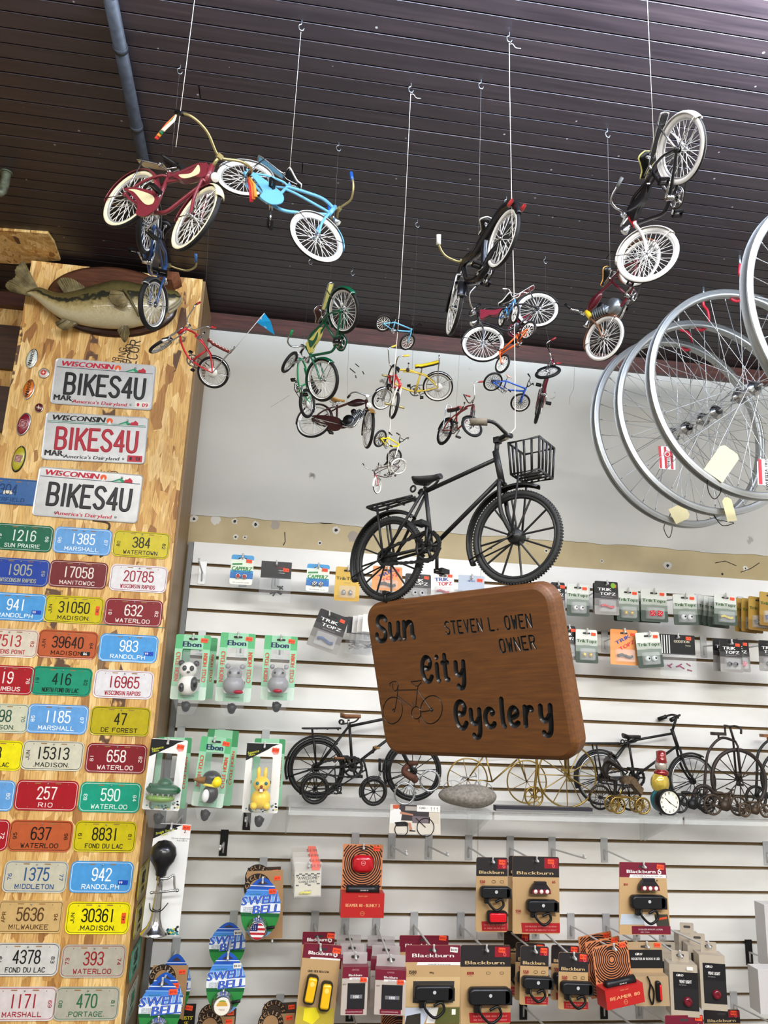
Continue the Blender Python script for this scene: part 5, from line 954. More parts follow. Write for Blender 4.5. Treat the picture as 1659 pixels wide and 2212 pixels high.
# river rock, dark bar, clock, ornament
b = MB(); b.use(mat((140, 134, 124), .8, 0, 'grey_river_stone', .35, 120, bump=.3)); c = at(1013, 1727, 2.37); b.ball((0, 0, 0), (.086, .055, .033), 28, 16); b.v = [(x * (1 + .05 * math.sin(y * 60 + 1)), y, z * (1 + .1 * math.sin(x * 30))) for x, y, z in b.v]
o = b.obj('river_rock'); o.location = (c.x, 2.385, shz(2.385) + .0355); tag(o, 'smooth grey oval rock lying on the shelf below the sign', 'rock')
b = MB(); p0, p1 = at(1070, 1745, 2.345), at(1278, 1752, 2.345); b.use(mat((44, 42, 50), .4)).box(((p0.x + p1.x) / 2, 2.352, shz(2.352) + .0085), (p1.x - p0.x, .03, .015)); b.use(STEEL).box(((p0.x + p1.x) / 2, 2.336, shz(2.337) + .004), (p1.x - p0.x, .003, .006)); tag(b.obj('dark_bar'), 'long flat dark bar lying along the shelf front right of the rock', 'bar')
c = at(1445, 1733, 2.365); t = thing('clock', 'round desk clock with a white face and black case on the shelf', 'clock', frame((c.x, 2.365, c.z), .10)); r = .0385
b = MB(); b.use(BLACK).lathe([(.004, .03), (r * .9, .028), (r, .015), (r, -.004), (r * .9, -.008), (r * .88, -.002), (.002, -.002)], (0, 0, 0), 'y', 36); b.obj('case', t)
b = MB(); b.use(mat((236, 232, 214), .5)).flat(oval(r * .87, r * .87, 36), -.0026); b.obj('dial', t); b = MB(); b.use(mat((20, 20, 20), .5))
for i in range(12): a = PI / 2 - 2 * PI * (i + 1) / 12; text(b, str(i + 1), r * .70 * math.cos(a), r * .70 * math.sin(a), .0068, -.003)
b.obj('numerals', t); b = MB(); b.use(mat((20, 20, 20), .5))
for a, l, wd in ((math.radians(138), .018, .0024), (math.radians(-32), .028, .0016)): e = Vector((math.cos(a), math.sin(a))); ribbon(b, [Vector((0, 0)) - e * .006, e * l], wd, -.0032, .0005)
b.ball((0, -.0035, 0), .0022); b.obj('clock_hand', t); b = MB(); b.use(BLACK); b.tube([(-.02, .012, -r), (-.026, .012, -c.z + shz(2.377) + .003)], .003, 8); b.tube([(.02, .012, -r), (.026, .012, -c.z + shz(2.377) + .003)], .003, 8); b.obj('foot', t)
c = at(1426, 1700, 2.44); zb = shz(2.44); t = thing('glass_ornament', 'shiny red, yellow and teal glass figure ornament behind the clock', 'ornament', Matrix.Translation((c.x, 2.44, zb)))
for nm, m, z, r in (('base', (40, 118, 128), .034, (.034, .025, .036)), ('body', (226, 196, 84), .086, (.03, .024, .034)), ('scarf', (150, 34, 40), .116, (.024, .02, .014)), ('head', (196, 186, 172), .138, (.019, .018, .02))):
    b = MB(); b.use(mat(m, .12, .5, coat=.8)).ball((.006 if z > .1 else 0, 0, z), r, 20, 12); b.obj(nm, t)
b = MB(); b.use(mat((150, 50, 48), .15, .4, coat=.8)).lathe([(.019, .148), (.015, .165), (.016, .182), (.004, .186)], (.008, 0, 0), 'z', 18); b.obj('hat', t)
# bronze rider
t = thing('rider_sculpture', 'dark bronze figure riding a bicycle left of the clock', 'sculpture', Matrix.Translation((at(1296, 1700, 2.43).x, 2.43, shz(2.43))), sg); BZ = mat((46, 40, 36), .4, .5, 'dark_bronze', .2, 60); r = .038
def wheelm(t, c, R, m, n=12, nm='wheel', tr=.0035, sp=.0011):
    b = MB(); b.use(m).ring(c, R - tr, tr, 'y', 36, 8); w = b.obj(nm, t); b = MB(); b.use(m)
    for i in range(n): a = 2 * PI * i / n; b.tube([Vector(c), Vector(c) + Vector((math.cos(a), 0, math.sin(a))) * (R - tr)], sp, 5, cap=False)
    b.cyl(Vector(c) - Vector((0, .008, 0)), Vector(c) + Vector((0, .008, 0)), .005, n=10); b.obj('spokes', w)
wheelm(t, (0, 0, r), r, BZ); wheelm(t, (.098, 0, r), r, BZ)
b = MB(); b.use(BZ); b.tube([(0, 0, r), (.048, 0, r - .005), (.085, 0, .105), (.098, 0, r)], .0028, 8); b.tube([(.048, 0, r - .005), (.022, 0, .086), (.085, 0, .095)], .0028, 8); b.tube([(.085, -.02, .118), (.085, 0, .108), (.085, .02, .118)], .0022, 8); b.box((.018, 0, .09), (.03, .014, .006)); b.obj('frame', t)
rd = bpy.data.meshes.new('rider'); V = [(.012, 0, .098), (.018, 0, .125), (.03, 0, .152), (.036, 0, .163), (.038, 0, .178), (.055, -.016, .135), (.085, -.02, .118), (.055, .016, .135), (.085, .02, .118), (.05, -.01, .092), (.042, -.012, .045), (.056, -.012, .040), (.055, .01, .088), (.056, .012, .055), (.07, .012, .050), (.028, -.013, .15), (.028, .013, .15)]
rd.from_pydata(V, [(0, 1), (1, 2), (2, 3), (3, 4), (2, 15), (15, 5), (5, 6), (2, 16), (16, 7), (7, 8), (0, 9), (9, 10), (10, 11), (0, 12), (12, 13), (13, 14)], []); ro = bpy.data.objects.new('rider_body', rd); C.objects.link(ro); ro.parent = t; rd.materials.append(BZ)
md = ro.modifiers.new('skin', 'SKIN'); rad = [.011, .011, .012, .005, .0095, .0045, .0035, .0045, .0035, .0065, .0048, .004, .0065, .0048, .004, .007, .007]
for q, x in zip(rd.skin_vertices[0].data, rad): q.radius = (x, x)
rd.skin_vertices[0].data[0].use_root = True; ro.modifiers.new('smooth', 'SUBSURF').levels = 1
# brass carriage, small iron motorcycles
t = thing('brass_carriage', 'old brass toy carriage with spoked wheels in front of the bronze rider', 'sculpture', Matrix.Translation((at(1331, 1745, 2.36).x, 2.36, shz(2.36))), sg); r = .0255
for x in (0, .080): wheelm(t, (x, -.012, r), r, BRASS, 14, 'wheel', .003, .0012); wheelm(t, (x, .03, r), r, BRASS, 14, 'wheel', .003, .0012)
b = MB(); b.use(BRASS).tube(spl([(-.02, 0, .03), (0, 0, .045), (.03, 0, .05), (.06, 0, .04), (.08, 0, .03)], 4), .003, 8); b.tube([(.01, 0, .045), (.02, 0, .075)], .0025, 8); b.box((.015, .008, .048), (.04, .03, .006)); b.obj('chassis', t)
b = MB(); b.use(mat((98, 80, 58), .6, .3, 'pierced_brass', .4, 200)); b.loft([[(.045 + .022 * u + .022 * math.cos(a), -.012 + .036 * v, .088 - .038 * u + .022 * math.sin(a)) for a in [PI * i / 8 for i in range(9)]] for u, v in ((0, 0), (0, 1))] , True); b.loft([[(.042, -.014, .095), (.078, -.014, .055), (.085, -.014, .075), (.056, -.014, .105)], [(.042, .026, .095), (.078, .026, .055), (.085, .026, .075), (.056, .026, .105)]], True, False); b.obj('hood', t)
def moto(px, Y, r, L, label, m):
    t = thing('motorcycle_sculpture', label, 'sculpture', Matrix.Translation((at(px, 1740, Y).x, Y, shz(Y))), sg); wheelm(t, (0, 0, r), r, m, 12); wheelm(t, (L, 0, r * .95), r * .95, m, 12); b = MB(); b.use(m)
    b.tube(spl([(0, 0, r), (L * .3, 0, r * .8), (L * .6, 0, r * .9), (L * .75, 0, r * 2.1), (L, 0, r)], 4), .0035, 8); b.tube([(0, 0, r), (L * .3, 0, r * 2.0), (L * .75, 0, r * 2.1)], .003, 8); b.tube([(L * .72, -.022, r * 2.5), (L * .78, 0, r * 2.4), (L * .72, .022, r * 2.5)], .002, 8); b.tube([(L * .75, 0, r * 2.0), (L * .77, 0, r * 2.45)], .003, 8); b.obj('frame', t)
    b = MB(); b.use(m).lathe([(.002, -.012), (r * .5, -.011), (r * .5, .011), (.002, .012)], (L * .45, 0, r * .95), 'y', 16); b.cyl((L * .45, 0, r), (L * .55, 0, r * 1.75), r * .28, n=10); b.obj('engine', t); b = MB(); b.use(m).ball((L * .25, 0, r * 2.1), (r * .55, .011, r * .16)); b.obj('saddle', t)
moto(1468, 2.40, .030, .092, 'small black iron motorcycle right beside the clock', IRON); moto(1540, 2.37, .032, .085, 'bronze iron motorcycle below the penny-farthing', mat((70, 58, 48), .5, .4, 'bronzed_iron'))
moto(1608, 2.345, .022, .07, 'tiny brown tricycle model at the front of the shelf', mat((80, 66, 52), .5, .4, 'bronzed_iron'))
# printed snapshot hung from the shelf lip
q = [at(*p, 2.32) for p in ((842, 1737), (950, 1740), (953, 1808), (843, 1800))]; c = sum(q, Vector()) / 4; w_, h_ = (q[1] - q[0]).length, (q[0] - q[3]).length
t = thing('photo_print', 'colour photo print of a person riding a bicycle, taped below the shelf', 'photo', frame((c.x, 2.3288, c.z), 0, .01)); b = MB(); b.use(mat((214, 206, 192), .4)).prism([(-w_ / 2, -h_ / 2), (w_ / 2 + .004, -h_ / 2), (w_ / 2, h_ / 2), (-w_ / 2, h_ / 2)], 0, .0006); b.obj('paper', t)
b = MB(); X = lambda u: -w_ / 2 + w_ * u; Z = lambda v: h_ / 2 - h_ * v
def blob(c, pts, k): b.use(mat(c, .5)); b.flat([(X(u), Z(v)) for u, v in reversed(pts)], -.0002 * k)
blob((60, 54, 56), [(.18, .0), (.98, .0), (.98, .55), (.18, .55)], 1); blob((206, 196, 178), [(.78, .2), (.98, .2), (.98, .62), (.78, .62)], 2); blob((112, 100, 104), [(.45, .38), (.8, .4), (.8, .62), (.45, .62)], 2); blob((168, 160, 150), [(.3, .05), (.55, .05), (.55, .2), (.3, .2)], 2)
blob((232, 230, 226), [(.0, .25), (.08, .16), (.2, .17), (.24, .3), (.22, .62), (.0, .66)], 3); blob((186, 132, 104), [(.2, .24), (.46, .32), (.46, .37), (.2, .33)], 4); blob((40, 36, 40), [(.1, .62), (.3, .58), (.4, .64), (.36, .74), (.14, .76)], 4); blob((190, 136, 108), [(.36, .62), (.42, .62), (.46, .86), (.41, .87)], 5)
blob((196, 90, 60), [(.05, .02), (.17, .0), (.19, .1), (.13, .16), (.06, .14)], 5); blob((40, 38, 40), [(.4, .86), (.52, .88), (.52, .92), (.4, .91)], 6)
b.use(BLACK); b.m = Matrix.Translation((0, -.0015, 0))
for cx, cz, R in ((.72, .76, .17), (.24, .98, .13)): b.ring((X(cx), 0, Z(min(cz, .85))), R * w_, .0012, 'y', 28, 4)
b.tube([(X(.52), 0, Z(.45)), (X(.72), 0, Z(.76))], .001, 4); b.m = I4; b.obj('picture', t)
b = MB(); b.use(WHITE).prism([(X(.53), Z(.0)), (X(1.0), Z(.0)), (X(1.0), Z(.22)), (X(.53), Z(.22))], -.002, -.0014); b.use(BLACK); text(b, 'CALE -', X(.66), Z(.09), .0055, -.0022)
for u in (.82, .88, .94): ribbon(b, [Vector((X(u), Z(.19))), Vector((X(u), Z(.06)))], .0008, -.0021, .0002); ribbon(b, [Vector((X(u) - .0018, Z(.09))), Vector((X(u), Z(.055))), Vector((X(u) + .0018, Z(.09)))], .0008, -.0021, .0002)
b.obj('caption_strip', t)
# ---------------------------------------------------------------- number plates on the column
PL = {'blue': ((98, 158, 216), (240, 244, 246)), 'green': ((6, 98, 70), (226, 236, 228)), 'yel': ((200, 184, 8), (22, 22, 20)), 'navy': ((24, 62, 156), (170, 172, 150)), 'mar': ((112, 30, 36), (232, 222, 214)), 'white': ((222, 220, 222), (156, 26, 46)),
 'sky': ((74, 152, 214), (242, 246, 248)), 'dred': ((128, 20, 32), (238, 232, 226)), 'cream': ((212, 202, 184), (176, 44, 52)), 'orange': ((184, 88, 46), (30, 20, 16)), 'red': ((164, 10, 28), (240, 232, 226)), 'jade': ((18, 142, 108), (14, 40, 32)),
 'pale': ((204, 204, 178), (44, 84, 66)), 'olive': ((182, 166, 12), (24, 22, 14)), 'bone': ((206, 202, 180), (24, 24, 22)), 'teal': ((10, 152, 122), (228, 240, 232)), 'grey': ((196, 192, 170), (40, 82, 136)), 'tan': ((204, 170, 112), (92, 64, 36)),
 'byel': ((236, 222, 4), (20, 20, 18)), 'silv': ((206, 204, 198), (24, 24, 26)), 'dull': ((180, 174, 158), (150, 34, 40)), 'pink': ((216, 206, 204), (160, 34, 50)), 'moss': ((176, 172, 156), (44, 104, 70)), 'deer': ((44, 92, 148), (24, 56, 104))}
def bplate(px, py, sch, num, town, l='', r='', stick=None, label='', w_=.1645, h_=.079, hang=None, sq=False):
    bg, fg = PL[sch]; M = hang if hang else frame(at(px, py, CF - .001), 0, 0); t = thing('bicycle_plate', label, 'license plate', M, 'small bicycle license plates'); FG = mat(fg, .4)
    BGM = mat(bg, .38, .0, noise=.10, nscale=55, coat=.3); b = MB(); b.use(BGM); o = rrect(w_, h_, .006 if sq else .016, 6); i_ = rrect(w_ - .005, h_ - .005, .004 if sq else .0137, 6)
    n = len(o); A = b.addv([(x, 0, z) for x, z in o]); B_ = b.addv([(x, -.0016, z) for x, z in o]); D_ = b.addv([(x, -.0010, z) for x, z in i_])
    b.addf([(A + k, B_ + k, B_ + (k + 1) % n, A + (k + 1) % n) for k in range(n)] + [(B_ + k, D_ + k, D_ + (k + 1) % n, B_ + (k + 1) % n) for k in range(n)]); b.addf([tuple(D_ + k for k in reversed(range(n)))]); b.obj('plate_blank', t)
    b = MB(); b.use(FG); q = [Vector(p) for p in rrect(w_ - .008, h_ - .008, .0125 if not sq else .005, 6)]; ribbon(b, q + [q[0]], .0012, -.0010, .0005, True); b.obj('painted_border', t)
    b = MB(); b.use(FG); nw = min(.0135 * len(num) + .004 * (len(num) - 1), .108); stroke(b, num, 0, .006, .030, -.0010, .0038, .0012, width=nw if len(num) > 1 else .012); stroke(b, town, 0, -.0245, .0105, -.0010, .0020, .0008, width=min(.012 * len(town), .098))
    if l: stroke(b, l, -.066, -.001, .0085, -.0010, .0016, .0008, .75, PI / 2)
    if r: stroke(b, r, .066, -.001, .0085, -.0010, .0016, .0008, .75, -PI / 2)
    b.obj('embossed_lettering', t)
    b = MB(); b.use(STEEL).ball((0, -.0022, .0305), (.0024, .0018, .0024), 10, 6); b.obj('screw', t)
    b = MB(); b.use(mat((150, 112, 66), .8))
    for x in (-.027, .027): b.flat(rrect(.016, .0026, .0012, 3, x, .0312), -.00125)
    for x, z in ((-.054, .0295), (.054, .0295), (-.046, -.0295), (.046, -.0295)): b.flat(oval(.0014, .0014, 8, x, z), -.00125)
    b.obj('mounting_slot', t)
    if stick:
        c, sx, sz, a, s, hh = stick; b = MB(); b.m = Matrix.Translation((sx, 0, sz)) @ Matrix.Rotation(a, 4, 'Y'); b.use(mat(c, .4)).prism(rrect(.026, .011, .001, 2), -.0022, -.001); b.use(WHITE if c != (226, 84, 40) else BLACK); text(b, s, -.006 if s == '99' else 0, 0, hh, -.0024); b.obj('year_sticker', t)
    return t
BL99 = ((20, 66, 176), .058, -.013, .0, '99', .007); OR74 = ((226, 84, 40), .066, .0, PI / 2, '74', .007)
def c8(x, y): return .2486 * x, 1110 + .2486 * y
def n1(x, y): return .2586 * x, 1640 + .2586 * y
for args in ((c8, 205, 207, 'green', '1216', 'SUN PRAIRIE', '19', '66', None, 'dark green plate 1216 SUN PRAIRIE'), (c8, 720, 237, 'blue', '1385', 'MARSHALL', '86', '87', None, 'light blue plate 1385 MARSHALL'), (c8, 1228, 268, 'yel', '384', 'WATERTOWN', '80', '82', None, 'yellow plate 384 WATERTOWN'),
 (c8, 170, 505, 'navy', '1905', 'WISCONSIN RAPIDS', '19', '69', None, 'deep blue plate 1905 WISCONSIN RAPIDS'), (c8, 680, 528, 'mar', '17058', 'MANITOWOC', '', '', None, 'maroon plate 17058 MANITOWOC'), (c8, 1205, 562, 'white', '20785', 'WISCONSIN RAPIDS', '', '', None, 'white plate 20785 WISCONSIN RAPIDS in red'),
 (c8, 140, 808, 'sky', '941', 'RANDOLPH', '', '', BL99, 'blue plate 941 RANDOLPH with a 99 sticker'), (c8, 643, 832, 'yel', '31050', 'MADISON', 'JUN', '', OR74, 'yellow plate 31050 MADISON with an orange sticker'), (c8, 1160, 858, 'dred', '632', 'WATERLOO', '81', '82', None, 'dark red plate 632 WATERLOO'),
 (c8, 70, 1120, 'cream', '7513', 'STEVENS POINT', '', '82', None, 'cream plate with red 513, cut by the left edge'), (c8, 588, 1135, 'orange', '39640', 'MADISON', 'JUN', '84', ((20, 20, 20), .052, -.024, 0, '86', .008), 'orange brown plate 39640 MADISON'), (c8, 1118, 1168, 'sky', '983', 'RANDOLPH', '', '', BL99, 'blue plate 983 RANDOLPH with a 99 sticker'),
 (c8, 30, 1440, 'red', '119', 'COLUMBUS', '', '76', None, 'red plate ending 19 COLUMBUS, cut by the left edge'), (c8, 535, 1455, 'jade', '416', 'NORTH FOND DU LAC', '19', '82', None, 'green plate 416 NORTH FOND DU LAC'), (c8, 1075, 1482, 'white', '16965', 'WISCONSIN RAPIDS', '', '', None, 'white plate 16965 WISCONSIN RAPIDS in red'),
 (c8, -15, 1772, 'pale', '1198', 'MADISON', '', '70', None, 'pale grey plate ending 98 in green, cut by the left edge'), (c8, 500, 1783, 'blue', '1185', 'MARSHALL', '86', '87', None, 'light blue plate 1185 MARSHALL'), (c8, 1045, 1802, 'olive', '47', 'DE FOREST', '', '', None, 'olive yellow plate 47 DE FOREST'),
 (c8, -75, 2095, 'byel', '128', 'FOND DU LAC', '', '', None, 'bright yellow plate ending 8, cut by the left edge'), (c8, 458, 2100, 'bone', '15313', 'MADISON', 'JUN', '', None, 'cream plate 15313 MADISON in black'), (c8, 1010, 2125, 'dred', '658', 'WATERLOO', '81', '82', None, 'red plate 658 WATERLOO'),
 (n1, -145, 300, 'blue', '102', 'RIO', '', '80', None, 'light blue plate sliver with 80 at the left edge'), (n1, 390, 303, 'red', '257', 'RIO', '', '', None, 'bright red plate 257 RIO'), (n1, 920, 318, 'teal', '590', 'WATERLOO', '83', '84', None, 'teal green plate 590 WATERLOO'),
 (n1, -195, 630, 'red', '104', 'RIO', '', '72', None, 'red plate sliver with 72 at the left edge'), (n1, 340, 640, 'orange', '637', 'WATERLOO', '95', '96', None, 'orange brown plate 637 WATERLOO'), (n1, 878, 645, 'yel', '8831', 'FOND DU LAC', '19', '81', None, 'yellow plate 8831 FOND DU LAC'),
 (n1, 298, 980, 'grey', '1375', 'MIDDLETON', '76', '77', None, 'greyish plate 1375 MIDDLETON in blue'), (n1, 848, 983, 'sky', '942', 'RANDOLPH', '', '', BL99, 'blue plate 942 RANDOLPH with a 99 sticker'), (n1, 250, 1315, 'tan', '5636', 'MILWAUKEE', 'APR', '94', None, 'tan square-cornered plate 5636 MILWAUKEE'), (n1, 820, 1325, 'byel', '30361', 'MADISON', 'JUN', '', OR74, 'bright yellow plate 30361 MADISON'),
 (n1, 222, 1672, 'silv', '4378', 'FOND DU LAC', '19', '83', None, 'silver white plate 4378 FOND DU LAC in black'), (n1, 780, 1685, 'dull', '393', 'WATERLOO', '73', '74', None, 'dirty grey plate 393 WATERLOO in red'), (n1, 195, 2042, 'pink', '1171', 'MARSHALL', '', '69', None, 'whitish plate 1171 MARSHALL in red'), (n1, 725, 2040, 'moss', '470', 'PORTAGE', '80', '81', None, 'grey plate 470 PORTAGE in green')):
    f_, x, y = args[:3]; bplate(*f_(x, y), *args[3:8], args[8], args[9] + (' on the column' if len(args[9].split()) < 9 else ''), sq=args[3] == 'tan')
bplate(62 * .2773, 540 + 1880 * .2773, 'deer', '304', 'DEERFIELD', '', '', ((226, 214, 184), 0, -.003, 0, 'EXP 1989', .0045), 'dull blue plate DEERFIELD with a paper strip, left of a big plate', sq=True)
def flank(px, py): p = atx(px, py, CX1 + .0092); return Matrix.Translation(p) @ Matrix.Rotation(PI / 2, 4, 'Z')
for (x, y), sch, nm, tw, lb in (((1195, 1000), 'olive', '812', 'LODI', 'uppermost yellow plate seen edge-on on the right side of the column'), ((1165, 1315), 'olive', '330', 'LODI', 'second yellow plate seen edge-on on the right side of the column'), ((1130, 1665), 'jade', '516', 'LODI', 'green plate seen edge-on on the right side of the column'), ((1100, 2010), 'moss', '388', 'LODI', 'lowest grey green plate edge-on on the right side of the column')):
    bplate(0, 0, sch, nm, tw, '', '', None, lb, hang=flank(*n1(x, y)))
def carplate(q, wis, num, numc, topc, mar, yr, label, lines, diary, stk, tilt=0):
    P4 = [at(*p, CF - .001) for p in q]; c = sum(P4, Vector()) / 4; a = math.atan2((P4[1] - P4[0]).z, (P4[1] - P4[0]).x); t = thing('license_plate', label, 'license plate', frame(c, 0, -a), 'car license plates'); w_, h_ = .3048, .1524
    BG = mat((190, 190, 188), .35, .2, noise=.12, nscale=30, coat=.2); b = MB(); b.use(BG); o = rrect(w_, h_, .012, 6); i_ = rrect(w_ - .007, h_ - .007, .009, 6); n = len(o); A = b.addv([(x, 0, z) for x, z in o]); B_ = b.addv([(x, -.0025, z) for x, z in o]); D_ = b.addv([(x, -.0014, z) for x, z in i_])
    b.addf([(A + k, B_ + k, B_ + (k + 1) % n, A + (k + 1) % n) for k in range(n)] + [(B_ + k, D_ + k, D_ + (k + 1) % n, B_ + (k + 1) % n) for k in range(n)]); b.addf([tuple(D_ + k for k in reversed(range(n)))]); b.obj('plate_blank', t)
    b = MB(); b.use(mat(numc, .4)); stroke(b, num, .004, -.006, .066, -.0014, .0100, .0016, width=.236); b.obj('embossed_number', t)
    b = MB(); b.use(mat(topc, .5)); text(b, 'WISCONSIN', -.056, .0605, .0175, -.0018, .156, .22, bold=.0013)
    for z, c in lines: b.use(mat(c, .5)).rect(-.146, z, .146, z + .0018, -.0017)
    b.use(mat((226, 92, 40), .5)).flat(oval(.0095, .0095, 20, .036, .058), -.0017); b.use(mat((214, 214, 210), .5)).flat([(.030, .047), (.042, .047), (.037, .060)], -.0019)
    b.use(mat((30, 140, 100), .5)).flat([(.058, .0475), (.112, .0475), (.1, .053), (.086, .060), (.074, .055)], -.0017); b.use(mat((150, 190, 160), .5)).flat([(.066, .0478), (.09, .0478), (.084, .054)], -.0019); b.use(mat((184, 40, 56), .5)).flat([(.096, .048), (.122, .048), (.122, .056), (.113, .064), (.107, .058), (.1, .057)], -.0020)
    b.use(BLACK); text(b, mar, -.117, -.0535, .0185, -.0018, bold=.0014); b.use(mat(diary, .5)); text(b, "America's Dairyland", -.006, -.0625, .0115, -.0018, .162, .15, bold=.0005)
    b.obj('printed_lettering', t)
    b = MB(); b.use(STEEL)
    for x, z in ((-.09, .062), (.09, .062), (-.087, -.062), (.087, -.062)): b.ball((x, -.003, z), (.0035, .0022, .0035), 10, 6)
    b.obj('screw', t)
    if stk: b = MB(); b.use(mat(stk[0], .4)).prism(rrect(.044, .020, .001, 2, .121, -.060), -.0026, -.0014); b.use(mat(stk[1], .5)); text(b, yr, .130, -.060, .013, -.0029, bold=.0006); b.flat(oval(.004, .006, 10, .109, -.060), -.0029); b.obj('year_sticker', t)
g1 = lambda *ps: [(.2773 * x, 540 + .2773 * y) for x, y in ps]
BLK3, CRIM = (26, 26, 28), (184, 26, 50)
carplate(g1((435, 845), (1210, 905), (1190, 1250), (395, 1195)), 0, 'BIKES4U', BLK3, CRIM, 'MAR', '09', 'topmost plate BIKES4U in black with red WISCONSIN heading', [(.046, (40, 44, 70))], CRIM, ((222, 216, 206), CRIM))
carplate(g1((365, 1265), (1155, 1310), (1130, 1675), (322, 1622)), 0, 'BIKES4U', (170, 24, 44), BLK3, 'MAR', '01', 'middle plate BIKES4U in red with black WISCONSIN heading', [(.0475, (34, 140, 110)), (.043, (30, 110, 90))], BLK3, (CRIM, BLK3))
carplate([(86, 1009), (308, 1028), (297, 1128), (71, 1114)], 0, 'BIKES4U', BLK3, CRIM, '', '', 'lowest plate BIKES4U in black, scratched and dented', [(.046, (40, 44, 70))], CRIM, None)
# ---------------------------------------------------------------- head badges
def badge(px, py, a, b_, rot, c, rim, label, txt=None, tc=None, inner=None, pointed=False):
    t = thing('head_badge', label, 'badge', frame(at(px, py, CF), 0, rot), 'bicycle head badges'); out = oval(a, b_, 32)
    if pointed: out = [(x * (1 - .25 * abs(z / b_) ** 1.5), z) for x, z in out]
    b = MB(); b.use(rim); b.loft([[(x * s_, y, z * s_) for x, z in out] for s_, y in ((1, 0), (1, -.003), (.95, -.0048), (.88, -.005))]); b.obj('metal_rim', t)
    b = MB(); b.use(mat(c, .3, coat=.6)); b.loft([[(x * s_, y, z * s_) for x, z in out] for s_, y in ((.88, -.0050), (.86, -.0062), (.5, -.0080), (.1, -.0085))]); b.obj('enamel', t)
    if txt: b = MB(); b.use(mat(tc, .5)); text(b, txt, 0, 0, a * .62, -.0095, b_ * 1.5, 0, -PI / 2, bold=.00025); b.obj('lettering', t)
    if inner:
        b = MB(); b.use(mat(inner, .4)); b.prism(rrect(a * 1.2, a * 1.3, .002, 2), -.0092, -.008); q = [Vector(p) for p in rrect(a * 1.1, a * 1.2, .002, 2)]; b.use(mat((226, 200, 190), .4)); ribbon(b, q + [q[0]], .0008, -.0092, .0003, True)
        for i in range(4): b.rect(-a * .35, -a * .4 + i * a * .22, a * .35, -a * .34 + i * a * .22, -.0094)
        b.obj('emblem', t)
    for s_ in (-1, 1): b = MB(); b.use(STEEL).ball((0, -.006, s_ * b_ * .9), .0014, 8, 5); b.obj('rivet', t)
badge(69.5, 775.5, .0165, .034, .12, (214, 220, 210), CHROME, 'silver white oval badge with SCHWINN written down it', 'SCHWINN', (20, 20, 22)); badge(63, 842, .0170, .0345, .08, (206, 108, 24), CHROME, 'orange pointed oval badge with SCHWINN written down it', 'SCHWINN', (20, 20, 22), pointed=True)
badge(52, 917, .0185, .038, .13, (128, 24, 44), STEEL, 'dark red oval badge with a pale emblem', None, None, (128, 30, 48)); badge(41, 992, .0180, .042, .10, (176, 164, 30), mat((50, 56, 40), .4, .6), 'yellow green oval badge with a brown centre plaque', None, None, (136, 84, 66))
badge(95.5, 807, .0165, .0170, 0, (214, 206, 196), CHROME, 'small round white badge with a red centre', None, None, None); badge(85, 882, .0125, .0155, 0, (92, 18, 28), CHROME, 'small round dark red badge with a star', None)
p = at(95.5, 807, CF); b = MB(); b.m = frame(p); b.use(mat((190, 50, 44), .4)).flat(oval(.0085, .0085, 20), -.0090); b.use(BLACK)
for i, ch in enumerate('SCHWINN'): a = PI * .85 - i * PI * .7 / 6; text(b, ch, .0118 * math.cos(a), .0118 * math.sin(a), .004, -.0088, None, 0, a - PI / 2)
o = b.obj('round_emblem'); q = [x for x in C.objects if x.get('label') == 'small round white badge with a red centre'][0]; o.parent = q; o.matrix_parent_inverse = q.matrix_world.inverted()
for lab, r_ in (('small round dark red badge with a star', .008), ('small round white badge with a red centre', .006)):
    q = [x for x in C.objects if x.get('label') == lab][0]; b = MB(); b.use(mat((230, 214, 200), .3)); st5 = [(r_ * (1 if i % 2 == 0 else .25) * math.cos(PI / 2 + i * PI / 4), r_ * (1 if i % 2 == 0 else .25) * math.sin(PI / 2 + i * PI / 4)) for i in range(8)]; b.prism(st5, -.0102, -.0085); b.obj('star', q)
# ---------------------------------------------------------------- mounted bass
g7 = lambda x, y: (.2773 * x, 440 + .2773 * y)
c = at(*g7(880, 770), CF); t = thing('fish_plaque', 'oval dark wooden plaque behind the mounted fish', 'plaque', frame(c, 0, 0))
PW = wood_mat('plaque_wood', (62, 34, 22), (98, 58, 36), (4, 30, 40), .3, .4); e0, e1 = at(*g7(352, 780), CF), at(*g7(1368, 850), CF); A_ = (e1.x - e0.x) / 2; Bz = .121
b = MB(); b.use(PW); b.loft([[(x * k, y, z * k) for x, z in oval(A_, Bz, 64)] for k, y in ((1, 0), (1, -.010), (.965, -.014), (.93, -.017), (.90, -.019))]); b.obj('board', t)
b = MB(); b.use(mat((44, 24, 18), .35)); b.loft([[(x * k, y, z * k) for x, z in oval(A_, Bz, 64)] for k, y in ((1.004, -.001), (1.004, -.0105), (.985, -.0125))], False); b.obj('dark_edge', t)
F0 = at(*g7(800, 760), CF - .055); fish = thing('mounted_fish', 'mounted largemouth bass with its tail curling past the column edge', 'fish', frame(F0))
def fx(x, y, dep=0): p = at(*g7(x, y), CF - .055 - dep) - F0; return p
top = [(205, 690), (260, 665), (320, 655), (400, 685), (480, 700), (560, 690), (680, 660), (800, 625), (900, 605), (1000, 612), (1080, 630), (1180, 640), (1290, 655), (1380, 685), (1412, 720)]
bot = [(215, 705), (255, 725), (310, 770), (380, 830), (470, 890), (560, 920), (680, 950), (800, 965), (900, 970), (1000, 965), (1080, 950), (1180, 930), (1280, 890), (1370, 820), (1408, 762)]
TF = NT('bass_skin'); sepx = TF.n('ShaderNodeAttribute', _attribute_name='girth'); nz = TF.n('ShaderNodeTexNoise', Scale=70.0, Detail=4.0); TF.l(TF.mapping(), nz.inputs['Vector'])
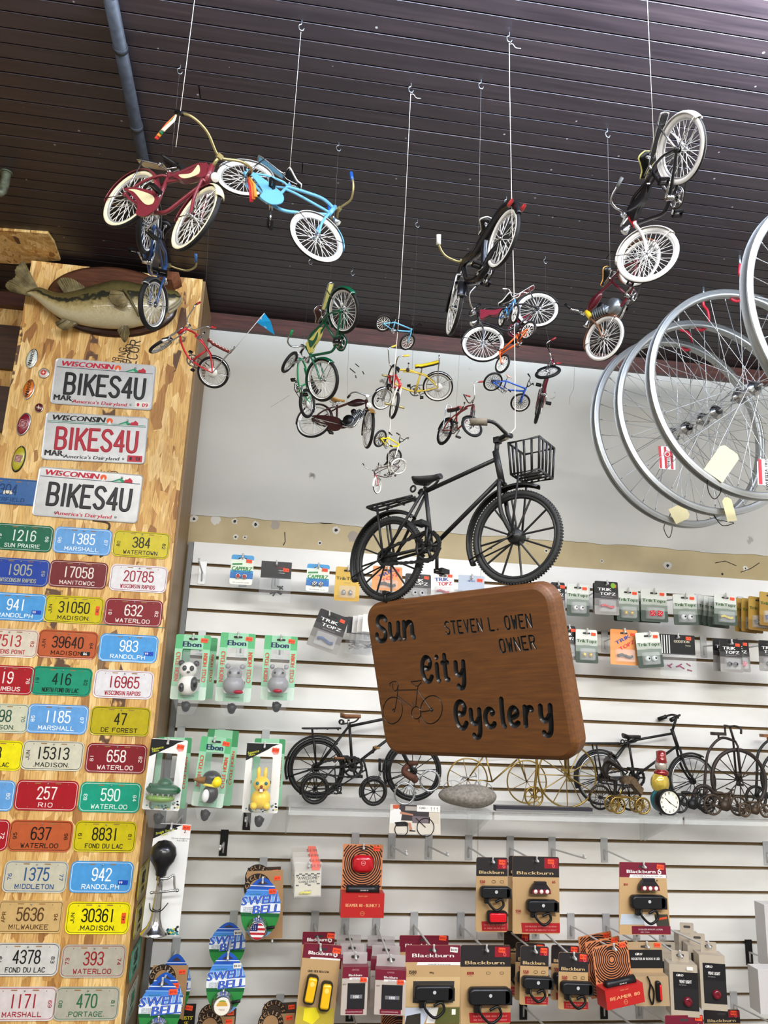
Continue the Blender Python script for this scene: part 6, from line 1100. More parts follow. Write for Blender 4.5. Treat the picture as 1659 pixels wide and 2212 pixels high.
ad = TF.n('ShaderNodeMath', _operation='MULTIPLY_ADD'); TF.l(nz.outputs['Fac'], ad.inputs[0]); ad.inputs[1].default_value = .34; TF.l(sepx.outputs['Fac'], ad.inputs[2])
TF.l(TF.ramp(ad.outputs[0], [(.16, (56, 50, 28)), (.38, (86, 76, 42)), (.50, (98, 86, 50)), (.54, (38, 38, 28)), (.64, (50, 48, 34)), (.70, (136, 118, 70)), (.84, (170, 152, 102)), (1.0, (182, 170, 136))]), TF.b.inputs['Base Color']); TF.b.inputs['Roughness'].default_value = .3; TF.b.inputs['Coat Weight'].default_value = .4
vo = TF.n('ShaderNodeTexVoronoi', Scale=190.0); TF.l(TF.mapping(), vo.inputs['Vector']); TF.bump(vo.outputs['Distance'], .2, .003); BASS = TF.m
N = len(top); rings = []; girth = []; m = 20
for i in range(N):
    a, d = fx(*top[i]), fx(*bot[i]); cen = (a + d) / 2; h = (a - d).length / 2; upv = (a - d).normalized(); u = i / (N - 1); thk = h * (.55 if u < .85 else .5) + .004
    rings.append([cen + upv * h * math.cos(2 * PI * j / m) + Vector((0, -thk * math.sin(2 * PI * j / m), 0)) for j in range(m)]); girth += [(1 - math.cos(2 * PI * j / m)) / 2 for j in range(m)]
b = MB(); b.use(BASS); fine = []; gg = []
for j in range(m): pass
cols = [spl([rings[i][j] for i in range(N)], 4) for j in range(m)]; M2 = len(cols[0]); b.loft([[cols[j][i] for j in range(m)] for i in range(M2)]); o = b.obj('body', fish)
at_ = o.data.attributes.new('girth', 'FLOAT', 'POINT'); at_.data.foreach_set('value', [(1 - math.cos(2 * PI * j / m)) / 2 for i in range(M2) for j in range(m)])
FIN = NT('bass_fin'); wv = FIN.n('ShaderNodeTexNoise', Scale=40.0, Detail=4.0); FIN.l(FIN.mapping(), wv.inputs['Vector']); FIN.l(FIN.ramp(wv.outputs['Fac'], [(.35, (92, 80, 52)), (.65, (140, 124, 84))]), FIN.b.inputs['Base Color']); FIN.b.inputs['Roughness'].default_value = .45; FINM = FIN.m
def fin(pts, name, th=.003, dep=0.0, rays=8, cup=0.0):
    q = [fx(x, y, dep) for x, y in pts]; q = spl(q, 4, True); cen = sum(q, Vector()) / len(q); b = MB(); b.use(FINM); R1 = [p + Vector((0, 0, 0)) for p in q]; k = len(q); i0 = b.addv(R1); i1 = b.addv([cen + (p - cen) * .6 + Vector((0, -th - cup, 0)) for p in q]); i2 = b.addv([cen + (p - cen) * .6 + Vector((0, th, 0)) for p in q]); cc = b.addv([cen + Vector((0, -th - cup, 0)), cen + Vector((0, th, 0))])
    for s_ in range(k): n_ = (s_ + 1) % k; b.addf([(i0 + s_, i0 + n_, i1 + n_, i1 + s_), (i0 + n_, i0 + s_, i2 + s_, i2 + n_), (i1 + s_, i1 + n_, cc), (i2 + n_, i2 + s_, cc + 1)], True)
    return b.obj(name, fish)
def rayfin(root, tips, name, dep=0.0, wav=.004):           # fan of fin rays from a root line to a tip line
    n = 26; A = spl([fx(*p, dep) for p in root], 8); T = spl([fx(*p, dep) for p in tips], 8); pick = lambda L, u: L[min(len(L) - 1, int(u * (len(L) - 1) + .5))]; b = MB(); b.use(FINM); rows = []
    for i in range(n + 1):
        u = i / n; a, e = pick(A, u), pick(T, u); w_ = wav * (1 if i % 2 else -1); rows.append([a.lerp(e, s_) + Vector((0, w_ * s_ * .6, 0)) for s_ in (0, .25, .5, .75, 1)])
    for y in (-.0012, .0012):
        ids = [b.addv([p + Vector((0, y, 0)) for p in r_]) for r_ in rows]
        for a, d in zip(ids, ids[1:]): b.addf([(a + k, a + k + 1, d + k + 1, d + k) for k in range(4)], False)
    return b.obj(name, fish)
rayfin([(300, 660), (250, 690), (240, 725)], [(185, 440), (120, 510), (120, 570), (60, 610), (45, 650), (90, 690)], 'tail_fin', 0)
rayfin([(500, 700), (570, 695), (660, 668)], [(445, 615), (480, 580), (560, 585), (665, 650)], 'dorsal_fin'); rayfin([(500, 890), (560, 915), (620, 930)], [(430, 930), (450, 960), (510, 985), (600, 940)], 'anal_fin')
rayfin([(960, 690), (985, 740), (985, 780)], [(865, 670), (850, 720), (880, 780), (975, 810)], 'pectoral_fin', .066); rayfin([(950, 950), (1000, 950)], [(915, 990), (940, 1040), (975, 1080), (1015, 1010)], 'pelvic_fin', .03)
b = MB(); b.use(mat((96, 84, 52), .4)); b.tube(spl([fx(965, 670, .047), fx(1000, 720, .056), fx(1045, 800, .056), fx(1085, 880, .04)], 5), .004, 8); b.obj('gill_cover_edge', fish)
b = MB(); b.use(mat((150, 140, 112), .4)); b.tube(spl([fx(1412, 735, .01), fx(1385, 770, .024), fx(1330, 810, .036), fx(1250, 830, .047)], 5), .0045, 8); b.tube(spl([fx(1405, 770, .008), fx(1370, 810, .022), fx(1310, 850, .03)], 5), .005, 8); b.obj('lips', fish)
b = MB(); b.use(mat((150, 120, 40), .1)).ball(fx(1225, 705, .046), (.009, .005, .009)); b.use(BLACK).ball(fx(1225, 705, .050), (.005, .003, .005)); b.obj('eye', fish)
# ---------------------------------------------------------------- goods on the slat wall
def hook_at(X, Z, ln, label, dark=False, clear=False, ang=.09, tip=.016, hz=None, grp='slatwall hooks'):
    """slat hook near height Z; its rod rises to the hang hole at height hz when one is given"""
    k = min(range(len(ZK)), key=lambda i: abs(ZK[i] - .032 - (Z if hz is None else hz - .02))); Z = ZK[k] - .032
    if hz is not None: ang = (hz - Z) / ln
    t = thing('slat_hook', label, 'hook', Matrix.Translation((X, D, Z)), grp)
    b = MB(); pm = BLACK if dark else (mat((206, 208, 208), .2, 0, 'frosted_plastic', alpha=.5) if clear else mat((196, 198, 198), .35, .3, 'zinc_plate')); b.use(pm).box((0, -.0018, -.002), (.024, .003, .074)); b.box((0, .002, .0345), (.024, .008, .004)); b.obj('back_plate', t)
    b = MB(); e = Vector((0, -ln, ln * ang)); b.use(mat((206, 206, 204), .3, .25, 'bright_rod')).tube([(0, -.004, -.03), (0, -.005, -.008)] + spl([(0, -.006, -.004), (0, -.01, 0), e, e + Vector((0, -.005, .006)), e + Vector((0, -.007, tip))], 4), .0029, 8); b.obj('prong', t); return t
def clip(poly, z0, z1):
    for zz, s_ in ((z0, 1), (z1, -1)):
        o = []
        for (xa, za), (xb, zb) in zip(poly, poly[1:] + poly[:1]):
            ia, ib = s_ * (za - zz) >= 0, s_ * (zb - zz) >= 0
            if ia: o.append((xa, za))
            if ia != ib: u = (zz - za) / (zb - za); o.append((xa + (xb - xa) * u, zz))
        poly = o
        if not poly: return []
    return poly
class Pack:
    """a carded article: box = pixel bounds, off = distance of the card from the slat face"""
    def __init__(s, box, off, name, label, cat, grp, base=(230, 228, 222), bands=(), r=.006, tilt=0.0, yaw=0.0, th=.0012, hole=True, taper=0.0, pitch=0.0, peg=.03, plabel=None, pclear=False, pdark=False, window=None, rough=.45):
        off *= {'valve_cap_card': 1.4, 'bagged_part': 1.3, 'foil_pack': 1.3, 'cable_end_bag': 1.6}.get(name, 2.1); s.off = off; x0, y0, x1, y1 = box; Y = D - off; xm, ym = (x0 + x1) / 2, (y0 + y1) / 2; s.w = (at(x1, ym, Y) - at(x0, ym, Y)).length; s.h = (at(xm, y1, Y) - at(xm, y0, Y)).length; s.c = at(xm, ym, Y)
        s.t = thing(name, label, cat, frame(s.c, yaw, tilt, pitch), grp); w, h = s.w, s.h; out = rrect(w, h, min(r, w / 3), 4)
        out = [(x * (1 + taper * (.5 - z / h)), z) for x, z in out]; s.out = out; b = MB(); b.use(mat(base, rough, coat=.15))
        if window:
            u0, v0, u1, v1 = window; wi = rrect((u1 - u0) * w, (v1 - v0) * h, .004, 4, (u0 + u1) / 2 * w - w / 2, h / 2 - (v0 + v1) / 2 * h); n = len(out); ids = [b.addv([(x, y, z) for x, z in q]) for q in (out, wi) for y in (-th, 0)]
            b.addf([(ids[0] + i, ids[0] + (i + 1) % n, ids[2] + (i + 1) % n, ids[2] + i) for i in range(n)] + [(ids[1] + (i + 1) % n, ids[1] + i, ids[3] + i, ids[3] + (i + 1) % n) for i in range(n)] + [(ids[0] + i, ids[1] + i, ids[1] + (i + 1) % n, ids[0] + (i + 1) % n) for i in range(n)] + [(ids[2] + (i + 1) % n, ids[3] + (i + 1) % n, ids[3] + i, ids[2] + i) for i in range(n)])
        else: b.prism(out, -th, 0)
        s.th = th; k = 0
        for z0, z1, c in bands:
            k += 1; q = clip(out, h / 2 - z1 * h, h / 2 - z0 * h)
            if window: 
                for a, e in ((-1e9, window[0] * w - w / 2), (window[2] * w - w / 2, 1e9)):
                    q2 = [(z, x) for x, z in clip([(z, x) for x, z in q], a, e)]; q2 = [(x, z) for z, x in q2] if False else [(b_, a_) for a_, b_ in clip([(z, x) for x, z in q], a, e)]
                    if len(q2) > 2: b.use(mat(c, rough, coat=.15)).flat(list(reversed(q2)) if False else q2, -th - .0002 * k)
            elif len(q) > 2: b.use(mat(c, rough, coat=.15)).flat(q, -th - .0002 * k)
        s.y = -th - .0002 * (k + 1); b.obj('card', s.t)
        if hole: b = MB(); b.use(mat((60, 58, 56), .9)); b.flat(rrect(min(.026, w * .4), .006, .0028, 4, 0, h / 2 - .012), s.y); b.obj('hang_slot', s.t)
        if peg is not None:
            hook_at(s.c.x, 0, off + .004, plabel or ('hook for ' + label), pdark, pclear, hz=s.c.z + h / 2 - .012)
    def X(s, u): return (u - .5) * s.w
    def Z(s, v): return (.5 - v) * s.h
    def words(s, items, name='printing'):
        b = MB()
        for it in items:
            tx, u, v, hh, c = it[:5]; kw = it[5] if len(it) > 5 else {}; b.use(mat(c, .5)); text(b, tx, s.X(u), s.Z(v), hh, s.y - .0004, **kw)
        return b.obj(name, s.t)
    def sticker(s, u, v, w_=.019, h_=.011, rot=0.05, c=None, tx='4.99'):
        b = MB(); b.m = Matrix.Translation((s.X(u), 0, s.Z(v))) @ Matrix.Rotation(rot, 4, 'Y'); b.use(c or ORANGE).prism(rrect(w_, h_, .001, 2), s.y - .0012, s.y - .0004); b.use(mat((150, 30, 20), .6) if c is None else BLACK); text(b, '$' + tx, 0, 0, h_ * .42, s.y - .0014); b.obj('price_sticker', s.t)
    def patch(s, items, name='artwork'):
        b = MB()
        for i, (c, pts) in enumerate(items): b.use(mat(c, .45)); b.flat([(s.X(u), s.Z(v)) for u, v in pts], s.y - .00005 * (i + 1))
        return b.obj(name, s.t)
    def blister(s, u0, v0, u1, v1, d=.014, m=None):
        b = MB(); b.use(m or GLASS); w, h = (u1 - u0) * s.w, (v1 - v0) * s.h; cx, cz = s.X((u0 + u1) / 2), s.Z((v0 + v1) / 2)
        b.loft([[(x, y, z) for x, z in rrect(w * k, h * k, .004, 3, cx, cz)] for k, y in ((1, s.y), (.95, s.y - d * .85), (.88, s.y - d))]); return b.obj('blister', s.t)
    def mb(s, u=.5, v=.5, y=0, rot=None): b = MB(); b.m = Matrix.Translation((s.X(u), s.y - y, s.Z(v))) @ (rot or I4); return b
g_s = 'small carded valve caps'
EYEW = mat((236, 234, 230), .2); LIME = (92, 142, 40)
def caps(p, kind, col, v=.75):
    """the two little caps inside a blister"""
    for i, u in enumerate((.36, .64)):
        b = p.mb(u, v, .006); r = p.w * .11
        if kind == 'ball': b.use(mat(col, .15, coat=.6)).ball((0, 0, 0), r, 16, 10); b.use(BLACK).ball((r * .1, -r * .75, r * .1), r * .42, 10, 6)
        elif kind == 'dice': b.use(mat(col, .15, coat=.6)).box((0, 0, 0), (r * 1.7,) * 3, Matrix.Rotation(.4 * (i - .5), 3, 'Y')); b.use(WHITE); [b.ball((dx * r * .4, -r * .86, dz * r * .4), r * .16, 8, 5) for dx, dz in ((-1, -1), (1, 1), (0, 0), (-1, 1), (1, -1))]
        elif kind == 'cap': b.use(mat(col, .25, .6)).lathe([(r * .5, -r * .9), (r * .8, -r * .8), (r * .8, r * .3), (r * .55, r * .5), (r * .3, r * .9)], (0, 0, 0), 'z', 12)
        elif kind == 'disc': b.use(CHROME).lathe([(r * 1.0, .003), (r * 1.05, 0), (r * .85, -.004), (r * .8, -.003)], (0, 0, 0), 'y', 20); b.use(mat(col, .4)).flat(oval(r * .8, r * .8, 20), -.0042); b.use(mat((200, 60, 50) if col[0] > 60 else (225, 225, 225), .5)); [b.flat(oval(r * .22, r * .22, 8, r * .45 * math.cos(a), r * .45 * math.sin(a)), -.0046) for a in (0, 1.57, 3.14, 4.71)]
        else: b.use(mat(col, .4)); b.tube([(-r * 1.2, 0, 0), (r * .3, 0, r * .4 * (1 - 2 * i)), (r * 1.2, 0, 0)], r * .45, 8)
        b.obj('valve_cap', p.t)
def capperz(box, off, col, label):
    p = Pack(box, off, 'valve_cap_card', label, 'valve caps', g_s, (58, 150, 206), ((.16, .52, (222, 232, 214)), (.60, .80, (40, 110, 180)), (.80, 1, (236, 236, 226))), .007); p.patch([((230, 242, 246), [(.3, .17), (.5, .08), (.72, .17)]), ((60, 138, 80), [(.06, .3), (.5, .27), (.5, .33), (.06, .36)])])
    p.words([('CAPPERZ', .5, .46, .013, (52, 138, 66), dict(width=p.w * .88, slant=.15, bold=.0008)), ('STREET BIKE VALVE CAPS', .5, .57, .0036, (20, 24, 26), dict(width=p.w * .8)), ('FITS SCHRADER VALVES', .5, .93, .0030, (80, 90, 90), dict(width=p.w * .7))]); p.sticker(.79, .2, tx='5.99'); caps(p, 'disc', col, .73); return p
capperz((498, 1199, 547, 1263), .115, (120, 40, 34), 'valve cap card with two red round caps, leftmost in the top row'); capperz((662, 1219, 711, 1278), .115, (24, 24, 26), 'blue and white valve cap card with two black skull caps')
def bag(box, off, label, name='bagged_part', hd=.42, hc=(26, 26, 28), grp='bagged parts', col=(50, 50, 52), wl=(), tilt=0.0, cat='parts bag', stick=(.82, .2), peg=.03):
    p = Pack(box, off, name, label, cat, grp, hc, (), .002, tilt, hole=False, peg=peg); b = MB(); b.use(BAG); w, h = p.w * 1.04, p.h
    # header card occupies the top; the bag billows below it
    o = [x for x in p.t.children if x.name.startswith('card')][0]; me = o.data; 
    for v in me.vertices: v.co.z = p.Z(0) - (p.Z(0) - v.co.z) * hd
    rows = []
    for i in range(9):
        u = i / 8; z = p.Z(hd * .96 + (1 - hd * .96) * u); d = .011 * math.sin(PI * min(1, u * 1.02)) + .001; rows.append([(w / 2 * math.cos(2 * PI * j / 16), -d * math.sin(2 * PI * j / 16) - .002 + .0015 * math.sin(j * 2.3 + i), z) for j in range(16)])
    b.loft(rows, True, False); b.obj('poly_bag', p.t); b = MB(); b.use(mat(col, .3, .3)); rnd = random.Random(int(box[0]))
    for i in range(7):
        u = rnd.uniform(.2, .8); v = rnd.uniform(hd + .22, .85); b.m = Matrix.Translation((p.X(u), -.004, p.Z(v))) @ Matrix.Rotation(rnd.uniform(-1, 1), 4, 'Y'); b.tube([(-.008, 0, 0), (.008, 0, .001)], .0025, 7)
    b.obj('small_parts', p.t)
    if wl: p.words(wl)
    if stick: p.sticker(*stick)
    return p
bag((562, 1213, 628, 1300), .11, 'clear bag of black parts under a black header, between two valve cap cards', wl=[('/ REINFORCED', .72, .22, .0034, (220, 220, 220)), ('/ TOUGH', .68, .28, .0034, (220, 220, 220)), ('RACING', .65, .15, .005, (150, 30, 30))])
def trik(box, off, label, kind='ball', col=(230, 228, 224), scheme='green', tilt=0.0, grp=g_s, peg=.035, stick=True, yaw=0.0):
    sch = {'green': ((86, 96, 86), ((0, .30, (214, 216, 206)), (.30, .48, (176, 182, 170)), (.48, .66, (126, 136, 124)), (.66, 1, (66, 78, 68)))), 'yellow': ((214, 174, 70), ((0, .36, (206, 166, 60)), (.84, 1, (200, 156, 50)))), 'black': ((150, 146, 140), ((0, .36, (15, 15, 16)), (.36, .52, (58, 56, 56)), (.52, .74, (120, 116, 112)))), 'gold': ((164, 128, 52), ((0, .3, (176, 142, 64)), (.7, 1, (140, 106, 40)))), 'orange': ((226, 150, 88), ((.6, 1, (232, 160, 96)), (0, .12, (230, 140, 72)))), 'white': ((226, 224, 220), ((.7, 1, (200, 198, 194)),))}[scheme]
    p = Pack(box, off, 'valve_cap_card', label, 'valve caps', grp, sch[0], sch[1], .005, tilt, yaw, taper=.06, peg=peg)
    if scheme in ('green', 'yellow', 'gold'): p.words([('TrikTopz', .5, .34, .0105, (50, 92, 36) if scheme != 'yellow' else (58, 66, 30), dict(width=p.w * .92, bold=.0005)), ('VALVE CAPS', .5, .47, .0028, (110, 116, 104))])
    elif scheme == 'black': p.words([('TRIK', .42, .24, .010, (232, 230, 226), dict(width=p.w * .6, slant=.1, bold=.0006)), ('TOPZ', .55, .37, .010, (232, 230, 226), dict(width=p.w * .66, slant=.1, bold=.0006)), ('CUSTOM VALVE CAPS', .5, .47, .0028, (170, 170, 168))])
    else: p.words([('TRIK', .45, .28, .012, (36, 70, 150), dict(width=p.w * .62, rot=.5 if scheme == 'orange' else .1, bold=.0006)), ('TOPZ', .6, .44, .012, (204, 40, 60), dict(width=p.w * .62, rot=.5 if scheme == 'orange' else .1, bold=.0006))])
    p.blister(.16, .56, .86, .92); caps(p, kind, col)
    if stick: p.sticker(.82, .13, .016, .010)
    return p
trik((724, 1225, 776, 1298), .115, 'yellow valve cap card with silver caps left of the sculpture wheel', 'cap', (170, 170, 172), 'yellow'); trik((805, 1224, 868, 1276), .10, 'orange card seen through the rear wheel of the iron bicycle', 'bar', (60, 60, 60), 'orange'); trik((875, 1240, 930, 1296), .10, 'black valve cap card behind the rear wheel of the iron bicycle', 'ball', (200, 200, 200), 'black')
trik((932, 1236, 980, 1292), .10, 'white valve cap card with blue and pink letters between the sculpture wheels', 'bar', (180, 60, 80), 'white'); bag((990, 1243, 1046, 1292), .10, 'small foil pack with blue print behind the front sculpture wheel', 'foil_pack', .7, (176, 186, 200), 'bagged parts', (40, 60, 110), [('NITRO', .5, .25, .006, (40, 70, 130))])
trik((1190, 1258, 1220, 1330), .11, 'black valve cap card half hidden by the sign corner', 'cap', (190, 190, 190), 'black'); trik((1225, 1262, 1271, 1331), .115, 'grey green card with two white eyeball caps in the top row', 'ball', (238, 232, 230)); p = trik((1285, 1256, 1335, 1328), .12, 'black and white card with one long red cap', 'bar', (214, 40, 52), 'black')
b = p.mb(.78, .12, .002); b.use(mat((120, 170, 30), .4)).flat(oval(.009, .009, 20), 0); b.obj('green_sticker', p.t)
trik((1281, 1260, 1318, 1325), .09, 'black card pushed behind the one with the red cap', 'bar', (180, 40, 50), 'black', peg=None, stick=False)
trik((1333, 1272, 1379, 1341), .115, 'grey green card with two small gold caps', 'cap', (206, 176, 60)); trik((1326, 1280, 1366, 1342), .08, 'plain edge of a card hanging behind the gold caps', 'cap', (120, 100, 50), peg=None, stick=False); trik((1385, 1274, 1440, 1343), .12, 'grey green card with two red dice caps', 'dice', (200, 26, 44)); trik((1377, 1282, 1424, 1345), .085, 'edge of a card hanging behind the red dice', 'dice', (150, 30, 44), peg=None, stick=False)
trik((1455, 1284, 1505, 1350), .12, 'grey green card with two soccer ball caps', 'ball', (232, 232, 232), tilt=-.04)
for i, (x, o_) in enumerate(((1508, .05), (1520, .07), (1531, .09))): trik((x, 1288 + i * 2, x + 42, 1352 + i * 2), o_, ('rearmost', 'middle', 'front')[i] + ' of three dark cards half hidden left of the yellow cap card', 'cap', (200, 170, 40), peg=None, stick=False, tilt=.05)
trik((1543, 1284, 1590, 1350), .12, 'grey green card with a single yellow cap in the top row', 'bar', (222, 200, 50), tilt=.03)
for i, (x, y, c) in enumerate(((1589, 1294, (40, 40, 42)), (1602, 1294, (40, 40, 42)), (1617, 1290, (30, 30, 32)), (1641, 1280, (40, 80, 180)))): trik((x, y, x + 44, y + 72), .06 + .02 * i, ('first gold card', 'second gold card', 'gold card with black dice caps', 'front gold card with blue caps')[i] + ' in the fan at the right end', 'dice', c, 'gold', .06, peg=.03 if i == 3 else None, stick=False)
# second row
trik((676, 1322, 742, 1406), .13, 'tilted black card with a blue cap hanging off a lower hook', 'bar', (20, 60, 120), 'black', .30)
for i in range(4): bag((748 + 11 * i, 1334 - 2 * i, 802 + 11 * i, 1414), .06 + .02 * i, ('rearmost', 'second', 'third', 'front')[i] + ' bagged card in the stack left of the sign', 'bagged_part', .45, ((40, 40, 42), (220, 218, 214), (226, 224, 220), (228, 226, 220))[i], 'bagged cards left of the sign', (150, 150, 152), [('TRIK', .6, .2, .007, (40, 80, 150)), ('TOPZ', .6, .32, .007, (200, 50, 60))], .04, stick=None, peg=.02 if i == 3 else None)
trik((1214, 1352, 1243, 1425), .11, 'black card beside the sign edge in the second row', 'bar', (150, 150, 150), 'black'); trik((1244, 1360, 1290, 1432), .12, 'grey green card with three gold caps near the sign', 'cap', (216, 186, 80)); trik((1319, 1360, 1377, 1436), .11, 'orange card with diagonal blue and red letters', 'bar', (70, 70, 70), 'orange'); trik((1376, 1366, 1428, 1442), .125, 'grey green card with two green iris eyeball caps, tilted', 'ball', (214, 226, 218), tilt=-.10)
p = bag((1426, 1371, 1502, 1461), .115, 'black header bag of magenta parts in the second row', 'bagged_part', .48, (18, 18, 20), 'bagged parts', (150, 36, 90), [('ODDITION', .62, .16, .0085, (206, 196, 170), dict(width=.055)), ('Swaay', .8, .25, .005, (190, 180, 150))], stick=(.82, .08)); p.patch([((232, 230, 226), [(.05 + .07 * i, .02), (.075 + .07 * i, .02), (.075 + .07 * i, .46), (.05 + .07 * i, .46)]) for i in range(4)])
for i, (x, o_, k, c) in enumerate(((1541, .09, 'ball', (40, 44, 46)), (1572, .10, 'dice', (190, 40, 70)), (1556, .12, 'ball', (36, 38, 42)))): trik((x, 1380 + 2 * i, x + 46, 1450 + i), o_, ('rear left black card', 'black card with a pink cap', 'front black card with two dark ball caps')[i] + ' in the trio on the right', k, c, 'black', peg=.03 if i == 2 else None, stick=i > 0)
trik((1640, 1384, 1688, 1450), .12, 'black card cut by the right picture edge in the second row', 'ball', (50, 50, 52), 'black')
# ---------------------------------------------------------------- squeeze horns on window cards
EB = (150, 206, 168)
def horn_card(box, off, label, animal, scheme, tilt=0.0, back=True, pitch=0.0):
    green = scheme == 'ebon'
    p = Pack(box, off, 'bicycle_horn', label, 'bicycle horn', 'animal horns on window cards', EB if green else (236, 236, 232), ((0, .22, (88, 176, 116)), (.80, 1, (208, 230, 212))) if green else (), .005, tilt, 0, .0016, True, 0, window=(.22, .22, .80, .88) if green else (.18, .20, .76, .98), peg=.03); w, h = p.w, p.h
    if green:
        p.words([('Ebon', .48, .145, .016, (24, 50, 84), dict(bold=.0012, width=w * .52))])
        for u, v in ((.12, .38), (.12, .62), (.89, .38), (.89, .62)): 
            b = MB(); b.use(mat((206, 84, 60), .5)); text(b, 'CYCLE' if (v < .5) == (u < .5) else 'HORN', p.X(u), p.Z(v), w * .125, p.y - .0004, h * .20, 0, PI / 2 if u > .5 else -PI / 2, bold=.0009); b.obj('printing', p.t)
        p.words([('www.horns.net', .48, .935, .0045, (40, 50, 44))], 'small_print')
    else:
        p.patch([((22, 22, 24), [(0, .01), (.92, .01), (.72, .05), (.62, .09), (.02, .26), (0, .26)]), ((232, 160, 150), [(.72, .08), (.84, .06), (.92, .1), (.9, .16), (.78, .17), (.71, .13)])]); p.words([('Squeeze', .2, .135, .007, (206, 210, 60), dict(rot=.25, slant=.2)), ('Horn', .16, .175, .006, (206, 210, 60), dict(rot=.25, slant=.2))])
        b = MB(); rnd = random.Random(3)
        for i in range(26): b.use(mat(rnd.choice([(214, 206, 70), (24, 60, 70), (60, 140, 140), (20, 22, 24)]), .5)); u, v = rnd.uniform(.03, .97), rnd.uniform(.93, .985) if rnd.random() < .6 else rnd.uniform(.86, .98); u = u if v > .93 else rnd.uniform(.8, .97); b.flat(oval(.003, .0022, 8, p.X(u), p.Z(v)), p.y - .0004 - .00003 * i)
        b.obj('floral_border', p.t)
    p.sticker(.82, .08 if green else .1, .02, .012, .1)
    z0 = p.Z(.78); y = -.028; s = w * .60
    def part(c, fn, nm, r=.35): b = MB(); b.use(mat(c, r, coat=.3)); fn(b); return b.obj(nm, p.t)
    G = (150, 150, 152)
    if animal == 'panda':
        part((232, 230, 222), lambda b: (b.ball((0, y, z0), (s * .5, .024, s * .48)), b.ball((-.004, y, z0 + s * .72), (s * .42, .022, s * .38))), 'body')
        part((24, 24, 26), lambda b: (b.ball((-s * .4, y, z0 + s * 1.02), s * .15), b.ball((s * .30, y, z0 + s * 1.02), s * .15), b.ball((-s * .2, y - .02, z0 + s * .78), (s * .11, .006, s * .13)), b.ball((s * .14, y - .02, z0 + s * .78), (s * .11, .006, s * .13)), b.ball((s * .3, y - .016, z0 + .004), (s * .18, .012, s * .34)), b.ball((-s * .26, y - .018, z0 - s * .12), (s * .14, .01, s * .22)), b.ball((0, y - .024, z0 + s * .6), (s * .08, .004, s * .05))), 'dark_patch')
    elif animal in ('hippo', 'rhino'):
        part(G, lambda b: (b.ball((.0, y, z0 + s * .05), (s * .52, .03, s * .46)), b.ball((0, y, z0 + s * .55), (s * .36, .024, s * .34)), b.ball((-s * .34, y, z0 + s * .92), s * .12), b.ball((s * .34, y, z0 + s * .92), s * .12)), 'head'); part((170, 40, 60), lambda b: b.ball((s * (.25 if animal == 'hippo' else 0), y - .022, z0 - s * .26), (s * .24, .012, s * .1)), 'mouth')
        part((20, 20, 20), lambda b: [b.ball((e * s * .2, y - .023, z0 + s * .62), s * .06) for e in (-1, 1)], 'eye')
        if animal == 'rhino': part((206, 200, 190), lambda b: [b.lathe([(s * .08, 0), (.001, s * .25)], (e * s * .18, y - .01, z0 + s * .85), 'z', 10) for e in (-1, 1)], 'tusk')
    elif animal == 'croc':
        part((16, 84, 48), lambda b: (b.ball((.004, y, z0 + s * .25), (s * .78, .026, s * .30)), b.ball((s * .1, y, z0 + s * .52), (s * .34, .022, s * .26)), b.ball((-s * .5, y - .012, z0 + s * .44), s * .1)), 'upper_jaw'); part((120, 160, 60), lambda b: b.ball((-.002, y, z0 - s * .12), (s * .66, .022, s * .2)), 'lower_jaw'); part((240, 240, 236), lambda b: [b.lathe([(s * .05, 0), (.001, -s * .14)], (s * (-.6 + .24 * i), y - .022, z0 + s * .10), 'z', 8) for i in range(6)] and None, 'teeth')
    elif animal == 'bird':
        part((24, 24, 26), lambda b: (b.ball((.004, y, z0 + s * .72), (s * .50, .026, s * .40)), b.ball((.006, y, z0 - s * .05), (s * .42, .022, s * .5))), 'body'); part((244, 220, 30), lambda b: (b.ball((s * .36, y - .014, z0 + s * .58), (s * .28, .016, s * .30)), b.tube([(-s * .3, y - .02, z0 + s * .42), (s * .4, y - .02, z0 + s * .36)], s * .07, 8)), 'yellow_helmet'); part((150, 110, 70), lambda b: b.lathe([(s * .2, 0), (s * .16, -s * .3), (.002, -s * .62)], (-s * .22, y - .018, z0 + s * .62), 'x', 12), 'beak'); part((232, 232, 230), lambda b: b.ball((-s * .1, y - .02, z0 - s * .14), (s * .2, .01, s * .34)), 'breast')
    else:
        Yl = (246, 206, 50); part(Yl, lambda b: (b.ball((0, y, z0 - s * .02), (s * .46, .024, s * .46)), b.ball((0, y, z0 + s * .62), (s * .40, .026, s * .36)), b.ball((-s * .18, y, z0 + s * 1.12), (s * .1, .01, s * .28)), b.ball((s * .14, y, z0 + s * 1.12), (s * .1, .01, s * .28)), b.ball((-s * .3, y - .014, z0 - s * .3), s * .17), b.ball((s * .3, y - .014, z0 - s * .3), s * .17)), 'body')
        part((40, 110, 120), lambda b: [b.ball((e * s * .2, y - .024, z0 + s * .7), s * .08) for e in (-1, 1)] and None, 'eye'); part((150, 60, 30), lambda b: (b.ball((0, y - .028, z0 + s * .56), s * .07), b.ball((0, y - .025, z0 + s * .42), (s * .16, .004, s * .07))), 'nose'); part((246, 240, 230), lambda b: b.box((0, y - .029, z0 + s * .40), (s * .14, .004, s * .12)), 'tooth')
    b = MB(); b.use(BAG); rows = []
    for i in range(10):
        u = i / 9; z = z0 + s * 1.55 - (s * 2.9) * u; r_ = s * (.30 + .45 * math.sin(PI * min(1, .1 + u * .85))); rows.append([(r_ * math.cos(2 * PI * j / 14) * (1 + .06 * math.sin(3 * j + i)), y - (r_ * .55 + .006) * math.sin(2 * PI * j / 14), z) for j in range(14)])
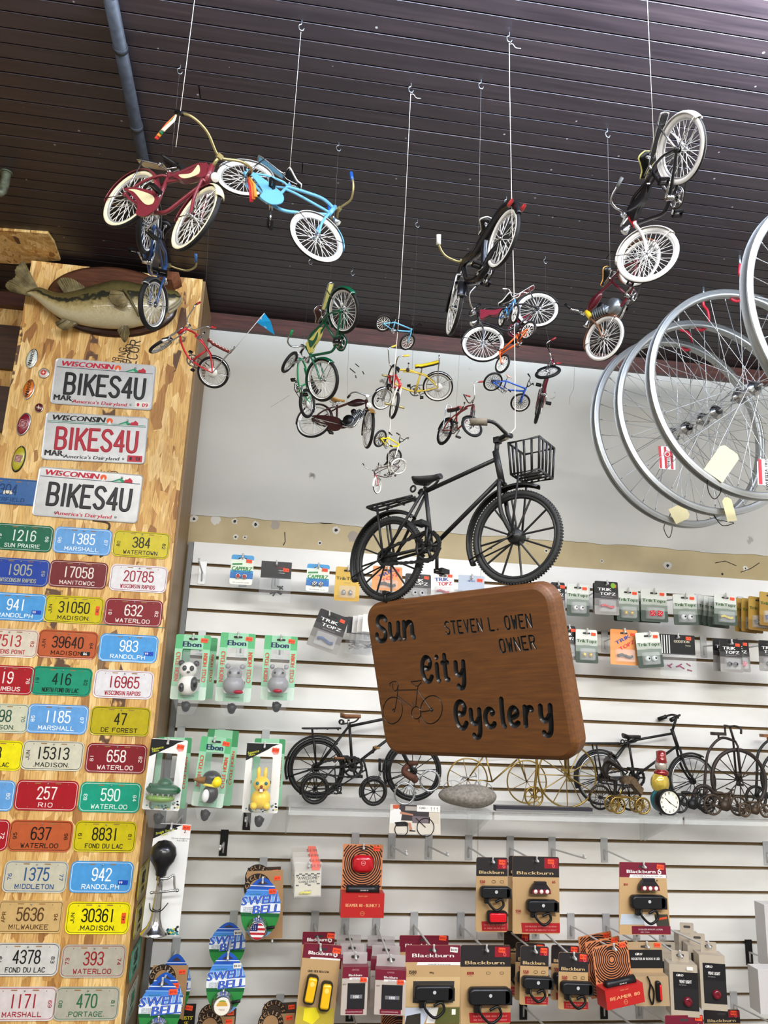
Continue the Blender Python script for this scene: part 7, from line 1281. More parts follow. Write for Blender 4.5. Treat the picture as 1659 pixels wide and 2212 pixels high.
    b.loft(rows, True, False); b.obj('poly_bag', p.t); b = MB(); b.use(BLACK).lathe([(.003, 0), (.010, -.004), (.013, -.014), (.009, -.026), (.004, -.03)], (0, y + .004, p.Z(1.02)), 'z', 14); b.cyl((-.012, y, p.Z(1.05)), (.014, y, p.Z(1.08)), .005); b.obj('mounting_clamp', p.t); return p
def back_card(box, off, label, tilt=0.0):
    p = Pack(box, off, 'horn_card', label, 'bicycle horn', 'animal horns on window cards', EB, ((0, .22, (70, 150, 96)),), .005, tilt, 0, .0016, False, window=(.22, .22, .80, .88), peg=None); b = MB(); b.use(mat((206, 84, 60), .5))
    for v in (.38, .62): text(b, 'CYCLE' if v > .5 else 'HORN', p.X(.89), p.Z(v), .0085, p.y - .0004, p.h * .20, 0, PI / 2, bold=.0006)
    b.obj('printing', p.t)
horn_card((374, 1371, 450, 1511), .12, 'green window card with a black and white panda horn', 'panda', 'ebon'); back_card((392, 1376, 465, 1508), .07, 'green card showing behind the panda horn')
horn_card((471, 1367, 547, 1515), .12, 'green window card with a grey hippo horn, open red mouth to the right', 'hippo', 'ebon'); horn_card((567, 1373, 639, 1512), .12, 'green window card with a grey tusked horn, third from the column', 'rhino', 'ebon')
horn_card((317, 1596, 397, 1749), .14, 'white card with a green crocodile horn beside the column', 'croc', 'white', .03); back_card((330, 1592, 408, 1745), .09, 'green card behind the crocodile horn')
horn_card((424, 1592, 492, 1742), .13, 'green window card with a black bird in a yellow helmet', 'bird', 'ebon', .06); back_card((440, 1576, 508, 1738), .07, 'green card pushed behind the bird horn', .03)
horn_card((528, 1604, 605, 1755), .13, 'white card with a yellow rabbit horn', 'rabbit', 'white'); back_card((545, 1595, 612, 1740), .08, 'green card behind the yellow rabbit horn')
p = Pack((320, 1778, 400, 2018), .13, 'bulb_horn', 'tall white card with a black bulb horn and chrome trumpet', 'bicycle horn', 'bulb horn', (234, 234, 230), (), .003, .02, hole=True)
p.patch([((22, 22, 24), [(0, .005), (.78, .005), (.6, .03), (.5, .055), (.02, .14), (0, .14)]), ((236, 226, 224), [(.74, .03), (.95, .03), (.95, .1), (.74, .1)])]); p.words([('Straight Trumpet', .3, .07, .0065, (206, 210, 60), dict(rot=.28, slant=.2, width=p.w * .5)), ('Horn', .3, .098, .006, (206, 210, 60), dict(rot=.28, slant=.2)), ('2', .85, .063, .009, (30, 30, 32)), ('Chrome straight horn', .76, .13, .004, (90, 90, 92)), ('Easy bulb fit', .8, .15, .004, (90, 90, 92))]); p.sticker(.88, .03, .022, .012)
b = MB(); rnd = random.Random(5)
for i in range(60): b.use(mat(rnd.choice([(214, 206, 70), (24, 60, 70), (60, 140, 140), (20, 22, 24)]), .5)); u = rnd.uniform(.2, .97); v = 1 - rnd.random() * .09 * max(.15, u); b.flat(oval(.0036, .0024, 8, p.X(u), p.Z(min(.985, v))), p.y - .0004 - .00003 * i)
b.obj('floral_border', p.t)
b = MB(); b.use(mat((22, 22, 24), .3, coat=.4)); zb = p.Z(.255); b.lathe([(.002, .0365), (.018, .032), (.0315, .018), (.0355, 0), (.0315, -.016), (.021, -.03), (.015, -.042), (.014, -.052), (.011, -.054)], (-.012, -.042, zb), 'z', 30); b.obj('rubber_bulb', p.t)
b = MB(); b.use(CHROME); z1 = zb - .052; z2 = p.Z(.965); b.lathe([(.0115, z1), (.0115, z1 - .012), (.0085, z1 - .013), (.0085, z1 - .03), (.0115, z2 + .075), (.013, z2 + .05), (.0145, z2 + .04), (.021, z2 + .022), (.031, z2 + .012), (.036, z2 + .006), (.036, z2 + .004), (.020, z2 + .01)], (-.012, -.042, 0), 'z', 30); b.obj('trumpet', p.t)
b = MB(); b.use(CHROME).tube(spl([(-.012, -.055, z1 - .005), (.008, -.05, z1 - .006), (.022, -.045, z1 + .002), (.026, -.045, z1 - .02), (.03, -.045, z1 - .034)], 4), .003, 8); b.tube([(-.028, -.05, z1 - .042), (.036, -.05, z1 - .034)], .003, 8); b.ball((.036, -.05, z1 - .034), .005); b.ball((-.03, -.05, z1 - .042), .004); b.obj('clamp', p.t)
b = MB(); b.use(BLACK).tube(spl([(-.036, -.01, z2 + .07), (-.024, -.058, z2 + .064), (0, -.058, z2 + .064), (.012, -.01, z2 + .072)], 5), .0015, 6); b.obj('wire_tie', p.t)
# ---------------------------------------------------------------- bells
def bell_card(box, off, label, bell=None, tilt=0.0, peg=None, price=(255, 88, 50), cap=None):
    x0, y0, x1, y1 = box; p = Pack(box, off, 'bicycle_bell', label, 'bicycle bell', 'bell cards', (40, 120, 60), (), .004, tilt, hole=False, peg=peg); o = [x for x in p.t.children if x.name.startswith('card')][0]; bpy.data.objects.remove(o); w, h = p.w, p.h
    out = [(x * (1 - .30 * max(0, z / (h / 2)) ** 2), z) for x, z in oval(w / 2, h / 2, 40)]; b = MB(); b.use(mat((44, 132, 62), .4, coat=.3)).prism(out, -.0012, 0)
    for i, (z0, z1, c) in enumerate(((.0, .20, (34, 86, 184)), (.20, .30, (70, 134, 214)), (.30, .42, (120, 172, 230)), (.42, .58, (230, 236, 240)), (.58, .64, (20, 92, 48)), (.88, 1, (110, 160, 214)))): q = clip(out, h / 2 - z1 * h, h / 2 - z0 * h); b.use(mat(c, .4, coat=.3)).flat(q, -.0014 - .0001 * i)
    b.obj('card', p.t); p.y = -.0022; p.patch([((226, 234, 244), [(.2, .13), (.8, .13), (.82, .145), (.18, .145)]), ((120, 170, 230), [(.12, .2), (.88, .2), (.9, .22), (.1, .22)]), ((70, 60, 66), [(.36, .10), (.5, .05), (.64, .10), (.56, .11), (.44, .11)])])
    for k, (c, dy, bd) in enumerate((((236, 240, 244), -.0004, .0028), ((20, 28, 84), -.0008, .0016), ((64, 100, 204), -.0012, .0004))):
        b = MB(); b.use(mat(c, .4)); text(b, 'SWELL', p.X(.50), p.Z(.36), w * .20, p.y + dy, w * .97, .18, .10, bold=bd); text(b, 'BELL', p.X(.66), p.Z(.505), w * .20, p.y + dy, w * .68, .18, .10, bold=bd); b.obj('lettering', p.t)
    p.words([('LOUD CLEAR RING', .2, .50, .0034, (60, 70, 90), dict(width=w * .26)), ('EASY TO MOUNT', .2, .53, .0034, (60, 70, 90), dict(width=w * .26)), ('STURDY METAL', .2, .56, .0034, (60, 70, 90), dict(width=w * .26)), ('classic motion', .34, .275, .004, (40, 130, 80), dict(rot=.08))]); p.sticker(.76, .22, .021, .013, -.05, None if price else WHITE, '8.50')
    if bell:
        u, v, r = bell; b = p.mb(u, v, 0); b.use(CHROME).lathe([(r * .5, -.002), (r, -.004), (r * 1.02, -.010), (r * .9, -.014), (r * .92, -.020), (r * .80, -.030), (r * .72, -.033)], (0, 0, 0), 'y', 32); b.ball((0, -.012, r * 1.08), .004, 10, 6); b.obj('bell_dome', p.t); b = p.mb(u, v, 0)
        if cap == 'flag':
            b.use(mat((226, 222, 218), .3)).flat(oval(r * .72, r * .72, 28), -.0334)
            for i in range(4): q = clip(oval(r * .72, r * .72, 40), -r * .72 + i * r * .40, -r * .52 + i * r * .40); b.use(mat((178, 34, 48), .3)).flat(q, -.0336)
            q = clip(oval(r * .72, r * .72, 40), 0, r); q = [(min(x, .0), z) for x, z in q]; b.use(mat((30, 40, 96), .3)).flat(q, -.0339); b.use(WHITE); [b.flat(oval(.001, .001, 6, -r * .2 * (1 + i % 3), r * .15 * (1 + i // 3)), -.0342) for i in range(8)]
        else:
            b.use(mat((232, 226, 214), .3)).flat(oval(r * .72, r * .72, 28), -.0334); b.use(mat((206, 160, 70), .4)).flat([(r * .5 * math.cos(a), r * .05 + r * .42 * math.sin(a)) for a in [PI * i / 12 for i in range(13)]], -.0337); b.use(mat((120, 160, 60), .4)).flat([(r * .5 * math.cos(a), r * .05 + r * .42 * math.sin(a) + .002) for a in [PI * i / 12 for i in range(3, 10)]], -.0339); b.use(mat((140, 60, 40), .4)); text(b, 'TACO', 0, -r * .25, .004, -.0338)
        b.obj('bell_print', p.t); b = p.mb(u, v, 0); b.use(BLACK).tube([(r * .7, -.008, 0), (r * 1.3, -.010, r * .15), (r * 1.6, -.012, r * .2)], .004, 8); b.obj('thumb_lever', p.t)
    return p
def kraft_card(box, off, label, tilt=0.0, dark=False, peg=None, name='kraft_card', txt='CYCLISTS'):
    p = Pack(box, off, name, label, 'bell card', 'brown bell cards', (70, 58, 48) if dark else (170, 132, 92), (), .001, tilt, hole=False, peg=peg); b = MB(); b.use(mat((40, 30, 24), .6)); r = p.w * .30; q = [Vector((p.X(.3) + r * math.cos(2 * PI * i / 28), p.Z(.25) + r * math.sin(2 * PI * i / 28))) for i in range(29)]; ribbon(b, q, r * .5, p.y, .0002, True); b.use(mat((190, 150, 106), .6))
    for i, ch in enumerate(txt): a = PI * .95 - i * PI * .9 / 7; text(b, ch, p.X(.3) + r * math.cos(a), p.Z(.25) + r * math.sin(a), r * .34, p.y - .0006, None, 0, a - PI / 2)
    b.obj('round_logo', p.t); p.sticker(.84, .12, .018, .011, -.05); return p
kraft_card((534, 1873, 606, 1960), .05, 'dark brown card at the back of the upper bell stack', -.05, True); bell_card((540, 1880, 610, 1990), .065, 'bell card peeking out second in the upper stack', tilt=-.03); kraft_card((532, 1880, 611, 2028), .085, 'light brown card behind the bell with the flag', -.06)
bell_card((520, 1895, 606, 2027), .12, 'blue and green bell card with a flag bell', (.47, .82, .0285), .02, .02, cap='flag'); hook_at(at(588, 1990, D - .0).x, at(588, 1985, D).z, .17, 'long dark slat hook poking out below the flag bell', True, ang=-.02)
bell_card((452, 1992, 530, 2092), .07, 'bell card without a bell behind the taco bell', tilt=.0, price=None); bell_card((446, 2056, 530, 2190), .13, 'blue and green bell card with a taco bell', (.46, .80, .0285), 0, .03, price=None, cap='taco')
bell_card((340, 2060, 412, 2200), .07, 'rear bell card of the lower left stack', tilt=0); kraft_card((325, 2085, 402, 2200), .09, 'brown card inside the lower left bell stack', 0); bell_card((312, 2100, 395, 2230), .11, 'middle bell card of the lower left stack', tilt=0); bell_card((300, 2112, 392, 2246), .14, 'front bell card of the lower left stack with a chrome bell', (.5, .82, .03), .02, .02, cap='flag')
p = Pack((384, 2168, 421, 2240), .06, 'book_card', 'black card with yellow letters LISTS beside the lower left bells', 'card', 'brown bell cards', (22, 22, 22), (), .001, hole=False, peg=None); p.words([("LISTS'", .55, .42, .009, (226, 206, 40)), ('SE', .5, .58, .009, (226, 206, 40))]); p.sticker(.6, .12, .02, .012, .15)
for i, (bx, lb) in enumerate((((432, 2178, 508, 2260), 'upper brown card below the taco bell'), ((428, 2196, 504, 2280), 'lower brown card below the taco bell'), ((570, 2166, 640, 2250), 'rear brown card left of the amber light'), ((562, 2190, 636, 2270), 'front brown card left of the amber light'))): kraft_card(bx, .06 + .03 * i % .06, lb, -.05 * (i > 1), i % 2 == 0)
hook_at(at(604, 2170, D).x, at(604, 2168, D).z, .1, 'slat hook above the brown cards')
# cable ends
for i in range(4):
    p = Pack((628 + 3 * i, 1830 + 11 * i, 684 + 3 * i, 1902 + 11 * i), .05 + .022 * i, 'cable_end_bag', ('rearmost', 'second', 'third', 'front')[i] + ' clear bag of AWESOME cable ends on the slat wall', 'parts bag', 'bags of cable ends', (222, 216, 196) if i == 3 else (196, 190, 176), ((0, .28, (206, 200, 190)),), .002, -.04, hole=False, peg=.02 if i == 3 else None)
    b = MB(); b.use(BLACK)
    for u in range(8):
        for r_ in range(2):
            if (u + r_) % 2: b.rect(p.X(.04 + u * .115), p.Z(.36 + .04 * r_), p.X(.04 + (u + 1) * .115), p.Z(.32 + .04 * r_), p.y - .0002)
            if (u * 3 + r_) % 4 == 1: b.rect(p.X(.04 + u * .115), p.Z(.66 + .04 * r_), p.X(.04 + (u + 1) * .115), p.Z(.62 + .04 * r_), p.y - .0002)
    b.obj('checker_border', p.t); p.words([('"AWESOME"', .5, .46, .0085, (30, 30, 34), dict(width=p.w * .86, slant=.15)), ('CABLE ENDS', .5, .57, .006, (30, 30, 34), dict(width=p.w * .7)), ('CAUTION:', .5, .84, .0035, (120, 110, 90))]); p.sticker(.8, .1, .024, .024)
    b = p.mb(.35, .92, .003); b.use(mat((228, 220, 40), .3)); [b.tube([(dx, 0, 0), (dx + .012, 0, .004)], .003, 8) for dx in (-.012, 0, .008)]; b.obj('yellow_cable_ends', p.t)
    b = MB(); b.use(GLASS).prism(rrect(p.w * 1.05, p.h * 1.05, .002, 2), -.008, .001); b.obj('poly_bag', p.t)
# ---------------------------------------------------------------- bicycle lights
BB = 'Blackburn'; KR = (190, 156, 110); MAR = (116, 26, 48); REDL = (170, 30, 36)
def lamp(p, u, v, w_, kind='front', rot=0.0):
    b = p.mb(u, v, .014, Matrix.Rotation(rot, 4, 'Y')); h_ = w_ * .36
    if kind == 'front':
        b.use(mat((26, 27, 29), .35, 0, 'lamp_body')); b.loft([[(x * k, y, z * k2) for x, z in rrect(w_, h_, h_ * .28, 4)] for k, k2, y in ((.94, .8, .012), (1, 1, .004), (1, 1, -.010), (.93, .75, -.016))]); b.box((w_ * .44, -.004, -h_ * .05), (w_ * .16, .024, h_ * .8)); o = b.obj('front_lamp', p.t)
        b = p.mb(u, v, .014, Matrix.Rotation(rot, 4, 'Y')); b.use(mat((190, 192, 194), .3)).flat(oval(.0045, .0045, 18, 0, h_ * .1), -.0168); b.obj('button', o).parent = p.t; b = p.mb(u, v, .014, Matrix.Rotation(rot, 4, 'Y')); b.use(BLACK).tube(spl([(-w_ * .2, -.004, -h_ * .5), (-w_ * .22, -.01, -h_ * .95), (w_ * .02, -.012, -h_ * 1.5), (w_ * .26, -.01, -h_ * 1.1), (w_ * .2, -.008, -h_ * .6), (w_ * .0, -.008, -h_ * .8)], 5), .0036, 8); b.box((-w_ * .3, -.002, -h_ * .7), (w_ * .12, .012, h_ * .5)); b.obj('rubber_strap', p.t)
    elif kind == 'rear':
        b.use(mat((30, 28, 30), .35)); b.loft([[(x * k, y, z * k) for x, z in rrect(w_, w_ * .55, w_ * .12, 4)] for k, y in ((.95, .01), (1, 0), (1, -.006))]); b.obj('rear_lamp', p.t); b = p.mb(u, v, .014, Matrix.Rotation(rot, 4, 'Y')); b.use(mat((214, 20, 34), .15, coat=.6)); b.loft([[(x * k, y, z * k) for x, z in rrect(w_ * .84, w_ * .40, w_ * .08, 4)] for k, y in ((1, -.006), (1, -.012), (.85, -.015))]); b.obj('red_lens', p.t)
    elif kind == 'twin':
        b.use(mat((40, 36, 40), .3)); b.loft([[(x * k, y, z * k2) for x, z in [(-w_ * .5, -w_ * .2), (w_ * .5, -w_ * .2), (w_ * .46, w_ * .02), (w_ * .3, w_ * .24), (-w_ * .3, w_ * .24), (-w_ * .46, w_ * .02)]] for k, k2, y in ((.95, .9, .01), (1, 1, 0), (.96, .9, -.010))], True, False); b.box((0, -.002, w_ * .28), (w_ * .55, .012, w_ * .1)); b.obj('rear_lamp', p.t); b = p.mb(u, v, .014); b.use(mat((120, 30, 44), .15, coat=.6)); b.prism([(-w_ * .46, -w_ * .16), (w_ * .46, -w_ * .16), (w_ * .42, w_ * .02), (-w_ * .42, w_ * .02)], -.013, -.010); b.obj('red_lens', p.t)
        for x in (-.28, 0, .28): b = p.mb(u, v, .014); b.use(mat((236, 220, 214), .15)).lathe([(w_ * .09, -.013), (w_ * .07, -.0145), (.001, -.015)], (x * w_, 0, -w_ * .07), 'y', 14); b.obj('led', p.t)
    elif kind == 'amber':
        hh = w_ * 2.3; b.use(mat((50, 44, 30), .35)); b.loft([[(x * k, y, z * k) for x, z in rrect(w_, hh, w_ * .3, 5)] for k, y in ((.95, .01), (1, 0), (1, -.006))]); b.obj('side_lamp', p.t); b = p.mb(u, v, .014, Matrix.Rotation(rot, 4, 'Y')); b.use(mat((240, 186, 20), .15, coat=.6)); b.loft([[(x * k, y, z * k) for x, z in rrect(w_ * .78, hh * .86, w_ * .2, 5)] for k, y in ((1, -.006), (.95, -.012), (.8, -.014))]); b.obj('amber_lens', p.t); b = p.mb(u, v, .014, Matrix.Rotation(rot, 4, 'Y')); b.use(mat((236, 210, 110), .3)).flat(oval(w_ * .2, w_ * .2, 16, 0, hh * .22), -.0145); b.obj('button', p.t)
def flame(p, u, v, s, c):
    b = MB(); b.use(mat(c, .4)); q = [Vector((p.X(u) + s * x, p.Z(v) + s * z)) for x, z in ((.1, .5), (-.3, .1), (-.3, -.3), (0, -.5), (.3, -.3), (.3, 0), (.05, .05))]; ribbon(b, q, s * .24, p.y - .0003, .0002); b.obj('flame_logo', p.t)
def bb550(box, off, label, n='550', l1='DAYBLAZER 550 FRONT', l2='TO SEE AND BE SEEN', kinds=(('front', .5, .60, .62),), tilt=0.0, peg=.03, yaw=0.0, dark=.27, nu=.2, nv=.36, back=False, extra=()):
    p = Pack(box, off, 'bicycle_light', label, 'bicycle light', 'black topped light cards', KR, ((0, dark, (40, 36, 38)),), .006, tilt, yaw, .002, peg=peg, plabel=None, pclear=True)
    p.patch([((150, 26, 40), [(.68, .02), (.98, .02), (.98, .155), (.68, .155)]), (REDL, [(.18, .86), (1, .86), (1, .985), (.2, .985)])]); flame(p, .88, .115, .011, (220, 90, 90)); tw = p.w
    p.words([(BB, .48, dark - .055, .0085, (208, 180, 130), dict(width=tw * .78, bold=.0005)), (n, nu, nv, .0080, (150, 34, 40), dict(bold=.0005)), ('LUMENS', nu, nv + .035, .0026, (150, 34, 40)), (l1, .60, .905, .0040, (226, 160, 150), dict(width=tw * .66)), (l2, .60, .95, .0036, (226, 160, 150), dict(width=tw * .66))] + list(extra)); b = MB(); b.use(mat((80, 64, 46), .6))
    for u in (.55, .82): q = [Vector(v_) for v_ in rrect(.011, .006, .0025, 3, p.X(u), p.Z(nv))]; ribbon(b, q + [q[0]], .001, p.y - .0003, .0002, True)
    b.obj('icons', p.t)
    for k, u, v, ww in kinds: lamp(p, u, v, p.w * ww, k)
    p.sticker(.82, .065, .019, .012); return p
def ringcard(box, off, label, tilt=0.0, yaw=0.0, peg=.03, lens=True, boxtext='BEAMER 80', bx=True, pc=True, cyc=.42):
    p = Pack(box, off, 'bicycle_light', label, 'bicycle light', 'red boxed lights', (206, 130, 84), (), .003, tilt, yaw, .0015, peg=peg, pclear=pc); H = .66 if bx else 1.0; b = MB(); b.use(mat((44, 24, 24), .5)); z0, z1 = p.Z(H), p.Z(0); cz = p.Z(cyc * H); R = p.w * .025
    out = rrect(p.w * .99, z1 - z0, .002, 2, 0, (z0 + z1) / 2)
    for i in range(1, 15):
        r_ = R + i * p.w * .052; q = []
        for j in range(61): a = 2 * PI * j / 60; q.append(Vector((r_ * math.cos(a), cz + r_ * math.sin(a))))
        seg = []
        for v_ in q + [None]:
            ok = v_ is not None and abs(v_.x) < p.w * .48 and z0 < v_.y < z1 - .002
            if ok: seg.append(v_)
            else:
                if len(seg) > 1: ribbon(b, seg, p.w * .030, p.y, .0001)
                seg = []
    b.obj('ring_pattern', p.t); p.sticker(.84, .06, .020, .012, .08)
    if bx:
        d = .048; b = MB(); b.use(mat((186, 36, 34), .4, coat=.3)); zb0, zb1 = p.Z(1.0), p.Z(H); b.box((0, -d / 2, (zb0 + zb1) / 2), (p.w * 1.04, d, zb1 - zb0)); b.obj('carton', p.t); b = MB(); b.use(mat((232, 170, 120), .5)); text(b, boxtext, 0, (zb0 + zb1) / 2 + .001, .0085, -d - .0006, p.w * .82); text(b, 'FRONT LIGHT', 0, zb1 - .007, .003, -d - .0006); q = [Vector(v_) for v_ in oval(.0055, .0055, 18, 0, zb0 + .011)]; ribbon(b, q + [q[0]], .0008, -d - .0004, .0002, True); text(b, 'PDW', 0, zb0 + .011, .0028, -d - .0006); b.obj('lettering', p.t)
        b = MB(); b.use(mat((24, 24, 26), .35)); zc = p.Z(H - .035); L_ = p.w * .40; b.lathe([(.003, -L_), (.0105, -L_), (.0115, -L_ * .8), (.0105, -L_ * .2), (.0115, L_ * .5), (.0125, L_), (.003, L_)], (0, -.028, zc), 'x', 18); b.obj('torch_lamp', p.t); b = MB(); b.use(WHITE); text(b, 'BEAMER 80', .004, zc, .0032, -.0402); b.obj('lamp_print', p.t)
    if lens:
        b = MB(); b.use(mat((190, 12, 30), .12, coat=.7)); b.loft([[(x * k, y, cz + z * k) for x, z in rrect(p.w * .54, p.w * .40, p.w * .16, 6)] for k, y in ((1, -.002), (1.0, -.012), (.82, -.020), (.5, -.022))]); b.obj('red_lens', p.t); b = MB(); b.use(mat((236, 190, 190), .4)); q = [Vector(v_) for v_ in oval(.006, .006, 20, 0, cz + .004)]; ribbon(b, q + [q[0]], .0008, -.0222, .0002, True); b.rect(-.004, cz + .0032, .004, cz + .0048, -.0226); b.obj('lens_logo', p.t)
    return p
p = ringcard((738, 1823, 825, 1972), .10, 'red and tan ringed card with a round red light over a red box', boxtext='BEAMER 80 - BLINKY 3', pc=False)
bb550((1028, 1851, 1096, 2012), .13, 'narrow black topped card with a front lamp and a red rear lamp', l1='DAYBLAZER 550 FRONT', l2='& GRID REAR SET', kinds=(('front', .55, .45, .92), ('rear', .62, .78, .62)), nv=.33, dark=.255)
bb550((1098, 1848, 1160, 2010), .06, 'black topped card pushed behind the wide twin lamp card', peg=None); bb550((1107, 1849, 1208, 2016), .12, 'wide black topped card with a twin red lamp above a front lamp', '550', 'DAYBLAZER 550 FRONT/65 REAR', 'SEE AND BE SEEN DAY & NIGHT', (('twin', .55, .41, .44), ('front', .58, .62, .64)), nu=.12, nv=.71, extra=[('65', .88, .33, .0075, (150, 34, 40), dict(bold=.0005)), ('LIMITED', .85, .74, .004, (60, 50, 40)), ('LIFETIME', .85, .765, .004, (60, 50, 40))])
def maroon(box, off, label, kinds, words_, peg=.03, tilt=0.0, taper=0.0, photo=None, logo=True, top=.21, window=False, price=None):
    p = Pack(box, off, 'bicycle_light', label, 'bicycle light', 'maroon topped light cards', KR, ((0, top, MAR),), .003, tilt, 0, .002, peg=peg, pclear=True, taper=taper)
    p.words([(BB, .46 if logo else .5, top * .60, .0095, (240, 236, 232), dict(width=p.w * (.62 if logo else .76), bold=.0005))] + words_)
    if logo: flame(p, .86, top * .60, .014, (240, 236, 232))
    if photo: p.patch([(c, q) for c, q in photo], 'photo_strip')
    for k, u, v, ww, *r_ in kinds: lamp(p, u, v, p.w * ww, k, r_[0] if r_ else 0)
    p.sticker(.88, .06 if not price else .05, .022, .013, .1, WHITE if price else None, price or '9.99'); return p
WB_ = lambda v0, v1: ((236, 234, 230), [(.22, v0), (1, v0), (1, v1), (.2, v1)])
maroon((1340, 1862, 1440, 2018), .13, 'maroon topped card with a twin red lamp and a black headlamp', (('twin', .56, .31, .44), ('front', .52, .53, .72)), [('DAYBLAZER  Be seen day AND night', .6, .19, .0033, (40, 30, 34), dict(width=p.w * .8)), ('1100', .12, .31, .0065, (150, 30, 44)), ('65', .8, .25, .005, (60, 50, 44)), ('DAYBLAZER 1100 FRONT & 65 REAR', .62, .925, .0042, (240, 226, 222), dict(width=.075)), ('Lights / Lampes', .5, .96, .0030, (240, 226, 222))], taper=.10,
   photo=[WB_(.17, .215), (MAR, [(.22, .88), (1.05, .88), (1.05, .99), (.22, .99)]), ((186, 196, 206), [(.0, .72), (.5, .72), (.5, .86), (-.03, .86)]), ((60, 60, 50), [(.72, .72), (1.0, .72), (1.03, .88), (.72, .88)]), ((232, 230, 228), [(.46, .72), (.70, .72), (.76, .88), (.5, .88)]), ((214, 80, 40), [(.78, .77), (.98, .75), (.98, .78), (.78, .80)])])
amb = [('GRID SIDE BEACON', .46, .295, .0055, (60, 50, 40), dict(width=.058)), ('85', .32, .39, .009, (150, 30, 44), dict(bold=.0005)), ('LUMENS', .32, .425, .0026, (150, 30, 44))]
maroon((650, 2012, 720, 2150), .07, 'maroon topped card at the back of the amber lamp pair', (), [], None, 0, top=.20); maroon((645, 2038, 728, 2240), .13, 'maroon topped tan card with two amber side lamps', (('amber', .30, .47, .30, .1), ('amber', .70, .53, .30, .05)), amb, .03, .06, top=.16, photo=[WB_(.145, .165), ((190, 170, 60), [(.02, .68), (.98, .68), (.98, 1), (.02, 1)]), ((236, 220, 40), [(.2, .70), (.5, .68), (.62, .78), (.45, .86), (.2, .82)]), ((110, 120, 60), [(.4, .90), (.98, .86), (.98, 1), (.1, 1)])])
def carton(box, off, dep, label, face, top, name='boxed_light', tabs=True, peg=None, yaw=0.0, grp='boxed lights', words_=(), panel=None, cat='bicycle light', tilt=0.0, pc=True):
    p = Pack(box, off, name, label, cat, grp, face, (), .002, tilt, yaw, .0008, hole=False, peg=None, pclear=pc); b = MB(); b.use(mat(face, .45, coat=.3)); b.box((0, dep / 2 + .0002, -.0), (p.w, dep, p.h)); b.use(mat(top, .45, coat=.3)).box((0, dep / 2, p.h / 2 + .0006), (p.w, dep, .001)); b.obj('carton', p.t)
    if tabs:
        b = MB(); b.use(mat((206, 200, 198), .2, alpha=.5) if tabs == 'clear' else mat(top, .5)); o = rrect(p.w * .62 if tabs != 'clear' else p.w * .95, .030, .003, 3, 0, p.h / 2 + .015); b.prism(o, dep * .5 - .001, dep * .5); b.use(mat((70, 66, 62), .8)).flat(rrect(.022, .007, .003, 3, 0, p.h / 2 + .018), dep * .5 - .0013); b.obj('hang_tab', p.t)
    if peg is not None: hook_at(p.c.x, 0, p.off - dep * .5 + .004, 'hook for ' + label, clear=pc, hz=p.c.z + p.h / 2 + .018)
    if panel: p.patch(panel, 'printed_panel')
    if words_: p.y -= .0008; p.words(words_)
    return p
def countdown(x0, y0, x1, y1, off, label, peg=None, yaw=0.0):
    p = carton((x0, y0, x1, y1), off, .045, label, (188, 176, 166), MAR, tabs='clear', peg=peg, yaw=yaw, panel=[(MAR, [(0, 0), (1, 0), (1, .24), (0, .24)]), ((34, 33, 36), [(.22, .34), (.9, .34), (.9, .88), (.22, .88)]), ((120, 118, 122), [(.34, .58), (.8, .58), (.8, .66), (.34, .66)]), ((236, 232, 230), [(.28, .22), (.98, .22), (.98, .27), (.28, .27)]), (MAR, [(.18, .88), (.86, .88), (.86, .98), (.18, .98)])],
      words_=[(BB, .5, .17, .0058, (236, 230, 226), dict(width=.036)), ('1:00', .57, .62, .0075, (232, 236, 240)), ('1600', .10, .36, .004, (110, 90, 80)), ('Know your limits', .6, .245, .003, (60, 40, 44)), ('COUNTDOWN 1600', .5, .93, .0036, (226, 190, 190)), ('LIMITED', .5, .06, .004, (206, 160, 166))]); p.sticker(.82, .27, .018, .011); return p
for i in range(3): countdown(724 + 7 * i, 2048 + 20 * i, 780 + 7 * i, 2152 + 20 * i, .05 + .05 * i, ('rearmost', 'middle', 'front')[i] + ' countdown light carton in the left stack', .03 if i == 2 else None)
for i in range(3): countdown(790 + 10 * i, 2050 + 22 * i, 852 + 12 * i, 2160 + 16 * i, .05 + .05 * i, ('rearmost', 'middle', 'front')[i] + ' countdown light carton in the right stack', .03 if i == 2 else None, -.12)
db = [('DAYBLAZER - Be seen day and night', .62, .215, .0034, (40, 30, 34), dict(width=.062)), ('1500', .14, .30, .0085, (40, 30, 34), dict(bold=.0004)), ('LUMENS', .14, .33, .0028, (40, 30, 34)), ('140g', .48, .305, .005, (60, 50, 44)), ('DAYBLAZER 1500 FRONT', .62, .90, .0058, (240, 230, 226), dict(width=.066))]
maroon((862, 2020, 968, 2110), .06, 'maroon topped card standing behind the large headlamp card', (), [], None, top=.4, logo=False); maroon((874, 2040, 993, 2236), .14, 'large maroon topped card with a black headlamp and a photo strip', (('front', .5, .50, .70),), db, .03, 0, .04, logo=False, top=.19, price='61.99', photo=[WB_(.19, .225), ((206, 176, 128), [(.0, .355), (1, .355), (1, .68), (0, .68)]), ((60, 58, 56), [(.15, .40), (.9, .40), (.88, .64), (.15, .64)]), ((196, 204, 220), [(.02, .69), (.48, .69), (.36, .87), (.02, .87)]), ((52, 48, 42), [(.05, .78), (.3, .75), (.3, .87), (.02, .87)]), ((236, 236, 234), [(.46, .69), (.62, .69), (.55, .86), (.4, .86)]), ((90, 92, 46), [(.62, .69), (1, .69), (1, .87), (.56, .87)]), ((244, 246, 230), [(.86, .71), (.93, .71), (.93, .77), (.86, .77)]), (MAR, [(.26, .87), (1, .87), (1, 1), (.26, 1)])])
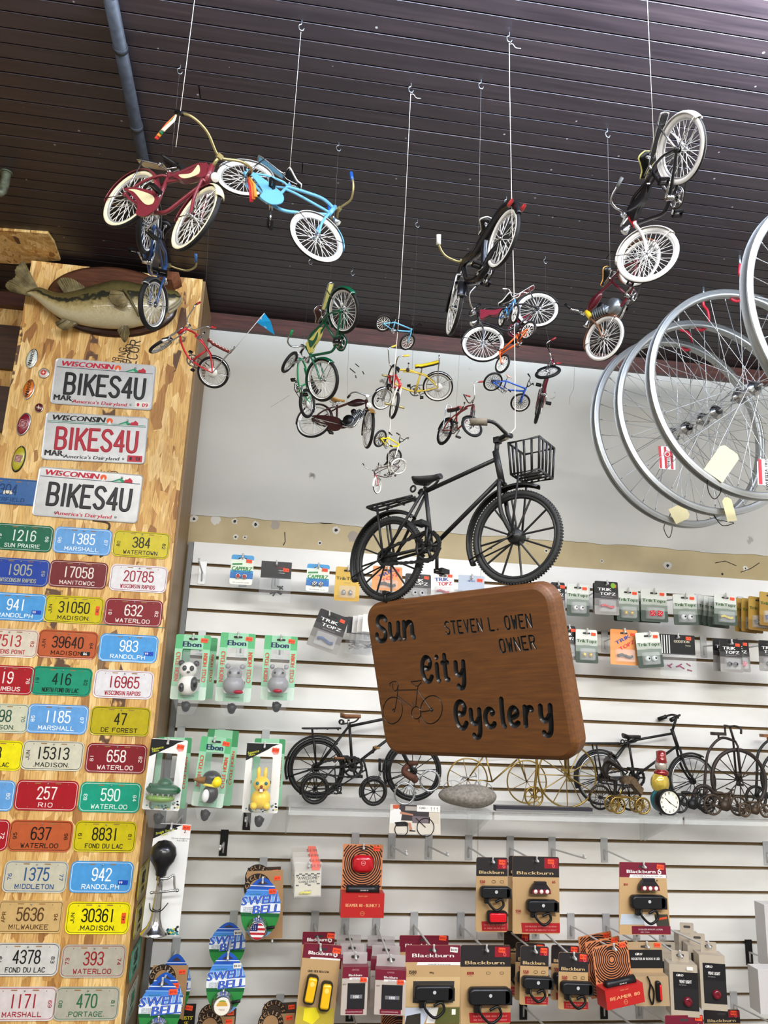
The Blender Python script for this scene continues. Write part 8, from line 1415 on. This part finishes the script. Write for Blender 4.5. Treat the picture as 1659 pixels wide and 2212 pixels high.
bb550((994, 2040, 1103, 2210), .14, 'wide black topped card with 1000 lumen front lamp and strap', '1000', 'DAYBLAZER 1000 FRONT', 'SEE AND BE SEEN DAY & NIGHT', (('front', .54, .62, .82),), dark=.28)
for i, (bx, of, lb, pg) in enumerate((((1087, 2010, 1142, 2150), .05, 'rearmost dark card right of the 1000 lamp', None), ((1113, 2036, 1176, 2160), .10, 'black topped 550 card second from the front in the left pair', None), ((1123, 2043, 1184, 2170), .15, 'front black topped 550 card in the left pair', .03), ((1190, 2041, 1250, 2160), .09, 'rear black topped 550 card in the right pair', None), ((1206, 2057, 1270, 2180), .15, 'front black topped 550 card in the right pair', .03))): bb550(bx, of, lb, kinds=(('front', .52, .58, 1.02),), peg=pg, tilt=.03, dark=.34, nv=.44)
for i in range(3): ringcard((1252 + 15 * i, 2016 + 11 * i, 1330 + 18 * i, 2140 + 10 * i), .07 + .04 * i, ('rearmost', 'middle', 'front')[i] + ' tilted ringed card of the three red boxed lights', -.12, .15, .03 if i == 2 else None, False, 'BEAMER 80', i == 2, True, .5 if i < 2 else .42)
p = Pack((1361, 2034, 1431, 2164), .13, 'bicycle_light', 'kraft card with black header and a slim red lamp with a cable', 'bicycle light', 'helmet lights', (176, 150, 114), ((.13, .44, (26, 25, 27)),), .002, -.03, -.1, .0016, peg=.04, pclear=False); p.words([('GIRO', .3, .20, .0065, (232, 230, 226), dict(slant=.2, bold=.0004)), ('REGISTER II/ ISODE II LED', .5, .28, .0062, (232, 230, 226), dict(width=p.w * .84))]); p.sticker(.86, .05)
b = MB(); b.use(mat((176, 150, 114), .6)); b.box((0, -.018, p.Z(.75)), (p.w, .034, p.h * .48)); b.obj('carton', p.t); b = MB(); b.use(BLACK).tube(spl([(-.012, -.04, p.Z(.5)), (-.005, -.04, p.Z(.62)), (-.010, -.04, p.Z(.8)), (-.002, -.04, p.Z(.95)), (.004, -.04, p.Z(.75)), (-.004, -.04, p.Z(.62))], 5), .0022, 6); b.loft([[(.017 + x * k, y, p.Z(.74) + z * k) for x, z in rrect(.015, .052, .006, 4)] for k, y in ((1, -.036), (1, -.044), (.9, -.047))]); b.obj('slim_lamp', p.t); b = MB(); b.use(mat((206, 30, 30), .15, coat=.6)); b.loft([[(.021 + x * k, y, p.Z(.75) + z * k) for x, z in rrect(.007, .042, .003, 3)] for k, y in ((1, -.047), (.8, -.050))]); b.obj('red_lens', p.t)
def vent(box, off, label, peg, yaw=-.2, front=True):
    p = carton(box, off, .05, label, (182, 170, 150), (176, 164, 146), 'boxed_helmet_light', True, peg, yaw, 'helmet lights', panel=[((26, 25, 27), [(.12, .14), (1, .14), (1, .46), (.12, .46)]), ((34, 33, 34), [(.12, .46), (1, .46), (1, .88), (.12, .88)])], words_=[('GIRO', .36, .20, .0062, (236, 234, 230), dict(slant=.2, bold=.0004)), ('VENT LIGHT', .55, .32, .0085, (236, 234, 230), dict(width=.034)), ('For helmets', .45, .385, .003, (180, 178, 174))], pc=False)
    b = p.mb(.60, .70, 0); b.use(mat((110, 16, 34), .12, coat=.7)); b.lathe([(.012, 0), (.012, -.006), (.008, -.010), (.004, -.008), (.001, -.008)], (0, 0, 0), 'y', 24); b.obj('red_lens', p.t); b = MB(); b.use(WHITE); d = .05
    b.addv([(p.w / 2 + .0008, .01, p.Z(.40)), (p.w / 2 + .0008, .036, p.Z(.40)), (p.w / 2 + .0008, .036, p.Z(.52)), (p.w / 2 + .0008, .01, p.Z(.52))]); b.addf([(0, 1, 2, 3)]); b.obj('barcode_label', p.t)
    b = MB(); b.use(mat((26, 25, 27), .5)); b.addv([(p.w / 2 + .0006, .0, p.Z(.14)), (p.w / 2 + .0006, .046, p.Z(.14)), (p.w / 2 + .0006, .046, p.Z(.46)), (p.w / 2 + .0006, .0, p.Z(.46))]); b.addf([(0, 1, 2, 3)]); b.obj('side_panel', p.t); return p
vent((1426, 2062, 1474, 2170), .06, 'rear vent light box of the left pair', None); p = vent((1450, 2084, 1506, 2196), .14, 'front vent light box with a white price label', .03); b = p.mb(.72, .06, .001); b.use(WHITE).prism(rrect(.018, .009, .001, 2), -.001, 0); b.obj('price_label', p.t)
vent((1470, 2020, 1514, 2120), .05, 'rearmost vent light box of the right row', None); vent((1490, 2044, 1540, 2150), .09, 'middle vent light box of the right row', None); vent((1515, 2064, 1566, 2182), .14, 'front vent light box of the right row', .03)
carton((1655, 1955, 1700, 2090), .10, .05, 'grey carton cut by the right edge, upper one', (196, 192, 190), (206, 202, 200), 'carton', False, None, 0, 'cartons at the right edge', cat='carton'); carton((1640, 2095, 1700, 2190), .14, .05, 'grey carton cut by the right edge, lower one', (202, 198, 196), (210, 206, 204), 'carton', False, None, 0, 'cartons at the right edge', cat='carton')
maroon((1438, 2192, 1520, 2300), .14, 'maroon topped card rising from the bottom edge of the picture', (), [], None, top=.4); ringcard((822, 2188, 900, 2290), .10, 'top of a ringed card at the bottom edge below the cartons', peg=None, lens=False, bx=False); bb550((1522, 2180, 1600, 2290), .06, 'dark card low behind the vent light boxes', peg=None, kinds=())
# ---------------------------------------------------------------- empty slat hooks
for (px, py), ln, lb, dk in (((420, 1212), .14, 'empty slat hook at the top left corner of the slatwall', False), ((846, 1822), .12, 'empty slat hook left of the photo print', False), ((926, 1820), .12, 'empty slat hook right of the photo print', False), ((1192, 1827), .12, 'empty slat hook right of the wide twin lamp card', False), ((1655, 1838), .12, 'empty slat hook at the right edge below the shelf', False), ((1617, 2052), .14, 'empty dark slat hook right of the vent lights', True),
   ((486, 1792), .1, 'dark slat hook showing under the bird horn', True), ((532, 1790), .1, 'dark slat hook showing under the rabbit horn', True), ((1304, 2172), .16, 'bare slat hook low below the red boxes', True), ((1380, 2165), .16, 'bare slat hook low below the slim red lamp', False), ((1585, 2170), .16, 'bare slat hook low right of the vent light boxes', False), ((1130, 2180), .16, 'bare slat hook low below the left pair of 550 cards', True), ((755, 2196), .16, 'bare slat hook low below the countdown cartons', True)):
    q = at(px, py, D); hook_at(q.x + (.03 if px == 420 else 0), q.z, ln * 2.2 if py > 1700 else ln, lb, dk, not dk and px > 700, .08, .012)
